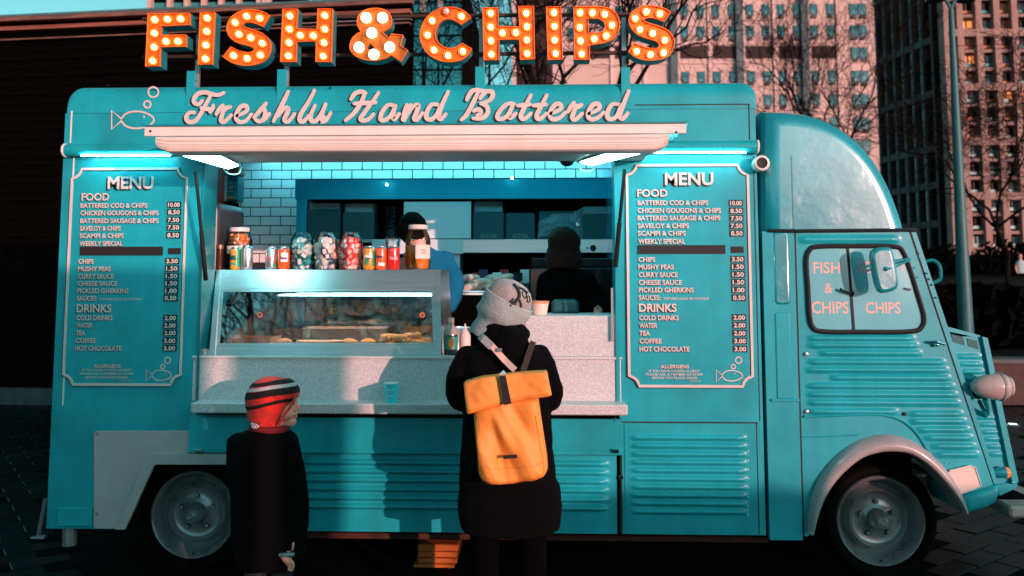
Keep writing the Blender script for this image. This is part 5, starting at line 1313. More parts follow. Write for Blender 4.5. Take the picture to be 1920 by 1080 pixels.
# ---- customer in the black coat
YW_ = -.50
fw = V(950, 1000, YW_); wroot = empty('person', (fw.x, YW_, 0), 'person in a long black coat and pale woolly hat, back turned, at the counter', 'person')
zy = lambda y: Zz(y, 950, YW_)
def rings(lst, Yc, zf):
    out = []
    for (py, a, b, ry) in lst:
        xa, xb = V(a, py, Yc).x, V(b, py, Yc).x
        out.append(((xa + xb) / 2, Yc, V((a + b) / 2, py, Yc).z, (xb - xa) / 2, ry))
    return out
m = MB()
hc_ = V(950, 572, YW_)
m.ball(hc_, .088, .100, .112, 20, 14)
limb(m, [hc_ + Vector((0, .01, -.07)), V(950, 650, YW_)], [.055, .062], 14)
torso(m, rings([(648, 915, 985, .06), (675, 880, 1012, .08), (760, 885, 1012, .09), (880, 880, 1030, .10), (960, 884, 1030, .10)], YW_, 0), 20)
for (hx, kx, ax) in ((908, 908, 905), (1000, 999, 1000)):
    a, k, f = V(hx, 950, YW_), V(kx, 1060, YW_), V(ax, 1060, YW_)
    limb(m, [a, Vector((k.x, YW_ - .01, .42)), Vector((f.x, YW_ + .01, .09))], [.072, .048, .038], 12)
    limb(m, [Vector((f.x, YW_ - .02, .05)), Vector((f.x, YW_ + .14, .035))], [.04, .032], 10)
for sx, (e, w) in ((-1, (V(858, 752, -.46), V(884, 742, -.26))), (1, (V(1036, 750, -.46), V(1012, 742, -.26)))):
    s_ = V(888 if sx < 0 else 1008, 668, YW_)
    limb(m, [s_, e, w], [.05, .04, .03], 10)
    hand(m, w, (-.5 * sx, .8, .05), (-.7 * sx, -.2, .6))
body = remeshed('body', m, SKIN, wroot, .0075, 4)
m = MB()
for hx, ax in ((909, 909), (999, 998)):
    a = V(hx, 940, YW_); f = V(ax, 1060, YW_)
    limb(m, [a, Vector((f.x, YW_, .44)), Vector((f.x + (.004), YW_, .10))], [.082, .068, .058], 14)
o = remeshed('trousers', m, TROU, wroot, .010, 4); wrinkle(o, .006, 9)
for ax in (909, 998):
    f = V(ax, 1060, YW_); m = MB()
    limb(m, [Vector((f.x, YW_ - .07, .05)), Vector((f.x, YW_ + .06, .055)), Vector((f.x, YW_ + .15, .04))], [.048, .048, .036], 12); m.box(f.x - .045, f.x + .045, YW_ - .11, YW_ + .17, .002, .03, .01)
    remeshed('boot', m, SHOE, wroot, .009, 3)
m = MB()
torso(m, rings([(640, 912, 990, .07), (650, 886, 1010, .095), (665, 868, 1022, .115), (700, 864, 1030, .130), (760, 868, 1032, .135), (820, 865, 1036, .14), (880, 862, 1042, .15), (920, 861, 1048, .165), (955, 860, 1053, .175), (976, 863, 1052, .178), (990, 866, 1049, .178)], YW_, 0), 32)
limb(m, [V(880, 672, YW_), V(858, 712, -.52), V(862, 748, -.47), V(886, 744, -.28)], [.062, .058, .058, .045], 14)
limb(m, [V(1012, 668, YW_), V(1028, 708, -.52), V(1030, 746, -.47), V(1010, 742, -.28)], [.060, .058, .060, .045], 14)
limb(m, [V(1046, 905, -.5), V(1047, 950, -.5)], [.012, .020], 8)
coat = remeshed('coat', m, COAT, wroot, .009, 5); wrinkle(coat, .008, 5); wrinkle(coat, .005, 16)
m = MB()
m.ball(V(943, 628, -.50), .128, .115, .060, 24, 12); m.ball(V(940, 612, -.50), .108, .105, .045, 24, 12); m.ball(V(958, 655, -.60), .085, .05, .10, 20, 12)
hd = remeshed('hood', m, COAT, wroot, .008, 5); wrinkle(hd, .008, 11)
# woolly hat: dome and turned-up cuff, both tilted to the right
HATM = mat('grey_knit', (.33, .295, .285), .9, var=.16, vscale=14, bump=.7, bscale=130, sheen=.2)
CUFFM = mat('teal_lit_knit', (.30, .37, .37), .9, var=.12, vscale=12, bump=.7, bscale=130, sheen=.2)  # teal light falling on the cuff is put into the knit colour
ax = Vector((.46, -.10, .88)).normalized(); rotm = ax.to_track_quat('Z', 'Y').to_matrix()
hcen = V(950, 571, YW_)
def tl(mb, prof, c, rotm, n=36, wob=0.0):
    b = len(mb.v)
    for (r, h) in prof:
        for k in range(n):
            a = 2 * math.pi * k / n; rr = r * (1 + wob * math.sin(3 * a + h * 40) + wob * .6 * math.sin(7 * a))
            mb.v.append(tuple(c + rotm @ Vector((rr * math.cos(a), rr * math.sin(a), h))))
    for i in range(len(prof) - 1):
        for k in range(n):
            l = (k + 1) % n; mb.f.append((b + i * n + k, b + i * n + l, b + (i + 1) * n + l, b + (i + 1) * n + k))
m = MB(); tl(m, [(.100, -.03), (.106, .0), (.107, .02), (.104, .045), (.094, .07), (.075, .092), (.05, .106), (.02, .113), (.0, .114)], hcen, rotm, 40, .008)
hat = m.build('woolly_hat', HATM, wroot, smooth=True)
m = MB(); tl(m, [(.088, -.165), (.094, -.14), (.098, -.115), (.104, -.09), (.110, -.065), (.116, -.035), (.119, -.005), (.119, .014), (.116, .020), (.118, .026), (.113, .030), (.108, .024), (.107, .010)], hcen, rotm, 72, .010)
og = hcen
for i_, v_ in enumerate(m.v):
    w_v = Vector(v_) - hcen; f_ = sstep(.02, -.10, (rotm.inverted() @ w_v).z)
    d_ = .010 * f_ * math.sin(w_v.x * 34 + w_v.z * 62) + .006 * f_ * mnoise.noise(w_v * 26); m.v[i_] = tuple(hcen + w_v * (1 + d_ / .11))
m.build('hat_cuff', CUFFM, hat, smooth=True, sharp=180)
# dark drawn motif on the crown of the hat
m = MB(); rnd = random.Random(2)
def onhat(u, v):   # u = angle, v = height
    prof = [(.106, .0), (.107, .02), (.104, .045), (.094, .07), (.075, .092), (.05, .106)]
    t = max(0, min(4.999, v * 5)); i = int(t); f = t - i; r = prof[i][0] * (1 - f) + prof[i + 1][0] * f; h = prof[i][1] * (1 - f) + prof[i + 1][1] * f
    return hcen + rotm @ Vector(((r + .002) * math.cos(u), (r + .002) * math.sin(u), h + .001))
def stroke(pts, w): m.tube([onhat(R(a), b) for a, b in catmull(pts, 5)], w, 6)
a0 = math.degrees(math.atan2(*reversed([(rotm.inverted() @ Vector((.45, -1, .2))).x, (rotm.inverted() @ Vector((.45, -1, .2))).y])))
for pts, w in (([(a0 - 28, .95), (a0 - 5, .8), (a0 + 4, .6), (a0, .4), (a0 - 8, .2), (a0 - 6, .02)], .0085), ([(a0 + 2, .55), (a0 + 14, .4), (a0 + 20, .2)], .006), ([(a0 - 2, .35), (a0 + 7, .2), (a0 + 9, .02)], .005), ([(a0 - 8, .45), (a0 - 14, .25), (a0 - 15, .1)], .004),
               ([(a0 + 10, .78), (a0 + 22, .86), (a0 + 30, .74), (a0 + 20, .62), (a0 + 10, .78)], .003), ([(a0 + 32, .7), (a0 + 44, .74), (a0 + 46, .58), (a0 + 34, .54), (a0 + 32, .7)], .003), ([(a0 - 30, .9), (a0 + 10, .93), (a0 + 40, .85)], .006)): stroke(pts, w)
m.build('hat_motif', INK, hat, smooth=True)

# ---- orange roll-top backpack
ORG = mat('orange_canvas', (.86, .31, .055), .55, var=.05, vscale=8, bump=.15, bscale=90)
YB = -.80
bpk = empty('backpack', (V(950, 830, YB).x, YB, V(950, 912, YB).z), 'bright orange roll-top backpack with a black strap, worn over the black coat', 'backpack')
lp = lambda l, Y: [(V(a, b, Y).x, V(a, b, Y).z) for a, b in l]
m = MB(); m.pillow(lp([(886, 772), (888, 800), (893, 850), (896, 893), (901, 906), (914, 912), (960, 911), (1000, 905), (1020, 897), (1028, 884), (1026, 860), (1018, 810), (1009, 748), (950, 745)], YB), YB, .035, .13, 5)
bag = remeshed('bag_body', m, ORG, bpk, .0075, 5)
me = bag.data; og = Vector(W['bag_body'])
for v in me.vertices:
    w = v.co + og; u = (w.x - og.x) / .19; t = (w.z - og.z) / .21
    if v.normal.y < -.2:
        d = .012 * math.sin((u * 3.0 + t * 2.2) * 2.2 + 1.0) * (1 - .4 * t) + .012 * mnoise.noise(w * 9) + .008 * mnoise.noise(Vector((w.x * 26 + w.z * 14, w.y * 8, w.z * 9)))
        d += .020 * math.exp(-((u + .15 + (t - .6) * .5) / .13) ** 2) * max(0, t) - .018 * math.exp(-((u + .35 - (.2 - t) * .25) / .10) ** 2) * sstep(.5, -.2, abs(t + .1) - .4)
        v.co.y -= d
me.update()
m = MB(); m.pillow(lp([(868, 718), (900, 708), (945, 703), (985, 699), (1026, 697), (1030, 720), (1035, 743), (990, 751), (950, 758), (910, 768), (875, 779), (871, 750)], YB - .03), YB - .03, .012, .09, 4)
flap = remeshed('roll_top', m, ORG, bpk, .0065, 3)
og = Vector(W['roll_top'])
for v in flap.data.vertices:
    w = v.co + og
    if v.normal.y < -.1: v.co.y -= .007 * math.sin(w.x * 26 + 1) + .008 * mnoise.noise(w * 10) + .004 * mnoise.noise(w * 31)
flap.data.update()
seam = mat('orange_piping', (.60, .18, .03), .6)
def yat(o_, x, z):
    og_ = Vector(W[o_.name]); best = None
    hit, loc, nr, ix = o_.ray_cast(Vector((x - og_.x, -1.0, z - og_.z)), Vector((0, 1, 0))); return (loc.y + og_.y) if hit else None
def seamline(o_, l, r_, nm):
    pts = []
    for a, b_ in catmull(l, 8):
        q = V(a, b_, YB); y = yat(o_, q.x, q.z)
        if y is not None: pts.append((q.x, y + r_ * .2, q.z))
    MB().tube(pts, r_, 5).build(nm, seam, bpk, smooth=True)
seamline(bag, [(892, 790), (898, 850), (903, 893), (925, 905), (965, 904), (1003, 898), (1019, 884), (1013, 840), (1004, 780)], .0022, 'piping')
seamline(bag, [(899, 872), (935, 880), (980, 876), (1020, 868)], .0014, 'seam')
seamline(flap, [(874, 768), (912, 760), (950, 749), (990, 742), (1029, 735)], .0013, 'seam')
seamline(flap, [(873, 773), (912, 764), (950, 753), (990, 746), (1030, 738)], .0013, 'seam')
MB().pprism([(936, 705), (948, 704), (959, 757), (945, 760)], YB - .054, YB - .048).build('webbing_strap', BLACK, bpk)
MB().pprism([(943, 855), (969, 853), (970, 859), (944, 861)], YB - .024, YB - .016).build('pocket_slot', BLACK, bpk)
m = MB()
sp = [V(903, 633, -.625), V(915, 641, -.645), V(931, 658, -.66), V(948, 677, -.67), V(966, 694, -.70)]
for i in range(len(sp) - 1): pass
def band(mb, pts, w, t=.003):
    n = len(mb.v); pts = [Vector(p) for p in pts]
    for i, p in enumerate(pts):
        d = (pts[min(i + 1, len(pts) - 1)] - pts[max(0, i - 1)]).normalized(); s_ = d.cross(Vector((0, -1, 0))).normalized() * w / 2
        for q, y in ((-1, 0), (1, 0), (1, t), (-1, t)): mb.v.append(tuple(p + s_ * q + Vector((0, y, 0))))
    for i in range(len(pts) - 1):
        for k in range(4): a = n + i * 4 + k; b = n + i * 4 + (k + 1) % 4; mb.f.append((a, b, b + 4, a + 4))
    mb.f += [(n, n + 1, n + 2, n + 3), tuple(n + (len(pts) - 1) * 4 + k for k in (3, 2, 1, 0))]
    return mb
band(m, [tuple(p) for p in catmull([tuple(p) for p in sp], 4)], .026).build('shoulder_strap', mat('peach_webbing', (.72, .52, .44), .6, bump=.3, bscale=200), bpk)
band(MB(), [V(900, 628, -.60), V(905, 634, -.635), V(922, 650, -.66)], .034).build('strap_end', mat('grey_webbing', (.35, .36, .37), .6), bpk)
MB().pbox(931, 653, 941, 660, -.672, -.664, .002).build('strap_buckle', RIM, bpk)
band(MB(), [V(1000, 640, -.63), V(990, 668, -.66), V(980, 700, -.70)], .026).build('shoulder_strap', mat('brown_webbing', (.025, .015, .012), .7), bpk)
MB().pprism([(934, 703), (944, 694), (951, 703)], YB + .0, YB + .004).build('paper_slip', mat('pale_blue_paper', (.30, .55, .62), .6), label='small pale blue paper slip poking out of the backpack top', cat='paper')

# ---- child with the red knitted hat
YC = -.50
cr = empty('person', (V(505, 1000, YC).x, YC, 0), 'child in a red knitted hat and black coat looking right towards the counter', 'person')
hb = V(508, 755, YC)
m = MB()
m.ball(V(512, 752, YC), .098, .080, .100, 20, 14)                      # skull
m.ball(V(534, 760, YC), .052, .062, .075, 16, 12)                      # face block
m.ball(V(545, 749, YC), .030, .052, .034, 14, 10)                      # brow
limb(m, [V(551, 752, YC), V(556, 759, YC), V(560.5, 766, YC)], [.009, .0100, .0105], 10)      # nose
m.ball(V(556.5, 768, YC), .010, .013, .008, 10, 8)
m.ball(V(555, 776, YC), .009, .016, .0055, 10, 8); m.ball(V(554, 781, YC), .009, .014, .0055, 10, 8)   # lips
m.ball(V(548, 790, YC), .020, .022, .017, 12, 8)                       # chin
limb(m, [V(515, 785, YC), V(545, 791, YC)], [.042, .024], 12)          # jaw
m.ball(V(536, 776, YC - .030), .034, .028, .030, 12, 10); m.ball(V(536, 776, YC + .030), .034, .028, .030, 12, 10)
limb(m, [V(508, 785, YC), V(503, 812, YC)], [.046, .052], 12)          # neck
torso(m, rings([(812, 480, 530, .05), (840, 452, 548, .07), (920, 450, 552, .08), (1000, 455, 560, .085)], YC, 0), 18)
limb(m, [V(540, 845, YC - .04), V(556, 920, YC - .05), V(563, 990, YC - .04), V(566, 1010, YC - .03)], [.036, .03, .024, .018], 10)
limb(m, [V(470, 845, YC + .02), V(462, 920, YC + .06), V(520, 1000, YC - .07), V(533, 1035, YC - .09)], [.036, .03, .024, .018], 10)
hand(m, V(553, 1002, YC - .05), (-.1, -.1, -1), (.2, -.9, .1), .62)
hand(m, V(527, 1032, YC - .09), (.5, -.1, -.6), (.6, -.2, .6), .62)
for hx in (480, 530):
    a, f = V(hx, 1000, YC), V(hx, 1040, YC)
    limb(m, [a, Vector((f.x, YC, .24)), Vector((f.x, YC, .07))], [.055, .038, .03], 10)
    limb(m, [Vector((f.x - .01, YC, .035)), Vector((f.x + .09, YC, .03))], [.03, .025], 8)
remeshed('body', m, SKIN, cr, .0042, 2)
MB().ball(V(549.5, 757.5, YC - .040), .0065, .006, .0045, 10, 8).build('eye', mat('dark_eye', (.01, .006, .005), .15, coat=1), cr, smooth=True)
MB().tube([V(545, 752.5, YC - .045), V(549, 751, YC - .043), V(553, 752.5, YC - .034)], [.0015, .003, .0015], 6).build('eyebrow', mat('brow_hair', (.03, .012, .008), .8), cr)
MB().tube([V(551, 778.6, YC - .020), V(556, 778.4, YC - .008)], .0016, 5).build('mouth_line', mat('lip_shadow', (.35, .08, .06), .5), cr)
# hat: covers crown, ear and nape
RED = mat('red_knit', (.66, .016, .010), .85, var=.18, vscale=26, bump=.6, bscale=160, sheen=.2)
m = MB()
m.ball(V(507, 750, YC), .114, .094, .108, 24, 16); m.ball(V(494, 775, YC), .074, .074, .066, 20, 12); m.ball(V(528, 737, YC), .082, .088, .070, 20, 12)
limb(m, [V(512, 790, YC), V(500, 797, YC)], [.058, .050], 12)
h_ = remeshed('knitted_hat', m, RED, cr, .0055, 3)
# cut the face opening: drop the hat where the face is
bm = bmesh.new(); bm.from_mesh(h_.data); og = Vector(W['knitted_hat'])
A1, A2, A3 = V(559, 739, YC), V(541, 768, YC), V(521, 800, YC)
def faceside(p):
    if p.z > A1.z: return False
    if p.z > A2.z: t = (A1.z - p.z) / (A1.z - A2.z); xx = A1.x + (A2.x - A1.x) * t
    else: t = (A2.z - p.z) / (A2.z - A3.z); xx = A2.x + (A3.x - A2.x) * t
    return p.x > xx
bmesh.ops.delete(bm, geom=[f for f in bm.faces if faceside(f.calc_center_median() + og)], context='FACES')
bm.to_mesh(h_.data); bm.free()
def ebox(px, py): pass
rim_ = [V(559, 739, YC - .0), V(555, 745, YC - .055), V(541, 768, YC - .088), V(530, 783, YC - .082), V(521, 799, YC - .055)]
MB().tube([tuple(p) for p in catmull([tuple(p) for p in rim_], 5)], .0055, 6).build('hat_edge', RED, h_, smooth=True)
# plain dark knitted bands running round the hat
def hatring(x_, tilt, sc):
    c = V(507, 750, YC); pts = []
    for k in range(40):
        a = 2 * math.pi * k / 40; zz_ = x_; rr = math.sqrt(max(0, 1 - zz_ * zz_))
        p = Vector((.1145 * rr * math.cos(a), .0945 * rr * math.sin(a), .1085 * zz_)); p.z += tilt * math.cos(a) * .05
        pts.append(c + p * sc)
    return pts
def knitband(zf_, tilt, hh, mt):
    c = V(507, 750, YC); og_ = Vector(W['knitted_hat']); mb_ = MB(); n = 80; prev = None
    for k in range(n + 1):
        a = 2 * math.pi * k / n; d_ = Vector((math.cos(a), math.sin(a), 0)); pr_ = []
        for s_ in (-.5, -.17, .17, .5):
            z = c.z + .108 * zf_ + tilt * math.cos(a) * .05 + hh * s_
            hit, loc, nr, ix = h_.ray_cast(Vector((c.x, c.y, z)) + d_ * .3 - og_, -d_)
            if not hit or (loc + og_ - Vector((c.x, c.y, z))).dot(d_) < 0: pr_ = None; break
            pr_.append(loc + og_ + nr * .0016)
        if pr_ and prev:
            b0 = len(mb_.v); mb_.v += [tuple(p) for p in prev + pr_]
            for q in range(3): mb_.f.append((b0 + q, b0 + q + 1, b0 + q + 5, b0 + q + 4))
        prev = pr_
    mb_.build('hat_band', mt, h_, smooth=True)
BKN = mat('black_knit', (.006, .004, .004), .9, bump=.5, bscale=160)
knitband(.72, .2, .016, BKN); knitband(.34, .32, .030, BKN); knitband(-.10, .45, .016, BKN)
knitband(.55, .26, .014, mat('pale_grey_knit', (.42, .44, .45), .9, bump=.5, bscale=160))
# coat, collar, scarf
m = MB()
torso(m, rings([(803, 478, 538, .06), (812, 448, 552, .08), (826, 436, 560, .095), (850, 432, 563, .105), (900, 432, 565, .110), (950, 434, 567, .112), (1000, 438, 571, .115), (1040, 442, 572, .115), (1062, 450, 562, .105)], YC, 0), 28)
limb(m, [V(546, 842, YC - .05), V(559, 900, YC - .07), V(566, 960, YC - .06), V(561, 1008, YC - .05)], [.044, .042, .036, .034], 12)
limb(m, [V(452, 838, YC + .0), V(446, 920, YC + .02), V(470, 1000, YC - .07), V(528, 1026, YC - .09)], [.044, .042, .040, .032], 12)
m.box(V(429, 815, YC).x, V(470, 815, YC).x, YC - .05, YC + .07, V(450, 905, YC).z, V(450, 814, YC).z, .02)
c_ = remeshed('coat', m, COAT, cr, .008, 4); wrinkle(c_, .006, 8)
sc_ = [V(505 + 32 * math.cos(a), 803 + 5 * math.sin(a * 1) , YC - .055 * math.sin(a)) for a in [2 * math.pi * k / 24 for k in range(24)]]
MB().tube([tuple(p) for p in sc_], .018, 8, closed=True).build('red_collar', mat('dark_red_fleece', (.16, .008, .008), .9, bump=.4, bscale=90), cr, smooth=True)
b_ = MB().ball(V(478, 797, YC - .05), .020, .014, .016, 12, 8).build('striped_scarf', CW, cr, smooth=True)
for k in range(3): MB().tube([V(471 + k * 4.5, 799 + k, YC - .062), V(477 + k * 4, 793 + k, YC - .0665), V(483 + k * 3, 791 + k * 2.2, YC - .060)], .0022, 5).build('scarf_stripe', INK, b_)
m = MB()
for hx in (480, 530):
    f = V(hx, 1040, YC); limb(m, [V(hx, 1000, YC), Vector((f.x, YC, .25)), Vector((f.x, YC, .08))], [.062, .052, .045], 12)
remeshed('trousers', m, mat('dark_teal_trousers', (.004, .012, .015), .85), cr, .009, 3)
for hx in (480, 530):
    f = V(hx, 1040, YC); m = MB(); limb(m, [Vector((f.x - .02, YC, .04)), Vector((f.x + .10, YC, .035))], [.042, .034], 10)
    remeshed('shoe', m, SHOE, cr, .008, 2)
q = V(538, 1042, YC - .12)
MB().pillow(rrect(q.x - .038, q.z - .009, q.x + .03, q.z + .010, .008), q.y, .006, .02).build('toy_car', mat('toy_metal', (.25, .35, .36), .25, metal=.6, var=.6, vscale=60), smooth=True, label='small shiny metal toy held in the hand of the child', cat='toy')

# ---- staff
BLUE = mat('blue_fleece', (.004, .115, .21), .9, spec=.2, bump=.4, bscale=60, sheen=.0)
def staff(label, Y, headpx, hr, coat_rings, arms, cloth, bun, hair_col, cat='person'):
    r = empty('person', (V(headpx[0], headpx[1], Y).x, Y, FL), label, cat)
    hcn = V(headpx[0], headpx[1], Y)
    m = MB(); m.ball(hcn, hr * .9, hr, hr * 1.15, 16, 12); limb(m, [hcn, V(coat_rings[0][1] * .5 + coat_rings[0][2] * .5, coat_rings[0][0] + 8, Y)], [hr * .55, hr * .6], 10)
    rg = rings(coat_rings, Y, 0)
    torso(m, [(a, b, c, d * .8, e * .8) for a, b, c, d, e in rg], 16)
    low = rg[-1]
    for sx in (-1, 1): limb(m, [(low[0] + sx * .09, Y, low[2]), (low[0] + sx * .1, Y, FL + .45), (low[0] + sx * .1, Y, FL + .06)], [.08, .055, .04], 10)
    for a in arms:
        limb(m, a, [.045] + [.036] * (len(a) - 2) + [.028], 10); hand(m, a[-1], Vector(a[-1]) - Vector(a[-2]), (0, -.3, 1), .9)
    remeshed('body', m, SKIN, r, .010, 3)
    m = MB(); torso(m, [(a, b, c, d, e) for a, b, c, d, e in rg], 24)
    for a in arms: limb(m, [Vector(a[0])] + [Vector(p) for p in a[1:-1]] + [Vector(a[-2]).lerp(Vector(a[-1]), .7)], [.066] + [.062] * (len(a) - 2) + [.052], 12)
    c = remeshed('top', m, cloth, r, .011, 4); wrinkle(c, .012, 8)
    m = MB()
    for sx in (-1, 1): limb(m, [(low[0] + sx * .09, Y, low[2] + .05), (low[0] + sx * .1, Y, FL + .45), (low[0] + sx * .1, Y, FL + .09)], [.10, .075, .065], 10)
    remeshed('trousers', m, TROU, r, .012, 3)
    m = MB(); 
    for b in bun: m.ball(V(b[0], b[1], Y - b[5]), b[2], b[3], b[4], 14, 10)
    hh = remeshed('hair', m, hair_col, r, .008, 2); wrinkle(hh, .006, 30)
    return r
HB = mat('black_hair', (.0015, .001, .001), .9, spec=.1, bump=.8, bscale=60, stretch=(6, 6, 1)); HBR = mat('brown_hair', (.03, .010, .006), .7, spec=.2, var=.5, vscale=18, bump=.8, bscale=50, stretch=(6, 6, 1))
Ys = .95
staff('worker in a bright blue fleece bending behind the tall gherkin jar', Ys, (774, 432), .085,
      [(462, 772, 806, .08), (478, 756, 832, .11), (505, 750, 846, .13), (550, 748, 850, .14), (600, 752, 846, .13)],
      [[V(832, 490, Ys), V(852, 530, Ys - .06), V(846, 562, Ys - .14), V(822, 585, Ys - .22)]], BLUE,
      [(773, 428, .092, .10, .105, .0), (769, 412, .042, .045, .03, .0), (778, 405, .015, .015, .03, .0)], HB)
Y2 = 1.0 - .35
staff('worker with long dark brown hair and black clothes at the range', Y2, (1057, 462), .085,
      [(500, 1038, 1078, .08), (518, 1010, 1102, .10), (560, 1002, 1110, .12), (640, 1005, 1110, .12)],
      [[V(1094, 525, Y2), V(1122, 565, Y2 - .05), V(1121, 582, Y2 - .18)]], TROU,
      [(1057, 455, .098, .10, .10, .0), (1057, 485, .112, .09, .12, .0)], HBR)
# ================================================================ ground, background buildings, trees
GR = mat('dark_wet_paving', (.0022, .0032, .0036), .55, spec=.12, var=.5, vscale=3, bump=.3, bscale=25)
PV = [mat('paver_%d' % i, c,   .42, spec=.26, var=.35, vscale=7, bump=.35, bscale=60) for i, c in enumerate(((.004, .007, .008), (.006, .010, .011), (.0028, .005, .0055)))]
ground = MB().add([(-300, -120, -.012), (300, -120, -.012), (300, 400, -.012), (-300, 400, -.012)], [(0, 1, 2, 3)]).build('ground', GR, kind='structure')
paving = MB().box(-14, 16, -8, 6.3, -.011, -.006).build('paving', GR, kind='structure')
rnd = random.Random(11)
PW, PD, ANG = .30, .15, R(38); ca, sa = math.cos(ANG), math.sin(ANG)
def pproj(x, y, z):
    x, y, z = x, y + CAM_D, z - CAM_H
    xx = x * math.cos(YAW) + y * math.sin(YAW); yy = -x * math.sin(YAW) + y * math.cos(YAW)
    dep = yy * math.cos(PITCH) + z * math.sin(PITCH); u = -yy * math.sin(PITCH) + z * math.cos(PITCH)
    return (CX + FPX * xx / dep, CY - FPX * u / dep) if dep > .2 else (9e9, 9e9)
protos = {}; near = []; far = MB()
for j in range(-70, 110):
    for i in range(-60, 75):
        u = (i + .5 * (j % 2)) * PW; v = j * PD; x, y = u * ca - v * sa, u * sa + v * ca
        if not (-13 < x < 14 and -.6 < y < 6.2): continue
        a, b = pproj(x, y, 0)
        if not (-260 < a < 2180 and 745 < b < 1250): continue
        vis = (a < 100 and b < 1090) or (a > 1745 and b < 1090 and a < 1930)
        if vis and a > -30: near.append((-b, x, y))
        else:
            w, d = PW / 2 - .004, PD / 2 - .004; z = rnd.uniform(-.002, .002)
            k = len(far.v)
            for (p, q, zt_) in ((-w, -d, z), (w, -d, z), (w, d, z), (-w, d, z)): far.v.append((x + p * ca - q * sa, y + p * sa + q * ca, zt_))
            far.f.append((k, k + 1, k + 2, k + 3))
near.sort()
for n_, (b, x, y) in enumerate(near[:290]):
    k = rnd.randrange(3); w, d = PW / 2 - .005, PD / 2 - .005
    if k not in protos:
        o = MB().box(-w, w, -d, d, -.03, .0, .004).build('paver', PV[k], paving); protos[k] = o
    else: o = protos[k].copy(); COL.objects.link(o)
    o.location = Vector((x, y, -.015 + rnd.uniform(-.0025, .0025))) - W['paving']; o.rotation_euler = (rnd.uniform(-.006, .006), rnd.uniform(-.006, .006), ANG)
for (b, x, y) in near[290:]:
    w, d = PW / 2 - .004, PD / 2 - .004; k = len(far.v)
    for (p, q) in ((-w, -d), (w, -d), (w, d), (-w, d)): far.v.append((x + p * ca - q * sa, y + p * sa + q * ca, rnd.uniform(-.002, .002)))
    far.f.append((k, k + 1, k + 2, k + 3))
far.build('paver_field', mat('matte_pavers', (.0030, .0042, .0046), .9, spec=.05, var=.4, vscale=5), paving, kind='stuff')

# --- dark pavilion at the left
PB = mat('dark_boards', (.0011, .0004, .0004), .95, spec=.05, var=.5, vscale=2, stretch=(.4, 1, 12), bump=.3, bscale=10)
pa, pb = P(772, 500, 5.7), P(-420, 500, 6.6)
pav = empty('pavilion', (0, 6.2, 0), 'low dark boarded pavilion with a layered rust brown roof edge behind the truck', 'building')
dv = Vector((pb.x - pa.x, pb.y - pa.y, 0)); Ln = dv.length; dv.normalize(); nv = Vector((dv.y, -dv.x, 0)); nv = nv if nv.y < 0 else -nv
def lbox(name, s0, s1, out0, out1, z0, z1, mt, parent=pav, sb=0):
    m = MB(); vs = []
    for s_ in (s0, s1):
        for o_ in (out0, out1):
            for z in (z0, z1): p = Vector((pa.x, pa.y, 0)) + dv * (s_ + (sb if s_ == s0 and o_ == out0 else 0)) + nv * o_; vs.append((p.x, p.y, z))
    m.add(vs, [(0, 1, 3, 2), (4, 6, 7, 5), (0, 4, 5, 1), (2, 3, 7, 6), (0, 2, 6, 4), (1, 5, 7, 3)])
    return m.build(name, mt, parent)
zc = lambda y: P(772, y, 5.7).z
lbox('core', 0.02, Ln, -6, -.06, 0, zc(12), VOID, sb=1.6)
lbox('roof', -.02, Ln, -6.1, .16, zc(4.5), zc(0), mat('zinc_roof', (.10, .20, .21), .4, metal=.4, var=.2), sb=1.6)
lbox('fascia', -.005, Ln, .04, .15, zc(12), zc(4.6), mat('rust_fascia', (.16, .075, .055), .6, var=.5, vscale=5, stretch=(.5, 1, 4)))
lbox('beam', .04, Ln, -.06, .06, zc(26), zc(18.5), mat('rust_beam', (.22, .075, .05), .55, var=.4, vscale=3, stretch=(.3, 1, 4)))
lbox('beam', .04, 3.4, -.058, .02, zc(36), zc(34.8), mat('grey_beam', (.3, .25, .24), .6))
lbox('beam', .05, Ln, -.058, .03, zc(44.5), zc(42), mat('rust_fascia', (1, 1, 1)))
zb0 = .42
k = 0; z = zc(50)
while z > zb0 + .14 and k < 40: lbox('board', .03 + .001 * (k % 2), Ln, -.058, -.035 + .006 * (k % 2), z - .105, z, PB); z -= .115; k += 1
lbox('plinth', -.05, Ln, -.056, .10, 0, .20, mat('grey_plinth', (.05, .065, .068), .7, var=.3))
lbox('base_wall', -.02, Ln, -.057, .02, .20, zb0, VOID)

# --- towers
def pxrect(a, b, c, d, Y): return P(a, (b + d) / 2, Y).x, P(c, (b + d) / 2, Y).x, P((a + c) / 2, d, Y).z, P((a + c) / 2, b, Y).z
PINK = mat('pink_stone_facade', (.50, .36, .32), .8, var=.10, vscale=.10, bump=.1, bscale=2)
PINKL = mat('pale_pilaster', (.58, .41, .37), .8, var=.08, vscale=.2); WG = mat('tower_window', (.015, .09, .105), .12, coat=1, var=.5, vscale=.2)
DARKW = mat('window_surround', (.05, .03, .03), .7)
TY = 150.0
xa, xb = P(960, 60, TY).x, P(1655, 130, TY).x
tower = empty('tower_block', ((xa + xb) / 2, TY, 0), 'tall pink stone tower block with rows of small dark windows and a louvred floor', 'building')
MB().box(xa, xb, TY, TY + 25, 0, P(1400, -500, TY).z).build('facade', PINK, tower)
cols = [(1283, 14), (1313, 14), (1342, 14), (1373, 14), (1406, 14), (1436, 14), (1464, 14), (1495, 14), (1526, 14), (1557, 14)]
for k in range(1, 9): cols.append((1283 - 30.4 * k + (.8 if k % 2 else 0), 14))
rowy = [-62, -21, 19, 59, 144, 188, 232, 273, 314, 355, 396]
wmesh = {}
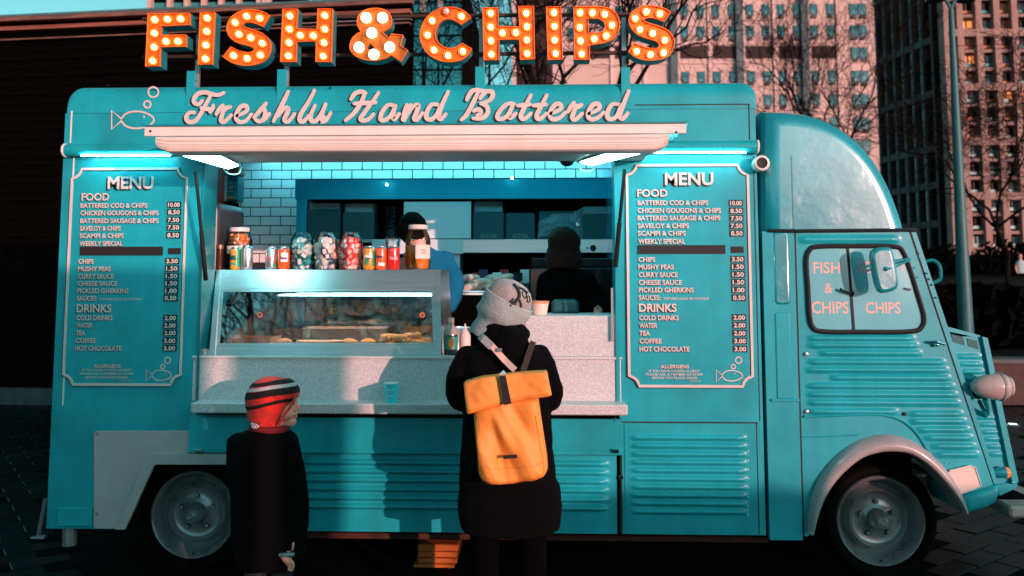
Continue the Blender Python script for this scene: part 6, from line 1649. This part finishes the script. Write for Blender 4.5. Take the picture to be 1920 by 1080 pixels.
def window(px, py, w, h, tag_='window', ac=True):
    key = (w, h, ac); zrow = P(1400, py, TY).z; x = P(px, 60, TY).x
    ww, hh = w / 2 / 10.35, h / 2 / 10.35
    if key not in wmesh:
        o = MB().box(x - ww - .1, x + ww + .1, TY - .10, TY - .002, zrow - hh - .1, zrow + hh + .1, .0).build('window', DARKW, tower)
        MB().box(x - ww, x + ww, TY - .16, TY - .101, zrow - hh, zrow + hh).build('pane', WG, o)
        if h > 14: MB().box(x - ww * .1, x + ww * .1, TY - .2, TY - .161, zrow - hh, zrow - hh * .2).build('blind', mat('pale_blind', (.30, .36, .36), .7), o)
        if ac: MB().box(x - ww * .62, x + ww * .62, TY - .5, TY - .003, zrow - hh - .75, zrow - hh - .2).build('cooling_unit', mat('dark_unit', (.03, .045, .048), .6), o)
        wmesh[key] = (o, Vector((x, 0, zrow)))
    else:
        o0, c0 = wmesh[key]; o = copy_tree(o0, o0.location + Vector((x, 0, zrow)) - c0, None, tower)
for i, py in enumerate(rowy):
    for (px, w) in cols:
        if py > 110 and px < 1270: continue
        if px < 1180 and py > 110: continue
        window(px, py, 13, 19)
    for dx in (-8, 8): window(1609 + dx, py + 1, 14, 20)
window(1601, 101, 14, 20); window(1617, 101, 14, 20)
for px in (1300, 1362, 1423, 1485, 1547, 1239, 1178, 1117):
    x0, x1, z0, z1 = pxrect(px - 25, 86, px + 25, 110, TY)
    lv = MB().box(x0, x1, TY - .05, TY + .0, z0, z1).build('louvre', mat('louvre_black', (.012, .008, .008), .7), tower)
    for k in range(7): MB().box(x0, x1, TY - .2, TY - .051, z0 + (z1 - z0) * (k + .35) / 7, z0 + (z1 - z0) * (k + .6) / 7).build('slat', mat('louvre_rust', (.06, .02, .016), .7), lv)
for px in (1330, 1391, 1452, 1513, 1571, 1269, 1208, 1147):
    x = P(px, 60, TY).x; MB().box(x - .35, x + .35, TY - .35, TY - .001, 0, P(1400, -400, TY).z).build('pilaster', PINKL, tower)
for px in (1385, 1507, 1262):  # dark strips standing in for downpipe shadows on the facade
    x = P(px, 60, TY).x; MB().box(x - .65, x + .65, TY - .9, TY - .36, 0, P(1400, -400, TY).z).build('downpipe_shadow', mat('shadow_strip', (.05, .09, .10), .6), tower)
for py in (118, 82): z = P(1400, py, TY).z; MB().box(xa, xb, TY - .30, TY - .36 + .058, z - .12, z + .12).build('string_course', PINKL, tower)

# glass office tower, receding to the left
OD = mat('dark_tower_glass', (.004, .006, .008), .12, coat=1, var=.6, vscale=.15); OF = mat('tower_mullion', (.035, .028, .028), .6, var=.3, vscale=.4)
ofc = empty('office_tower', (30, 65, 0), 'dark glass office tower with a grey mullion grid left of the lamp post', 'building')
A0 = Vector((P(1777, 200, 58).x, 58, 0)); B0 = Vector((P(1652, 200, 66).x, 66, 0)); dd = (B0 - A0); LN = dd.length; dd.normalize(); nn = Vector((dd.y, -dd.x, 0)); nn = nn if nn.x < 0 or nn.y < 0 else -nn
def obox(name, s0, s1, o0, o1, z0, z1, mt, parent):
    m = MB(); vs = []
    for s_ in (s0, s1):
        for o_ in (o0, o1):
            for z in (z0, z1): p = A0 + dd * s_ + nn * o_; vs.append((p.x, p.y, z))
    m.add(vs, [(0, 1, 3, 2), (4, 6, 7, 5), (0, 4, 5, 1), (2, 3, 7, 6), (0, 2, 6, 4), (1, 5, 7, 3)]); return m.build(name, mt, parent)
TOPZ = P(1777, -150, 58).z
obox('core', .05, LN, -2.2, -.15, 0, TOPZ, VOID, ofc)
fz = [P(1770, y, 58).z for y in (-60, 66, 168, 272, 343, 417, 490, 560)]
nb = 7
for k in range(nb + 1): s_ = LN * k / nb; obox('mullion', s_ - .12, s_ + .12, -.1, .25, 0, TOPZ, OF, ofc)
for z in fz: obox('floor_band', -.1, LN, -.1, .22, z - .25, z + .25, OF, ofc)
for j in range(len(fz) - 1):
    for k in range(nb): obox('glass_panel', LN * k / nb + .13, LN * (k + 1) / nb - .13, -.14, -.05, fz[j + 1] + .26, fz[j] - .26, OD, ofc)

# brick and concrete block with lit windows at the right
BY = 57.0
BR = mat('pink_concrete_grid', (.26, .165, .14), .8, var=.25, vscale=.5); 
blk = empty('apartment_block', (34, BY, 0), 'apartment block with a pale concrete grid and orange lit windows right of the lamp post', 'building')
x0, x1 = P(1779, 250, BY).x, P(2060, 250, BY).x
MB().box(x0 + .05, x1, BY + .6, BY + 12, 0, P(1850, -160, BY).z).build('core', VOID, blk)
vx = [1781, 1806, 1842, 1876, 1910, 1945, 1980, 2015, 2050]; hz = [-70, -36, -2, 30, 63, 96, 130, 164, 198, 232, 266, 300, 334, 368, 402, 436, 470]
WX = [P(v, 250, BY).x for v in vx]; HZ = [P(1850, h, BY).z for h in hz]
for i, x in enumerate(WX): MB().box(x - .22, x + .22, BY - .3, BY + .59, 0, HZ[0]).build('pier', BR, blk)
for i, z in enumerate(HZ):
    t = .26 if i % 3 == 1 else .11; MB().box(WX[0], WX[-1], BY - (.28 if i % 3 == 1 else .1), BY + .58, z - t, z + t).build('floor_beam', BR, blk)
LIT = mat('lit_window', (.5, .2, .08), .4, emit=(1, .30, .08), estr=.75); TW = mat('teal_window', (.02, .16, .18), .15, coat=1); PW_ = mat('pale_window', (.28, .30, .29), .3); OW = mat('orange_panel', (.45, .13, .05), .6)
rnd = random.Random(21)
for i in range(len(WX) - 1):
    for j in range(len(HZ) - 1):
        xm = (WX[i] + WX[i + 1]) / 2; a, b = WX[i] + .23, WX[i + 1] - .23; z0, z1 = HZ[j + 1] + .28, HZ[j] - .28
        k = rnd.random(); low = j > 9
        mt = (VOID if k < .6 else TW) if low else (VOID if k < .34 else TW if k < .56 else PW_ if k < .70 else OW if k < .86 else LIT)
        w = MB().box(a, b, BY + .3, BY + .35, z0, z1).build('window', mt, blk)
        MB().box(a, b, BY + .2, BY + .29, z0, z0 + (z1 - z0) * .28).build('spandrel', OW if rnd.random() < .55 and not low else TW, w)
        MB().box(xm - .04, xm + .04, BY + .2, BY + .29, z0 + (z1 - z0) * .29, z1).build('frame', DARKW, w)

# blue glass building and fin facade behind the pavilion
GY = 42.0; CG_ = mat('cyan_glass_panel', (.01, .15, .18), .2, coat=.2, var=.3, vscale=.3)
gb = empty('glass_building', (-3, GY, 0), 'cyan glass building with dark floor bands just left of the white sky gap', 'building')
gx = [690, 722, 757, 793, 822, 867]; gy = [-60, -30, 3, 25, 34, 66, 100, 130, 165]
x0, x1 = P(600, 60, GY).x, P(867, 60, GY).x
MB().box(x0, x1, GY + .3, GY + 14, 0, P(800, -64, GY).z).build('core', VOID, gb)
for i in range(len(gx) - 1):
    for j in range(len(gy) - 1):
        a, b = P(gx[i], 60, GY).x + .06, P(gx[i + 1], 60, GY).x - .06; z0, z1 = P(800, gy[j + 1] - 2, GY).z, P(800, gy[j] + 2, GY).z
        if gy[j] in (25,): continue
        MB().box(a, b, GY + .1, GY + .29, z0, z1).build('glass_panel', CG_, gb)
for g_ in (793, 826): x = P(g_, 60, GY).x; MB().box(x - .15, x + .15, GY - .1, GY + .09, P(800, 24, GY).z, P(800, -62, GY).z).build('column', mat('grey_column', (.22, .22, .22), .6), gb)
FY = 30.0
fb = empty('fin_building', (-10, FY, 0), 'building with pale vertical fins showing above the pavilion roof', 'building')
x0, x1 = P(279, 5, FY).x, P(508, 5, FY).x
MB().box(x0, x1, FY + .3, FY + 10, 0, P(400, -80, FY).z).build('core', VOID, fb)
MB().box(x0, x1, FY + .1, FY + .29, P(400, 9, FY).z - 4, P(400, 3, FY).z).build('spandrel', mat('teal_spandrel', (.03, .20, .21), .4), fb)
for px in (283, 320, 352, 384, 416, 449, 487, 497, 505): x = P(px, 5, FY).x; MB().box(x - .08, x + .08, FY - .2, FY + .09, P(400, 10, FY).z - 4, P(400, -78, FY).z).build('fin', mat('fin_stone', (.50, .33, .28), .7), fb)
DY = 48.0
db = empty('dark_building', (0, DY, 0), 'narrow dark brown building between the white sky gap and the pink tower', 'building')
x0, x1 = P(968, 60, DY).x, P(1036, 60, DY).x
MB().box(x0, x1, DY, DY + 8, 0, P(1000, -90, DY).z).build('wall', mat('dark_brick', (.025, .010, .008), .8, var=.4, vscale=1), db)
for (a, b, mt) in ((980, 128, LIT), (975, 135, OW), (986, 30, OW), (1003, 60, OW), (1000, 18, TW), (985, 66, TW), (1004, 100, OW), (978, 100, TW)):
    q = pxrect(a - 3, b - 4, a + 3, b + 4, DY); w = MB().box(q[0], q[1], DY - .08, DY - .002, q[2], q[3]).build('window', DARKW, db); MB().box(q[0] + .05, q[1] - .05, DY - .12, DY - .081, q[2] + .05, q[3] - .05).build('pane', mt, w)

# --- bare trees
BARK = mat('dark_bark', (.005, .003, .0028), .9, spec=.15, bump=.5, bscale=30)
def bare_tree(base, H, spread, seed, label, levels=6, r0=.12, fork=.3, kids=3, up=.35, group='bare winter trees around the truck', droop=0.0, minr=.004):
    rnd = random.Random(seed); t = MB(); br = MB()
    root = empty('bare_tree', base, label, 'tree', group)
    base = Vector(base); th = H * fork
    pts = [base + Vector((rnd.uniform(-.04, .04) * H * i / 4, rnd.uniform(-.03, .03) * H * i / 4, th * i / 4)) for i in range(5)]
    t.tube(pts, [r0 * (1.25 - .35 * i / 4) for i in range(5)], 9)
    def grow(p, d, L, r, lv):
        n = 4; q = [p]; dd_ = d.copy()
        for i in range(n):
            dd_ = (dd_ + Vector((rnd.uniform(-1, 1), rnd.uniform(-1, 1), rnd.uniform(-1, 1) + up * .5 - droop)) * .34).normalized(); q.append(q[-1] + dd_ * L / n)
        r1 = max(minr, r * .62)
        br.tube(q, [r + (r1 - r) * i / n for i in range(n + 1)], 5 if lv < 3 else 3, caps=False)
        if lv >= levels: return
        for k in range(kids + (1 if lv in (1, 2) else 0)):
            s_ = q[-1] if k < 2 else q[rnd.randrange(2, n)]
            a = Vector((rnd.gauss(0, 1) * spread, rnd.gauss(0, 1) * spread, rnd.gauss(0, .6)))
            nd = (dd_ * 1.0 + a * .62 + Vector((0, 0, up * .4))).normalized()
            grow(s_, nd, L * rnd.uniform(.60, .85), r1 * rnd.uniform(.75, .98), lv + 1)
    for k in range(4):
        a = 2 * math.pi * k / 4 + rnd.uniform(-.5, .5)
        grow(pts[-1], Vector((math.cos(a) * .55 * spread, math.sin(a) * .55 * spread, .8)).normalized(), H * .27, r0 * .62, 1)
    t.build('trunk', BARK, root, smooth=True); br.build('branches', BARK, root)
    return root
bare_tree((P(1052, 140, 9).x, 9.0, 0), 7.4, 1.1, 5, 'bare tree with a forked trunk behind the lit word CHIPS', 6, .10, .42, 3, minr=.004)
bare_tree((P(860, 140, 13).x, 13.0, 0), 8.6, 1.1, 8, 'bare tree whose twigs cross the white sky gap behind the letter C', 6, .08, .36, 3, minr=.006)
bare_tree((P(1592, 300, 32).x, 32.0, 0), 12.4, .75, 31, 'bare tree standing before the pink tower block above the cab', 6, .12, .46, 3, minr=.009)
bare_tree((P(1880, 400, 16).x, 16.0, .3), 7.2, 1.0, 23, 'thin bare tree right of the lamp post', 6, .055, .34, 3, up=.1, minr=.006)
bare_tree((P(1985, 400, 22).x, 22.0, .3), 8.5, 1.0, 44, 'bare tree at the right edge of the picture', 6, .08, .30, 3, up=.1, minr=.008)
# trees across the square, behind the photographer: seen in the glass of the display case
bare_tree((-3.2, -9.5, 0), 13.0, 1.0, 61, 'tall bare tree across the square mirrored in the left of the glass', 6, .16, .35, 3, minr=.010)
bare_tree((.4, -10.0, 0), 13.5, 1.0, 71, 'tall bare tree across the square mirrored in the right of the glass', 6, .16, .35, 3, minr=.010)
# --- lamp post
pt, pbm = P(1783, 18, 5.0), P(1812, 640, 5.0)
lamp = empty('lamp_post', (pbm.x, 5.0, 0), 'tall tapering teal grey lamp post with two drooping heads behind the cab', 'lamp post')
MB().tube([(pbm.x, 5, 0), (pbm.x, 5, 1.0), ((pbm.x + pt.x) / 2, 5, pt.z * .55), (pt.x, 5, pt.z)], [.085, .078, .055, .028], 20).build('pole', mat('post_paint', (.018, .11, .12), .5, var=.15, vscale=6), lamp, smooth=True)
for sx in (-1, 1):
    a = MB().tube(catmull([(pt.x, 5, pt.z), (pt.x + sx * .04, 5, pt.z + .09), (pt.x + sx * .12, 5, pt.z + .16)], 4), .018, 8).build('arm', MATS['post_paint'], lamp, smooth=True)
    MB().lathe([(.0, .10), (.05, .09), (.085, .03), (.10, -.04), (.09, -.045), (0, -.03)], (pt.x + sx * .17, 5, pt.z + .14), 20).build('lamp_head', mat('lamp_head_paint', (.03, .10, .11), .35, coat=.5), lamp, smooth=True)
# --- low wall, bank and hedges at the right
wy = 6.5; wx0 = P(1700, 700, wy).x
wall = empty('low_wall', (wx0 + 3, wy, 0), 'low reddish brick wall with a pale coping along the paving at the right', 'wall')
zw = P(1880, 682, wy).z; zt_ = P(1880, 673, wy).z
MB().box(wx0, wx0 + 9, wy, wy + .3, 0, zw).build('wall_face', mat('dark_red_brick', (.06, .030, .026), .8, var=.35, vscale=9, bump=.4, bscale=30), wall)
for k in range(12): MB().box(wx0 + k * .75 + .004, wx0 + (k + 1) * .75 - .004, wy - .03, wy + .33, zw + .001, zt_, .006).build('coping_stone', mat('coping', (.07, .08, .082), .7, var=.2), wall)
GRA = mat('dark_grass', (.002, .003, .0025), .95, spec=.1, var=.6, vscale=1.5, bump=.6, bscale=8)
m = MB(); nx, ny = 30, 24
for j in range(ny + 1):
    for i in range(nx + 1):
        x = wx0 + (60 - 0) * i / nx; y = wy + .31 + 62 * j / ny; m.v.append((x, y, .50 + 1.9 * sstep(0, 1, j / ny) + .12 * mnoise.noise(Vector((x * .3, y * .3, 1))) * min(1, j)))
for j in range(ny):
    for i in range(nx): k = j * (nx + 1) + i; m.f.append((k, k + 1, k + nx + 2, k + nx + 1))
m.build('grass_bank', GRA, smooth=True, kind='structure')
def hedge(x0, x1, y, z0, z1, dep, seed, label, n=2600):
    rnd = random.Random(seed); m = MB()
    for i in range(n):
        u = rnd.random(); x = x0 + (x1 - x0) * u; top = z1 * (.82 + .25 * mnoise.noise(Vector((x * .5, seed, 0)))) ; z = z0 + (top - z0) * rnd.random() ** .7; yy = y + rnd.random() * dep
        s_ = rnd.uniform(.10, .26); a = Vector((rnd.gauss(0, 1), rnd.gauss(0, 1), rnd.gauss(0, 1))).normalized(); b = a.orthogonal().normalized(); c = a.cross(b); k = len(m.v); p = Vector((x, yy, z))
        m.v += [tuple(p + b * s_), tuple(p + c * s_ * .6), tuple(p - b * s_), tuple(p - c * s_ * .6)]; m.f.append((k, k + 1, k + 2, k + 3))
    r = empty('hedge', ((x0 + x1) / 2, y, z0), label, 'hedge')
    m.build('foliage', mat('hedge_leaf', (.0009, .0015, .0012), .95, spec=.05, var=.6, vscale=3), r)
    MB().box(x0 + .2, x1 - .2, y + dep * .3, y + dep * .7, z0 - .3, z0 + (z1 - z0) * .6).build('stems', VOID, r)
hedge(P(1620, 560, 9).x, P(1960, 560, 9).x, 9.0, .3, 1.55, 1.0, 3, 'dark clipped hedge running behind the lamp post')
hedge(P(1600, 500, 45).x, P(2080, 500, 45).x, 45.0, 1.2, 4.2, 3.0, 7, 'tall dark hedge in front of the far buildings', 3000)
# far walker and the light in the paving
WYY = 40.0; wp = P(1913, 485, WYY); zf = 1.95
w_ = empty('person', (wp.x, WYY, zf), 'distant walker in a pale jacket at the far right edge', 'person')
hd_ = Vector((wp.x, WYY, P(1913, 481, WYY).z)); Hh = hd_.z + .12 - zf
m = MB(); m.ball(hd_, .09, .1, .13, 12, 8); limb(m, [hd_, hd_ - Vector((0, 0, .25))], [.06, .08], 8); torso(m, [(wp.x, WYY, hd_.z - .22, .12, .09), (wp.x, WYY, hd_.z - .35, .2, .12), (wp.x, WYY, hd_.z - .8, .17, .11)], 14)
for sx in (-1, 1): limb(m, [(wp.x + sx * .08, WYY, hd_.z - .75), (wp.x + sx * .1, WYY + .05 * sx, zf + (hd_.z - zf) * .3), (wp.x + sx * .1, WYY, zf + .05)], [.09, .06, .045], 8); limb(m, [(wp.x + sx * .19, WYY, hd_.z - .35), (wp.x + sx * .25, WYY, hd_.z - .62), (wp.x + sx * .22, WYY - .1, hd_.z - .85)], [.055, .045, .03], 8)
remeshed('body', m, SKIN, w_, .02, 2)
m = MB(); torso(m, [(wp.x, WYY, hd_.z - .2, .12, .11), (wp.x, WYY, hd_.z - .33, .22, .14), (wp.x, WYY, hd_.z - .85, .2, .13)], 14)
remeshed('jacket', m, mat('pale_jacket', (.30, .42, .45), .8), w_, .025, 2)
q = G(1899, 797); pl_ = empty('paving_light', (q.x, q.y, 0), 'small round white light set in the paving right of the truck', 'light')
MB().lathe([(.0, .012), (.05, .012), (.06, .004), (.065, .0)], (q.x, q.y, 0), 20).build('bezel', STEEL, pl_, smooth=True)
MB().lathe([(.0, .0135), (.042, .0135)], (q.x, q.y, 0), 20).build('lens', mat('paving_led', (1, 1, 1), .4, emit=(.8, .95, 1), estr=1.6), pl_)

# --- dark building added out of view across the square: it keeps the low sun off the lower left of the truck
kx1 = 5.05
sunblk = empty('kiosk', (kx1 - 2.2, -9.2, 0), 'dark flat roofed kiosk across the square, mirrored faintly in the glass', 'kiosk')
MB().box(kx1 - 4.4, kx1 - .68, -10.4, -8.0, 0, 2.70).build('walls', mat('blocker_wall', (.10, .11, .11), .6, var=.2, vscale=2), sunblk)
MB().box(kx1 - 4.5, kx1 - .65, -10.5, -7.9, 2.701, 2.84).build('roof', mat('blocker_roof', (.04, .045, .05), .6), sunblk)
for k in range(3): MB().box(kx1 - 4.2 + 1.1 * k, kx1 - 3.3 + 1.1 * k, -7.998, -7.98, 1.0, 2.3).build('shutter', mat('blocker_shutter', (.16, .17, .17), .4, metal=.5), sunblk)

hedge(7.2, 16.5, -9.9, .0, 2.25, 1.1, 19, 'long clipped hedge across the square behind the photographer', 5200)  # added out of view to keep low sun off the truck's lower right
MB().box(7.3, 16.4, -9.7, -9.0, .0, 1.92).build('sun_block_core', VOID, bpy.data.objects['hedge.002'])

pil = empty('sun_gap_pillar', (kx1 - .25, -8.1, 0), 'dark square stone pillar standing just right of the kiosk across the square', 'pillar')  # added out of view; leaves a slot of sun for the child
MB().box(kx1 - .31, kx1, -8.35, -7.95, 0, 2.72).build('shaft', MATS['blocker_wall'], pil)
MB().box(kx1 - .34, kx1 + .04, -8.39, -7.91, 2.721, 2.84).build('cap', MATS['blocker_roof'], pil)
